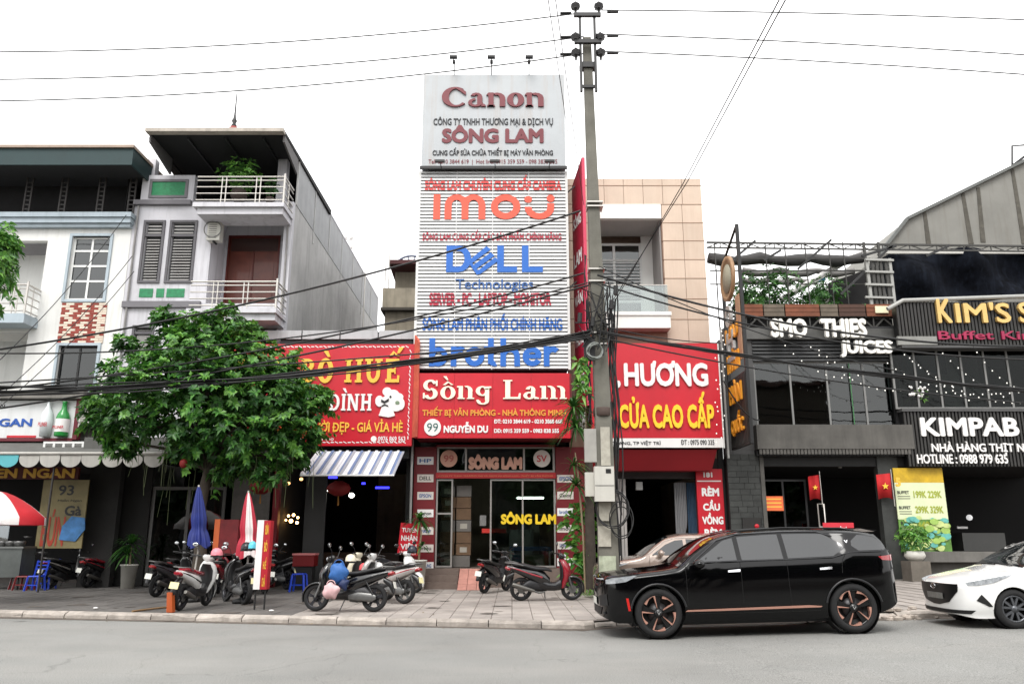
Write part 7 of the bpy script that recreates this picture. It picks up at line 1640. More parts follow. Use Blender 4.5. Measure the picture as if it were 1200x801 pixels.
def sedan_detail(H):
    s_, cu, fp, tp, w, t = H['side'], H['curve'], H['front'], H['top'], H['w'], H['t']; root = H['root']; P = H['P']
    for s in (-1, 1):
        s_([(1.62, 1.0), (2.20, 1.01), (2.20, 1.30), (2.05, 1.28), (1.9, 1.20)], s, .004, 'side_window', tint)
        s_([(2.28, 1.01), (3.05, 1.03), (3.12, 1.10), (2.7, 1.28), (2.28, 1.315)], s, .004, 'side_window', tint)
        for pts in ([(1.36, .34), (1.40, .98)], [(2.24, .34), (2.24, 1.0)], [(1.36, .33), (3.1, .33)], [(3.1, .4), (3.2, .95)]): cu(pts, s, .0005, .004, 'door_seam', seam)
        for hx in (1.98, 2.9): s_([(hx, .83), (hx+.2, .835), (hx+.2, .865), (hx, .86)], s, .02, 'door_handle', P['pm'])
        mm = MB(); mm.ell(Vector((1.66, s*.97, 1.03)), .09, .11, .065, 14, 8); m_ = mm.build('mirror', P['pm'], root); MB().bar((1.7, s*.82, 1.0), (1.67, s*.93, 1.0), .04).build('mirror_arm', plastic, m_)
        s_([(.18, .70), (.30, .70), (.56, .74), (.90, .86), (.86, .87), (.40, .80), (.15, .75)], s, .008, 'headlight', M('headlight_clear', (170, 174, 178), .08, .5, 22, coat=1))
        s_([(3.95, .98), (4.3, .97), (4.3, .84), (4.0, .86)], s, .008, 'tail_light', M('tail_red', (150, 40, 44), .15))
        s_([(.34, .56), (.50, .36), (.44, .36), (.26, .46)], s, .008, 'fog_recess', plastic)
        cu([(P['wheels'][0]+.36*math.cos(a_), P['wr']+.36*math.sin(a_)) for a_ in (PI*k/14 for k in range(0, 15))], s, -.002, .012, 'arch_lip', P['pm'], n=1)
        fp([(s*.10, .72), (s*.62, .72), (s*.60, .60), (s*.40, .42), (s*.10, .36)], .006, 'grille_side', M('grille_mesh', (16, 16, 17), .4, .5, 60))
        fp([(s*.40, .30), (s*.76, .30), (s*.70, .24), (s*.4, .24)], .01, 'bumper_lip', plastic)
    fp([(-.10, .72), (.10, .72), (.10, .36), (-.10, .36)], .006, 'grille', M('grille_mesh', (16, 16, 17), .4))
    fp([(-.40, .30), (.40, .30), (.4, .24), (-.4, .24)], .01, 'lower_grille', plastic)
    x = H['fx'](.0, .6)-.03; fp([(-.26, .56), (.26, .56), (.26, .46), (-.26, .46)], .02, 'licence_plate', M('plate_grey', (128, 128, 124), .5, .3, 20))
    # oval emblem
    ec = []
    MB().tube([(x-.0, .075*math.cos(a_), .665+.04*math.sin(a_)) for a_ in (2*PI*k/20 for k in range(21))], .006, 5).build('emblem', chrome, root)
    MB().bar((x, -.03, .64), (x, -.02, .69), .01).bar((x, .03, .64), (x, .02, .69), .01).bar((x, -.025, .662), (x, .025, .668), .01).build('emblem_bar', chrome, root)
    tp(1.16, 1.86, .94, .90, .006, 'windscreen', M('windscreen_dark', (20, 24, 26), .05, .5, 2, coat=1, spec=.8)); tp(3.1, 3.6, .9, .9, .006, 'rear_window', tint)
    MB().bar((1.13, -.5, t(1.14)+.01), (1.18, .1, t(1.2)), .02).bar((1.13, .0, t(1.14)+.01), (1.18, .5, t(1.2)-.02), .02).build('wiper', plastic, root)
    MB().tube([(1.60, -.0, t(1.60)-.06), (1.62, .12, t(1.62)-.07)], .03, 6).build('rear_view_mirror', plastic, root)
sedP = dict(cat='car', L=4.40, W=.865, nose_a=.72, tail_a=.5, tumble=.42, round=.12, crease_z=.84, wheels=(.86, 3.46), wr=.315, ww=.2, rr=.215, gap=.035,
    top=[(0, .58), (.03, .70), (.12, .77), (.5, .87), (1.14, .99), (1.5, 1.20), (1.88, 1.38), (2.4, 1.46), (2.9, 1.43), (3.4, 1.22), (3.75, 1.08), (4.25, 1.04), (4.36, .96), (4.40, .8)],
    bot=[(0, .24), (.3, .17), (1, .17), (3.5, .17), (4.4, .3)], belt=[(0, .78), (.8, .90), (1.4, .99), (3.2, 1.02), (4.4, 1.02)], rim=alloy(M('alloy_dark', (92, 94, 98), .35, .05, metal=.6)), detail=None, pm=wpaint)
sedP['detail'] = _d(sedan_detail, sedP); sedP['pitch'] = -.027
make_car(sedP, 'parked_car', 'white sedan with black grille and dark alloy wheels, cut off at the right edge', (7.50, 14.75, gz(7.5)), wpaint)
sp = M('car_champagne', (150, 134, 124), .25, .03, 2, metal=.4, coat=1); silP = dict(sedP); silP['pm'] = sp
silP['top'] = [(0, .60), (.03, .78), (.12, .86), (.5, .96), (1.10, 1.06), (1.5, 1.34), (1.9, 1.54), (2.4, 1.60), (3.0, 1.60), (3.6, 1.52), (3.95, 1.2), (4.2, 1.1), (4.36, 1.0), (4.40, .8)]
silP['belt'] = [(0, .84), (.8, .96), (1.4, 1.05), (3.2, 1.09), (4.4, 1.09)]; silP['tumble'] = .36
def sil_detail(H):
    s_, cu, tp = H['side'], H['curve'], H['top']; root = H['root']
    for s in (-1, 1):
        s_([(1.38, 1.07), (2.20, 1.08), (2.20, 1.44), (2.0, 1.42), (1.75, 1.32)], s, .005, 'side_window', gl_roomy)
        s_([(2.28, 1.08), (3.3, 1.10), (3.3, 1.36), (2.9, 1.44), (2.28, 1.455)], s, .005, 'side_window', gl_roomy)
        cu([(1.30, 1.10), (1.72, 1.40), (2.0, 1.475), (2.9, 1.49), (3.4, 1.40)], s, .007, .012, 'window_trim', M('trim_pale', (190, 180, 172), .3, metal=.5))
        m_ = MB().ell(Vector((1.58, s*.98, 1.12)), .08, .12, .08, 14, 8).build('mirror', sp, root); MB().bar((1.6, s*.8, 1.08), (1.6, s*.93, 1.1), .04).build('mirror_arm', plastic, m_)
        cu([(1.3, .35), (1.32, 1.05)], s, .001, .004, 'door_seam', seam)
        s_([(.18, .76), (.30, .76), (.56, .80), (.80, .88), (.40, .86), (.15, .81)], s, .008, 'headlight', M('headlight_clear', (170, 174, 178), .08))
    tp(1.14, 1.86, .94, .9, .006, 'windscreen', M('windscreen_dark', (20, 24, 26), .05)); tp(3.6, 3.9, .9, .9, .006, 'rear_window', tint)
silP['detail'] = _d(sil_detail, silP); silP['pitch'] = 0
make_car(silP, 'parked_car', 'champagne hatchback parked on the pavement, mostly hidden behind the black SUV', (2.08, 21.25, .12), sp)
# ================================================================ MOTORBIKES (nose along +X, origin between the wheels)
def lsec(x, cz, h, w, n=14, e=2.6, tilt=0):
    r = []
    for k in range(n):
        a = 2*PI*k/n; c, s = math.cos(a), math.sin(a)
        r.append((x + tilt*math.copysign(abs(s)**(2/e), s)*h, w*math.copysign(abs(c)**(2/e), c), cz + h*math.copysign(abs(s)**(2/e), s)))
    return r
def zsec(z, cx, lx, wy, n=14, e=2.4):
    return [(cx + lx*math.copysign(abs(math.cos(2*PI*k/n))**(2/e), math.cos(2*PI*k/n)), wy*math.copysign(abs(math.sin(2*PI*k/n))**(2/e), math.sin(2*PI*k/n)), z) for k in range(n)]
trimk = M('scooter_black', (18, 18, 20), .35, .1, 8, coat=.3); seatm = M('seat_vinyl', (22, 22, 24), .55, .15, 8); rimk = M('rim_darkgrey', (56, 56, 60), .4, 0, metal=.6)
alu = M('cast_aluminium', (112, 112, 111), .4, .15, 12, metal=.7); plate_w = M('plate_white', (214, 214, 206), .5, .03); plate_y = M('plate_cream', (222, 214, 164), .5, .03)
taill = M('lamp_red', (140, 20, 24), .2, 0, coat=.5); mirg = M('mirror_glass', (210, 214, 216), .08, 0, metal=.9)
def wheel_bike(root, x, r, name, rimmat, w=.05):
    wl = MB().lathe((x, 0, r), [(r-.075, -w*.8), (r-.03, -w), (r-.008, -w*.7), (r, 0), (r-.008, w*.7), (r-.03, w), (r-.075, w*.8)], 28, (0, 1, 0)).build(name, tyre, root)
    m = MB().lathe((x, 0, r), [(r-.07, -w*.75), (r-.09, -w*.6), (r-.09, w*.6), (r-.07, w*.75)], 28, (0, 1, 0))
    for k in range(5):
        a = 2*PI*k/5+.3
        for o in (-.12, .12): m.bar((x+.03*math.cos(a), 0, r+.03*math.sin(a)), (x+(r-.08)*math.cos(a+o), 0, r+(r-.08)*math.sin(a+o)), .022, .03)
    m.cyl((x, -.06, r), (x, .06, r), .045, n=12); m.build('rim', rimmat, wl)
    MB().cyl((x, -.055, r), (x, -.062, r), .10, n=18).build('brake_disc', alu, wl)
def scooter(paint, accent, rimmat=rimk, platem=plate_w, tall=1.0, name='motorbike'):
    root = thing(name, 'x', 'motorbike', (0, 0, 0)); r = .275
    wheel_bike(root, .64, r, 'front_wheel', rimmat); wheel_bike(root, -.62, r, 'rear_wheel', rimmat, .058)
    m = MB(); rg = []
    for k in range(11):
        a = R(-20+150*k/10); cx, cz = .64+.315*math.cos(a), r+.315*math.sin(a); cx2, cz2 = .64+.29*math.cos(a), r+.29*math.sin(a); wd_ = .07*math.sin(PI*(k+1.2)/13)+.02
        rg.append([(cx, -wd_*.6, cz), (cx, wd_*.6, cz), (cx2, wd_, cz2-.02*math.sin(a)), (cx2-.01*math.cos(a), wd_*.8, cz2-.02*math.sin(a)), (cx2-.01*math.cos(a), -wd_*.8, cz2-.02*math.sin(a)), (cx2, -wd_, cz2-.02*math.sin(a))])
    m.loft(rg).build('front_fender', paint, root)
    m = MB()
    for s in (-1, 1): m.tube([(.64, s*.085, r), (.52, s*.075, .62)], [.024, .03], 8)
    m.build('fork', alu, root)
    MB().loft([zsec(.30, .40, .05, .10), zsec(.42, .43, .07, .16), zsec(.58, .47, .085, .20), zsec(.74, .47, .10, .215), zsec(.88, .43, .10, .18), zsec(.97, .39, .075, .11), zsec(1.0, .37, .04, .05)]).build('leg_shield', paint, root)
    MB().loft([zsec(.44, .52, .05, .05), zsec(.6, .565, .045, .075), zsec(.75, .565, .04, .095), zsec(.88, .52, .04, .08)]).build('nose_panel', accent, root)
    MB().loft([zsec(.36, .345, .03, .10), zsec(.6, .385, .03, .16), zsec(.8, .375, .03, .15), zsec(.92, .33, .03, .09)]).build('inner_shield', trimk, root)
    MB().loft([lsec(.42, .42, .14, .08), lsec(.33, .37, .13, .12), lsec(.2, .33, .10, .15), lsec(.05, .34, .11, .15), lsec(-.1, .38, .14, .14), lsec(-.22, .42, .14, .12)]).build('floorboard', trimk, root)
    # head: handlebar cover, headlight, bars, grips, levers
    MB().loft([zsec(.98, .37, .06, .07), zsec(1.03, .38, .085, .13), zsec(1.08, .37, .085, .14), zsec(1.12, .34, .05, .09)]).build('handlebar_cover', paint, root)
    MB().ell((.455, 0, 1.05), .03, .09, .045, 14, 8).build('headlight', M('lens_clear', (190, 194, 198), .1, 0, coat=.6), root)
    m = MB()
    for s in (-1, 1): m.tube([(.34, s*.10, 1.07), (.30, s*.24, 1.09), (.26, s*.36, 1.075)], [.014, .014, .02], 8); m.tube([(.34, s*.14, 1.06), (.33, s*.33, 1.05)], .008, 5)
    m.build('handlebar', trimk, root)
    for s in (-1, 1):
        st = MB().tube([(.32, s*.17, 1.09), (.31, s*.23, 1.2), (.33, s*.31, 1.27)], .008, 6).build('mirror_stalk', trimk, root)
        mm = MB().ell((.335, s*.34, 1.31), .02, .075, .05, 14, 8).build('mirror', trimk, st); MB().ell((.318, s*.34, 1.31), .008, .066, .042, 14, 6).build('mirror_glass', mirg, st)
    # rear body
    rb_ = MB().loft([lsec(.08, .42, .13, .09), lsec(-.05, .50, .19, .135), lsec(-.25, .58, .17, .165), lsec(-.45, .64, .13, .17), lsec(-.65, .70, .10, .145), lsec(-.85, .76, .07, .10), lsec(-.98, .80, .04, .055)]).build('rear_body', paint, root)
    MB().loft([lsec(-.12, .56, .035, .172), lsec(-.4, .64, .045, .178), lsec(-.7, .74, .03, .145), lsec(-.9, .79, .015, .09)]).build('side_stripe', accent, rb_)
    MB().loft([lsec(.12, .70, .03, .09), lsec(.0, .745, .045, .13), lsec(-.25, .76, .05, .155), lsec(-.38, .785, .055, .155), lsec(-.55, .83, .05, .14), lsec(-.75, .845, .04, .115), lsec(-.82, .85, .02, .07)]).build('seat', seatm, root)
    m = MB(); m.tube([(-.60, -.15, .84), (-.80, -.15, .90), (-1.0, -.10, .90), (-1.02, 0, .90), (-1.0, .10, .90), (-.80, .15, .90), (-.60, .15, .84)], .014, 7).build('grab_rail', alu, root)
    MB().loft([lsec(-.90, .75, .045, .085), lsec(-.98, .77, .045, .09), lsec(-1.02, .775, .025, .06)]).build('tail_light', taill, root)
    MB().loft([lsec(-.80, .64, .05, .06), lsec(-.95, .55, .07, .065, tilt=-.3), lsec(-1.02, .42, .05, .06, tilt=-.5), lsec(-1.05, .36, .02, .05)]).build('rear_fender', trimk, root)
    MB().hexa([(-1.06, -.095, .47), (-1.055, -.095, .47), (-1.055, .095, .47), (-1.06, .095, .47), (-1.025, -.095, .60), (-1.02, -.095, .60), (-1.02, .095, .60), (-1.025, .095, .60)]).build('licence_plate', platem, root)
    MB().loft([lsec(.0, .31, .09, .10), lsec(-.2, .36, .15, .12), lsec(-.42, .38, .15, .12), lsec(-.58, .32, .08, .10)]).build('engine', M('engine_dark', (52, 52, 54), .5, .2, 10, metal=.5), root)
    MB().loft([[(x, .12+y*.6, z) for x, y, z in lsec(a, b_, c, d)] for a, b_, c, d in ((-.1, .28, .05, .04), (-.3, .30, .09, .05), (-.6, .28, .085, .05), (-.68, .28, .04, .03))]).build('belt_cover', alu, root)
    ex = MB().tube([(-.05, -.10, .22), (-.2, -.15, .2), (-.34, -.17, .25)], .02, 8).build('exhaust_pipe', alu, root)
    MB().tube([(-.32, -.17, .25), (-.40, -.175, .27), (-.82, -.185, .40), (-.86, -.185, .415)], [.028, .044, .050, .036], 14).build('exhaust', M('exhaust_silver', (112, 110, 106), .4, .1, 8, metal=.7), root)
    MB().tube([(-.45, .14, .60), (-.62, .13, .33)], .022, 8).build('shock', trimk, root)
    MB().tube([(-.02, .12, .22), (.02, .26, .01)], .012, 6).build('side_stand', trimk, root)
    return root
P_blk = M('paint_black', (14, 14, 16), .2, 0, coat=.8); P_wht = M('paint_white', (214, 214, 212), .25, 0, coat=.6); P_red = M('paint_red', (140, 14, 34), .25, 0, coat=.8); P_gry = M('paint_grey', (70, 70, 74), .3, 0, coat=.6); P_sil = M('paint_silver', (176, 172, 168), .3, 0, metal=.4, coat=.6)
proto = scooter(P_blk, P_blk)
def bikepos(px, py, deg, lbl, over=None, lean=8, first=[True], sc=1.0):
    d = ray(px, py)
    z = .125; 
    for _ in range(3): t = (z-EYE)/d.z; z = .125 + gz(d.x*t)
    o = proto if first[0] else None
    loc = (d.x*t, d.y*t, z)
    if o is None: o = dup(proto, loc, (0, 0, 0), None, over)
    else:
        first[0] = False; o.location = loc
        if over:
            for c in o.children:
                b = c.name.split('.')[0]
                if b in over: c.data.materials[0] = over[b]
    o['label'] = lbl; o['category'] = 'motorbike'; o['group'] = 'motorbikes parked on the pavement'
    o.rotation_euler = Matrix.Rotation(R(deg), 3, 'Z').to_euler() if not lean else (Matrix.Rotation(R(deg), 3, 'Z') @ Matrix.Rotation(R(-lean), 3, 'X')).to_euler()
    o.scale = (sc, sc, sc); WORG[o.name] = Vector(loc)
    return o
# lean: the side stand is on +Y (left), so the bike rolls a little to its left
E_ = dict
bikepos(404, 716, 172, 'black scooter side on in front, carrying a blue bag and a pink bag', None, -6)
bikepos(640, 703, 8, 'black scooter with dark red front and silver exhaust left of the green climber', E_(nose_panel=P_red, leg_shield=P_red, handlebar_cover=P_blk, tail_light=P_red, side_stripe=P_red), -5)
bikepos(225, 712, 86, 'white scooter with maroon tail seen from behind near the kerb', E_(leg_shield=P_wht, rear_body=P_wht, handlebar_cover=P_wht, nose_panel=P_wht, tail_light=P_red, seat=P_red, licence_plate=plate_y, front_fender=P_wht), -6)
bikepos(275, 706, 128, 'black scooter seen from behind beside the upright red and white board', E_(licence_plate=plate_y), -6)
bikepos(200, 697, 76, 'dark scooter behind the white one, its grey tail sticking out left', E_(rear_body=P_gry), -6)
bikepos(322, 689, 138, 'black scooter half hidden behind the upright red and white board', E_(licence_plate=plate_y), -6)
bikepos(447, 706, 155, 'silver and white scooter behind the black one carrying bags', E_(rear_body=P_sil, side_stripe=P_red, handlebar_cover=P_wht, nose_panel=P_sil, leg_shield=P_sil, rim=alu, licence_plate=plate_y), -5)
bikepos(468, 693, -38, 'white scooter facing the shop steps with black seat', E_(leg_shield=P_wht, rear_body=P_wht, handlebar_cover=P_wht, nose_panel=P_wht, front_fender=P_wht, rim=alu), -6)
bikepos(580, 693, 62, 'all black scooter seen from behind in front of the shop glass', E_(), -6)
bikepos(77, 688, 72, 'black scooter by the blue plastic chairs with chrome headlamp', E_(handlebar_cover=P_gry, side_stripe=P_sil), -6)
bikepos(120, 687, 72, 'dark red and black scooter under the scalloped awning end', E_(side_stripe=P_red, seat=P_red), -6)
bikepos(252, 697, 104, 'maroon and black scooter wedged between the white scooter and the black one', E_(leg_shield=P_red, rear_body=P_red, nose_panel=P_red), -5)
bikepos(303, 694, 120, 'dark scooter behind the upright board showing only its front', E_(handlebar_cover=P_gry), -6)
bikepos(428, 702, 150, 'cream fronted scooter in the middle of the group by the noodle restaurant', E_(handlebar_cover=M('paint_cream', (206, 198, 176), .3, 0, coat=.5), leg_shield=M('paint_cream', (206, 198, 176), .3), side_stripe=P_red), -5)
bikepos(212, 690, 84, 'dark scooter farthest back under the folded blue umbrella', E_(side_stripe=P_gry), -6)
# helmets and bags
def helmet(px, py, Y, m, lbl, r=.125):
    p = at(px, py, Y); h = thing('helmet', lbl, 'helmet', p, 'helmets left on the motorbikes')
    MB().lathe(p-Vector((0, 0, .02)), [(r, -.05), (r*1.02, 0), (r*.95, .06), (r*.7, .11), (r*.3, .135), (0, .14)], 18).build('shell', m, h)
    MB().lathe(p-Vector((0, 0, .02)), [(r*1.03, -.06), (r*1.05, -.035), (r*1.02, -.02)], 18).build('rim_band', plastic, h)
    MB().ell(p+Vector((0, -r*.9, -.03)), r*.6, .06, .02, 12, 6).build('visor', m, h)
pinkm = M('pink_plastic', (222, 128, 140), .4, 0); 
helmet(254, 648, 18.3, pinkm, 'pink helmet on the dark scooter between the two umbrellas'); helmet(289, 641, 18.6, M('helmet_black', (22, 22, 26), .3, 0), 'black helmet on the scooter by the upright board')
helmet(296, 640, 18.2, M('helmet_cyan', (90, 190, 210), .4, 0), 'pale cyan helmet hooked beside the black helmet', .09); helmet(483, 644, 21.2, M('helmet_navy', (26, 30, 44), .3, 0), 'navy helmet hanging on the white scooter near the shop steps')
helmet(427, 665, 19.9, M('helmet_coral', (230, 90, 96), .4, 0), 'coral helmet on the seat of the silver scooter'); helmet(443, 664, 20.1, P_wht, 'white helmet beside the coral helmet on the silver scooter')
helmet(411, 655, 19.4, M('helmet_cream', (214, 206, 186), .45, 0), 'cream helmet on the handlebar behind the blue bag')
def bag(px, py, Y, rx, ry, rz, m, lbl, nm='bag'):
    p = at(px, py, Y); mb = MB(); mb.ell(p, rx, ry, rz, 18, 12)
    mb.v = [(x+.02*math.sin(z*31+y*9), y, z+.018*math.sin(x*37)) for x, y, z in mb.v]; b_ = thing(nm, lbl, 'bag', p)
    mb.build('sack', m, b_); MB().tube([p+Vector((rx*.5*math.cos(a_), -ry*.3, rz*.8+rx*.5*math.sin(a_))) for a_ in (PI*k/8 for k in range(9))], .01, 5).build('handle', m, b_)
bag(397, 671, 17.2, .20, .14, .21, M('bag_blue', (40, 94, 160), .6, .25, 7), 'blue bag on the footboard side of the black scooter'); bag(388, 692, 17.0, .17, .12, .16, M('bag_pink', (206, 168, 170), .7, .15, 9), 'pale pink shopping bag hanging on the black scooter')
bag(403, 684, 17.15, .1, .1, .12, M('bag_navy', (24, 40, 80), .6, .2, 7), 'small navy bag between the blue and pink bags')

# ================================================================ UMBRELLAS, BOARDS, STOOLS, POTS
def folded_umbrella(px, ptop, pbot, Y, m1, m2, lbl, w=.26, lean=.0):
    a, b_ = at(px, ptop, Y), at(px, pbot, Y); base = Vector((b_.x-lean, Y, .12)); u = thing('folded_umbrella', lbl, 'umbrella', base)
    ax = (a - Vector((b_.x, Y, b_.z))); L = ax.length
    for half, m in enumerate((m1, m2, m1, m2, m1, m2)):
        rg = []
        for k in range(15):
            t = k/14; rad = w*(.10+.9*(1-t)**.75)*(1-.25*math.exp(-((t-.3)/.08)**2)); c = Vector((b_.x, Y, b_.z))+ax*t; row = []
            for j in range(15):
                an = PI/3*j/14 + PI/3*half + .4; rr = rad*(1+.16*math.sin(an*9)); row.append(c+Vector((rr*math.cos(an), rr*math.sin(an), .05*math.sin(an*4)*(1-t))))
            rg.append(row)
        MB().loft(rg, caps=False, close=False).build('canopy_cloth', m, u)
    MB().tube([base, Vector((b_.x, Y, b_.z)), a+ax*.03], .022, 8).build('pole', M('umbrella_pole', (190, 186, 180), .4, metal=.3), u)
    MB().lathe(base, [(0, 0), (.24, 0), (.24, .08), (.08, .12), (.05, .2), (0, .2)], 16).build('base', plastic, u)
folded_umbrella(233, 570, 640, 20.0, M('umbrella_blue', (16, 36, 112), .6, .3, 3), M('umbrella_blue', (20, 48, 150), .5), 'folded royal blue umbrella behind the white scooter', .24, .1)
folded_umbrella(291, 577, 652, 19.6, M('umbrella_white', (214, 206, 204), .6, .1, 5), M('umbrella_red', (170, 24, 50), .55, .15, 4), 'folded red and white umbrella left of the upright board', .26, .05)
# open umbrella at the left edge
p = at(2, 588, 19.5); uu = thing('open_umbrella', 'open red and white umbrella at the left edge over the food stall', 'umbrella', (p.x-.1, 19.5, .12)); c = Vector((p.x-.12, 19.5, at(0, 575, 19.5).z))
ured = M('umbrella_coral', (186, 34, 44), .6, .1, 3); uw = M('umbrella_white', (214, 206, 204), .6)
for k in range(8):
    a0, a1 = 2*PI*k/8+.25, 2*PI*(k+1)/8+.25; rg = []
    for i in range(7):
        t = i/6; rr = 1.08*t; z = -.62*t**1.6
        rg.append([c+Vector((rr*math.cos(a0+(a1-a0)*j/4), rr*math.sin(a0+(a1-a0)*j/4), z-.02*math.sin(PI*j/4)*t)) for j in range(5)])
    rg.append([c+Vector((1.09*math.cos(a0+(a1-a0)*j/4), 1.09*math.sin(a0+(a1-a0)*j/4), -.80)) for j in range(5)])
    MB().loft(rg, caps=False, close=False).build('canopy_panel', uw if k % 2 == 0 else ured, uu)
MB().tube([Vector((c.x, 19.5, .12)), c], .02, 8).build('pole', M('umbrella_pole', (190, 186, 180), .4), uu)
text('UỐNG BIA', wht, uu, (c.x+.32, c.x+.88, c.z-.77, c.z-.67), FRONT(19.5-.87), .004, .05)
text('TƯƠI', wht, uu, (c.x+.35, c.x+.75, c.z-.50, c.z-.3), (Vector((0, 19.5-.72, 0)), Vector((1, 0, 0)), Vector((0, .25, .97)), Vector((0, -.97, .25))), .004, .05)
def aboard(px0, py0, px1, py1, Y, lbl, side, face, words, wm, tw=.0, depth=.22):
    q = rc(px0, py0, px1, py1, Y); b_ = thing('standing_board', lbl, 'sign board', ((q[0]+q[1])/2, Y, .12))
    MB().box(q[0], q[0]+tw, Y-.05, Y+depth, q[2], q[3]).build('side_panel', side, b_); MB().box(q[0]+tw+.002, q[1], Y-.04, Y+depth-.02, q[2], q[3]-.01).build('face_panel', face, b_)
    n = max(1, len(words)); h = (q[3]-q[2])/n
    for i, s_ in enumerate(words): text(s_, wm, b_, (q[0]+tw+.04, q[1]-.04, q[3]-h*(i+.85), q[3]-h*(i+.15)), FRONT(Y-.04), .004, .04)
    for x in (q[0]+.03, q[1]-.05): MB().box(x, x+.03, Y, Y+.03, .12, q[2]).build('leg', plastic, b_)
aboard(300, 609, 315.5, 690, 17.9, 'upright board with white side and red face of gold words by the black scooter', wht, M('board_red', (168, 20, 36), .5), ('BÚN', 'BÒ', 'HUẾ', 'CHẢ'), sh_yel, .14)
aboard(251, 608, 279, 650, 21.5, 'standing board with orange edge and dim red picture face behind the pink helmet', M('board_orange', (196, 96, 50), .6), M('board_dimred', (110, 22, 28), .6, .4, 4), (), M('board_cream', (170, 150, 130), .6), .14)
def stool(px, py, Y, lbl, m, s=.30, h=.42, back=False):
    p = at(px, py, Y); z0 = .12; t = thing('plastic_chair' if back else 'plastic_stool', lbl, 'chair' if back else 'stool', (p.x, Y, z0))
    MB().hexa([(p.x-s*.5, Y-s*.5, z0+h-.03), (p.x+s*.5, Y-s*.5, z0+h-.03), (p.x+s*.5, Y+s*.5, z0+h-.03), (p.x-s*.5, Y+s*.5, z0+h-.03), (p.x-s*.45, Y-s*.45, z0+h), (p.x+s*.45, Y-s*.45, z0+h), (p.x+s*.45, Y+s*.45, z0+h), (p.x-s*.45, Y+s*.45, z0+h)]).build('seat', m, t)
    for sx in (-1, 1):
        for sy in (-1, 1): MB().bar((p.x+sx*s*.6, Y+sy*s*.6, z0), (p.x+sx*s*.46, Y+sy*s*.46, z0+h-.03), .045).build('leg', m, t)
    MB().box(p.x-s*.48, p.x+s*.48, Y-s*.53, Y-s*.5, z0+h*.35, z0+h*.42).build('stretcher', m, t)
    if back:
        for sx in (-1, 1): MB().bar((p.x+sx*s*.5, Y+s*.5, z0+h-.02), (p.x+sx*s*.5+.05, Y+s*.62, z0+h+.42), .04).build('back_post', m, t)
        for k in range(3): MB().bar((p.x-s*.5+.03, Y+s*.58, z0+h+.18+k*.1), (p.x+s*.5+.05, Y+s*.6, z0+h+.18+k*.1), .05, .03).build('back_slat', m, t)
bluep = M('plastic_blue', (28, 66, 190), .4, .05, 5); redp = M('plastic_red', (110, 14, 18), .45, .05, 5)
stool(350, 685, 23.6, 'bright blue stool left of the black scooter carrying bags', bluep, .34, .5); stool(41, 686, 24.0, 'blue plastic chair at the food stall, nearer the camera', bluep, .32, .42, True)
stool(54, 680, 24.8, 'blue plastic chair with its back to the yellow banner', bluep, .34, .44, True); stool(28, 684, 24.3, 'red plastic stool beside the blue chairs', redp, .34, .4); stool(22, 684, 24.7, 'second red plastic stool near the food cart', redp, .3, .36)
q = rc(343, 648, 368, 663, 24.2); cbx = thing('red_cooler', 'red drinks cooler with pale rim standing behind the blue stool', 'cooler', ((q[0]+q[1])/2, 24.3, .12)); MB().box(q[0], q[1], 24.2, 24.7, q[2], q[3]-.05).build('box', redp, cbx); MB().box(q[0]-.02, q[1]+.02, 24.18, 24.72, q[3]-.05, q[3]).build('lid', M('lid_pink', (200, 120, 120), .5), cbx); MB().box(q[0]+.05, q[1]-.05, 24.25, 24.65, .12, q[2]).build('stand', plastic, cbx)
# food cart at the left edge
fc = thing('food_cart', 'dim steel and glass food cart with pots behind the open umbrella', 'food cart', (at(14, 690, 24.5).x, 24.5, .12)); q = rc(-30, 642, 24, 676, 24.3)
MB().box(q[0], q[1], 24.3, 25.0, q[2], q[3]).build('cabinet', M('cart_steel', (92, 96, 94), .4, .2, 3, metal=.5), fc); MB().box(q[0]-.05, q[1]+.05, 24.25, 25.05, q[3], q[3]+.05).build('counter', M('cart_top', (120, 122, 120), .35, metal=.6), fc)
for i, px in enumerate((2, 12, 22)): p = at(px, 636, 24.5); MB().lathe((p.x, 24.55, q[3]+.05), [(0, 0), (.14, 0), (.17, .12), (.16, .16), (0, .16)], 14).build('pot', alu, fc)
for x in (q[0]+.1, q[1]-.08): MB().box(x, x+.05, 24.35, 24.4, .12, q[2]).build('leg', plastic, fc)
q2 = rc(-20, 608, 10, 640, 24.8); MB().box(q2[0], q2[1], 24.8, 24.83, q2[2], q2[3]).build('glass_front', glass('cart_glass', (150, 170, 180), .15), fc)
for i, (px, py, r) in enumerate(((48, 646, .2), (10, 637, .16), (33, 628, .12))): p = at(px, py, 25.2); tag(MB().lathe(p, [(0, -r*.5), (r*.6, -r*.5), (r, 0), (r*.9, 0), (.0, -r*.3)], 16).build('steel_bowl', alu), ['large steel bowl beside the noodle banner', 'steel bowl on the food cart', 'small steel bowl above the red stools'][i], 'bowl')
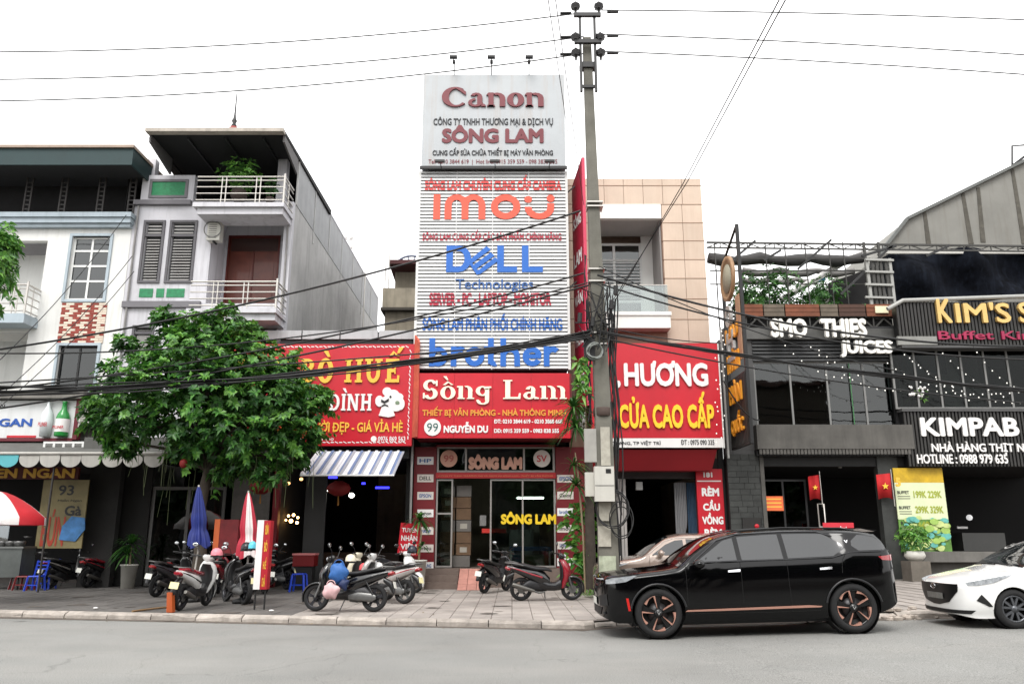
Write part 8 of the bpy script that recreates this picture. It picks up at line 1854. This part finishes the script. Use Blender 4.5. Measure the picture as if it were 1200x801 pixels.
# scattered things
q0 = at(204, 672, 17.6); q0.x += .2
tag(MB().hexa([(q0.x-.12, 17.2, .13), (q0.x+.02, 17.15, .13), (q0.x+.02, 17.3, .13), (q0.x-.12, 17.35, .13), (q0.x-.15, 17.2, .52), (q0.x-.03, 17.15, .52), (q0.x-.03, 17.3, .52), (q0.x-.15, 17.35, .52)]).build('orange_crate', M('orange_plastic', (170, 76, 24), .5, .1, 5)), 'narrow orange plastic box at the left of the white scooter', 'box')
a_ = ray(155, 716); t_ = (.14-EYE)/a_.z; b0 = ray(208, 710); tb0 = (.14-EYE)/b0.z
tag(MB().tube([(a_.x*t_, a_.y*t_, .145), (a_.x*t_*.5+b0.x*tb0*.5, a_.y*t_*.5+b0.y*tb0*.5, .15), (b0.x*tb0, b0.y*tb0, .145)], .02, 6).build('wooden_pole', M('bamboo', (130, 100, 66), .7, .2, 9)), 'thin wooden pole lying on the pavement left of the white scooter', 'pole')
for i, (px, py) in enumerate(((112, 713), (444, 715), (318, 716))): d_ = ray(px, py); t_ = (.13-EYE)/d_.z; tag(MB().ell((d_.x*t_, d_.y*t_, .15), .06, .04, .02, 8, 4).build('paper_scrap', wht), ['crumpled white scrap on the grey paving at the left', 'white scrap by the tyre of the black scooter with bags', 'small pale scrap near the upright board'][i], 'litter')

# ================================================================ PLANTS
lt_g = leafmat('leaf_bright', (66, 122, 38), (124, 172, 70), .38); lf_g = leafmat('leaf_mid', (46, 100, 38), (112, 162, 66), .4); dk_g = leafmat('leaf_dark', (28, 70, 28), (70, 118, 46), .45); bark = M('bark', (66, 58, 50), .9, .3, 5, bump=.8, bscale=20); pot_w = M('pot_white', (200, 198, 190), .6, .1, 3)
def leaf(mb, p, d, up, L, W, droop=.2):
    d = d.normalized(); s = d.cross(up)
    if s.length < 1e-3: s = Vector((1, 0, 0))
    s.normalize(); u = s.cross(d)
    m_ = p + d*L*.55 + u*L*.06; e = p + d*L - Vector((0, 0, droop*L))
    mb.add([p, m_ + s*W*.5, e, m_ - s*W*.5, p+d*L*.3+s*W*.32, p+d*L*.3-s*W*.32], [(0, 5, 3, 2, 1, 4)])
def rosette(mb, c, ax, n, L, W, rk, droop=.25):
    ax = ax.normalized(); u = ax.orthogonal().normalized(); w = ax.cross(u); a0 = rk.uniform(0, 6)
    for k in range(n):
        a = a0 + 2*PI*k/n + rk.uniform(-.25, .25); el = rk.uniform(.05, .75)
        d = (u*math.cos(a)+w*math.sin(a))*math.cos(el) + ax*math.sin(el); leaf(mb, c, d, ax, L*rk.uniform(.7, 1.15), W*rk.uniform(.8, 1.1), rk.uniform(0, droop*2))
rk = random.Random(77)
tx, ty = at(236, 600, 21.3).x, 21.3
tree = thing('street_tree', 'leafy green street tree on the pavement in front of the grey house', 'tree', (tx, ty, .12))
# clumps placed through the crown volume
clumps = []
for px, py, r, dy in ((240, 388, .7, 0), (208, 388, .5, .3), (285, 395, .6, -.2), (185, 415, .55, .1), (230, 415, 1.0, -.5), (290, 425, .95, -.3), (325, 430, .7, .2), (150, 440, .7, 0), (195, 448, 1.0, -.6), (250, 458, 1.1, -.7), (310, 462, .95, -.4), (350, 462, .6, 0), (128, 462, .5, .2), (122, 490, .55, 0), (160, 485, .85, -.4), (215, 492, 1.0, -.3), (275, 500, 1.0, -.5), (330, 500, .8, -.3), (365, 480, .4, 0), (355, 510, .5, 0), (135, 515, .35, .1), (150, 522, .4, 0), (255, 530, .7, .3), (300, 535, .8, 0), (340, 532, .55, 0), (225, 525, .55, 0), (320, 555, .45, .1), (262, 552, .4, .2), (240, 430, 1.2, 1.2), (290, 470, 1.2, 1.3), (200, 470, 1.1, 1.2), (335, 445, .6, .9), (305, 505, .9, 1.1), (348, 488, .55, .8), (320, 470, .8, 1.2), (147, 402, .3, 0), (193, 372, .35, 0), (262, 372, .5, 0), (375, 465, .32, -.1), (108, 478, .4, .1)):
    c = at(px, py, ty+dy-.2); clumps.append((c, r))
ga, gb = MB(), MB()
for c, r in clumps:
    n = int(125*r**1.75)+16
    for i in range(n):
        v = Vector((rk.gauss(0, 1), rk.gauss(0, 1), rk.gauss(0, 1))).normalized(); f = rk.uniform(.55, 1.08)
        p = c + Vector((v.x*r, v.y*r*.95, v.z*r*.78))*f
        ax = (v*.7+Vector((0, 0, .75)) + Vector((rk.gauss(0, .25), rk.gauss(0, .25), 0))).normalized()
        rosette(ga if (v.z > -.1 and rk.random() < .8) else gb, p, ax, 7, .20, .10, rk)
for i in range(170):      # loose sprigs breaking the outline
    c, r = rk.choice(clumps[:30]); v = Vector((rk.gauss(0, 1), rk.gauss(0, .8), rk.gauss(.2, .9))).normalized(); p0 = c+Vector((v.x*r, v.y*r, v.z*r*.78))*.9
    for q in range(3): rosette(ga, p0+v*(.14*q+.06)+Vector((0, 0, -.02*q)), (v+Vector((0, 0, .5))).normalized(), 6, .2-.03*q, .10, rk)
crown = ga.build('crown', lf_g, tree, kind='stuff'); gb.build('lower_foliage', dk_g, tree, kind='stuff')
MB().tube([(tx, ty, .1), (tx+.05, ty+.05, 1.2), (tx-.05, ty, 2.4), (tx+.1, ty, 3.4)], [.19, .16, .15, .12], 12).build('trunk', bark, tree)
lb_ = 0
for c, r in clumps[::2]:
    m_ = Vector((tx+.1, ty, 3.3)); pts = [m_, m_.lerp(c, .35)+Vector((0, 0, .25)), m_.lerp(c, .75)+Vector((0, 0, .1)), c]; MB().tube(pts, [.07, .05, .03, .015], 6).build('limb', bark, tree)
hr_ = MB()
for i in range(48):
    px = rk.uniform(140, 370); a = at(px, rk.uniform(480, 550), ty+rk.uniform(-.8, .5)); L = rk.uniform(.4, 1.5)
    hr_.tube([a, a+Vector((rk.uniform(-.04, .04), 0, -L*.5)), a+Vector((rk.uniform(-.06, .06), 0, -L))], .006, 3, False)
hr_.build('hanging_roots', M('root_pale', (74, 82, 54), .9), tree, kind='stuff')
rr_ = MB()
for px, py in ((303, 404), (300, 408), (306, 407)): rr_.ell(at(px, py, ty-.3), .1, .1, .08, 8, 5)
tag(rr_.build('red_blossom', M('blossom_red', (190, 70, 50), .7), kind='stuff'), 'small red blossom cluster at the right top of the street tree', 'flowers')
tag(MB().ell(at(215, 543, ty-.6), .10, .10, .12, 12, 8).build('hanging_lantern', M('lantern_red', (120, 16, 16), .7)), 'tiny red lantern hanging below the street tree crown', 'lantern')
# tree entering at the left edge
t2 = thing('edge_tree', 'second tree whose leaves enter at the left edge over the balcony', 'tree', (at(-60, 600, 18).x, 18, .12)); mb = MB()
for px, py, r in ((-2, 300, .55), (-25, 290, .9), (-40, 330, 1.1), (0, 325, .3), (8, 285, .25)):
    c = at(px, py, 18)
    for i in range(int(80*r)+14): v = Vector((rk.gauss(0, 1), rk.gauss(0, 1), rk.gauss(0, 1))).normalized(); rosette(mb, c+v*r*rk.uniform(.5, 1), (v+Vector((0, 0, .6))).normalized(), 7, .2, .085, rk)
mb.build('crown', lf_g, t2, kind='stuff'); o = WORG[t2.name]; MB().tube([o, o+Vector((.1, 0, 4)), at(-35, 310, 18)], [.16, .12, .05], 10).build('trunk', bark, t2)
def dracaena(base, stems, lbl, potr=0, poth=0, m=lf_g, nm='dracaena'):
    t = thing(nm, lbl, 'plant', base)
    if potr: MB().lathe(base, [(0, 0), (potr*.75, 0), (potr, poth), (potr*1.08, poth), (potr*1.08, poth-.04), (potr*.9, poth-.05), (0, poth-.06)], 20).build('pot', pot_w, t)
    for pts, tufts in stems:
        MB().tube(pts, [.03]*(len(pts)-1)+[.018], 7).build('stem', M('stem_tan', (140, 126, 100), .8, .2, 9), t)
        for c, L, n in tufts:
            mb = MB()
            for i in range(n):
                a = rk.uniform(0, 2*PI); el = rk.uniform(-.35, 1.3); d = Vector((math.cos(a)*math.cos(el), math.sin(a)*math.cos(el), math.sin(el))); s_ = d.cross(Vector((0, 0, 1))).normalized(); w = .028
                q = [c + d*L*f - Vector((0, 0, L*.55*f**2.2)) for f in (0, .35, .7, 1.0)]; ww = (w*.7, w, w*.8, .003); vs = []
                for p_, w_ in zip(q, ww): vs += [p_-s_*w_, p_+s_*w_]
                mb.add(vs, [(0, 1, 3, 2), (2, 3, 5, 4), (4, 5, 7, 6)])
            mb.build('leaf_tuft', m, t)
YD = 22.6; g_ = lambda px, py, Y=YD: at(px, py, Y)
dracaena(Vector((g_(688, 690).x, YD, .12)), [([Vector((g_(686, 690).x, YD, .12)), g_(683, 620), g_(678, 560), g_(674, 530)], [(g_(674, 500), .85, 60), (g_(672, 478), .8, 55), (g_(672, 545), .6, 30), (g_(675, 568), .7, 45)]), ([Vector((g_(692, 690).x, YD+.2, .12)), g_(688, 640), g_(686, 470)], [(g_(690, 462), .35, 20)])], 'tall dracaena with drooping leaf tufts between the shop and the pole', m=dk_g)
cl2 = MB()
for i in range(150): p = g_(rk.uniform(664, 694), rk.uniform(595, 690), YD+.3); leaf(cl2, p, Vector((rk.uniform(-1, 1), -.6, rk.uniform(-.2, 1))), Vector((0, -1, .4)), rk.uniform(.25, .5), rk.uniform(.08, .16), .3)
tag(cl2.build('broadleaf_plant', lf_g, kind='stuff'), 'broad leaved climber and shrub at the pole foot by the red scooter', 'plant')
cl3 = MB()
for i in range(60): p = at(rk.uniform(676, 690), rk.uniform(420, 462), YPo-.35); leaf(cl3, p, Vector((rk.uniform(-1, .6), -.5, rk.uniform(-1, .4))), Vector((0, -1, .4)), rk.uniform(.15, .32), rk.uniform(.08, .14), .3)
tag(cl3.build('climbing_vine', lt_g, kind='stuff'), 'bright green vine clinging to the left of the pole at sign height', 'vine')
gr2 = MB()
for i in range(220): d_ = ray(rk.uniform(672, 700), rk.uniform(692, 701)); t_ = (.12-EYE)/d_.z; p = Vector((d_.x*t_, d_.y*t_, .12)); leaf(gr2, p, Vector((rk.uniform(-.5, .5), rk.uniform(-.5, .5), 1)), Vector((1, 0, 0)), rk.uniform(.08, .26), .03, .3)
tag(gr2.build('grass_tuft', lt_g, kind='stuff'), 'tuft of grass and weeds at the foot of the pole', 'grass')
MB().tube([g_(693, 690), g_(691, 610), g_(690, 540)], [.15, .14, .11], 10).build('old_trunk', bark, None); tag(C.objects['old_trunk'], 'rough brown leafless trunk standing just left of the concrete pole', 'tree trunk')
yb_ = YF-1.25; bp_ = Vector((at(490, 680, yb_).x, yb_, .12)); dracaena(bp_, [([bp_+Vector((0, 0, .8)), bp_+Vector((.05, 0, 1.6)), bp_+Vector((.0, 0, 2.0))], [(bp_+Vector((0, 0, 2.0)), .55, 40), (bp_+Vector((.1, -.1, 1.25)), .3, 16)])], 'potted dracaena in a tall white pot beside the shop steps', .23, .85, dk_g, 'potted_dracaena')
p = Vector((at(151, 670, 25.0).x, 25.0, .12)); dracaena(p, [([p+Vector((0, 0, .6)), p+Vector((0, 0, 1.2))], [(p+Vector((0, 0, 1.3)), .7, 50), (p+Vector((-.1, 0, 1.0)), .6, 30)])], 'dark potted plant in a white pot under the scalloped awning', .24, .7, dk_g, 'potted_plant')
def bushpot(px, py, Y, z, r, h, lbl, potm=pot_w, m=lf_g, n=60, pr=.25, ph=.3, L=.16):
    p = Vector((at(px, py, Y).x, Y, z)); t = thing('potted_shrub', lbl, 'plant', p)
    if pr: MB().lathe(p, [(0, 0), (pr*.6, 0), (pr, ph*.5), (pr*.85, ph), (0, ph-.03)], 18).build('pot', potm, t)
    mb = MB()
    for i in range(n): v = Vector((rk.gauss(0, 1), rk.gauss(0, 1), rk.gauss(0, .9))).normalized()*rk.uniform(.3, 1); rosette(mb, p+Vector((v.x*r, v.y*r, ph+h*.5+v.z*h*.5)), (v+Vector((0, 0, .7))).normalized(), 5, L, L*.4, rk)
    mb.build('foliage', m, t, kind='stuff')
zt_k = at(1070, 656, YK-.6).z
bushpot(1072, 650, YK-.6, zt_k-.02, .45, .8, 'lush potted shrub in a white bowl on the low stone by the menu poster', n=110, pr=.3, ph=.28)
tag(MB().box(at(1062, 665, YK-.6).x, at(1085, 665, YK-.6).x, YK-.9, YK-.3, .2, zt_k-.02).build('stone_block', M('stone_block', (104, 98, 90), .9, .3, 3, streak=.4)), 'rough stone block carrying the white bowl planter', 'stone')
bushpot(1076, 480, YK+.5, z1+.12 if False else at(1076, 480, YK+.5).z-.1, .42, .6, 'shrub with pale flowers in a brown bowl behind the grill glass', M('bowl_brown', (120, 92, 66), .6), lt_g, 60, .3, .25)
fl = MB()
for i in range(16): fl.ell(at(rk.uniform(1064, 1088), rk.uniform(453, 464), YK+.1), .05, .04, .05, 6, 4)
tag(fl.build('white_blossoms', wht, kind='stuff'), 'white blossoms on the shrub behind the grill glass', 'flowers')
# terrace greenery
bushpot(280, 228, YF-.4, at(280, 236, YF-.4).z, .7, 1.15, 'spreading shrub on the top balcony of the grey house', M('bowl_dark', (60, 50, 44), .8), lf_g, 90, .28, .4, .2)
bushpot(316, 236, YF-.6, at(305, 238, YF-.6).z, .25, .8, 'small climbing plant at the right end of the top balcony rail', M('bowl_dark', (60, 50, 44), .8), dk_g, 30, .15, .2)
for i, (px, py, r, h, n) in enumerate(((885, 352, .9, 2.2, 120), (915, 352, .9, 2.4, 130), (940, 353, .6, 1.4, 70), (965, 353, 1.0, 2.0, 130), (1000, 354, .7, .7, 60), (868, 352, .5, 1.6, 60))):
    bushpot(px, py, YF+1.0, zT1-.2, r, h, ['terrace shrub next to the first net post', 'tallest terrace shrub left of the white pipe', 'small terrace shrub under the white pipe', 'terrace shrub beside the black fabric screen', 'low terrace plant at the slatted tower', 'slim terrace shrub behind the blade sign'][i], M('bowl_dark', (60, 50, 44), .8), dk_g, n, .3, .3, .2)
hedge = MB()
for i in range(1300): p = at(rk.uniform(862, 1010), 348, YF+3.2); v = Vector((p.x, YF+3.2+rk.uniform(-.4, .4), zT1-.2+rk.uniform(0, 2.3)*(.75+.25*math.sin(p.x*2.3)))); rosette(hedge, v, Vector((rk.uniform(-.5, .5), -.4, 1)), 5, .24, .09, rk)
tag(hedge.build('terrace_greenery', dk_g, kind='stuff'), 'mass of green foliage at the back of the restaurant terrace', 'greenery')

# rainwater pipe and small fittings on the houses
for X, z0, z1, Y, l in ((XB+.18, 4.3, zt-.2, YF-.07, 'grey rainwater pipe down the joint between white and grey houses'), (XR-.12, 8.4, zt-.1, YF-.06, 'thin rainwater pipe at the right corner of the grey house')):
    tag(MB().tube([(X, Y, z0), (X, Y, z1)], .035, 8).build('rainwater_pipe', M('pipe_aged', (132, 130, 128), .7, .2, 3)), l, 'pipe')
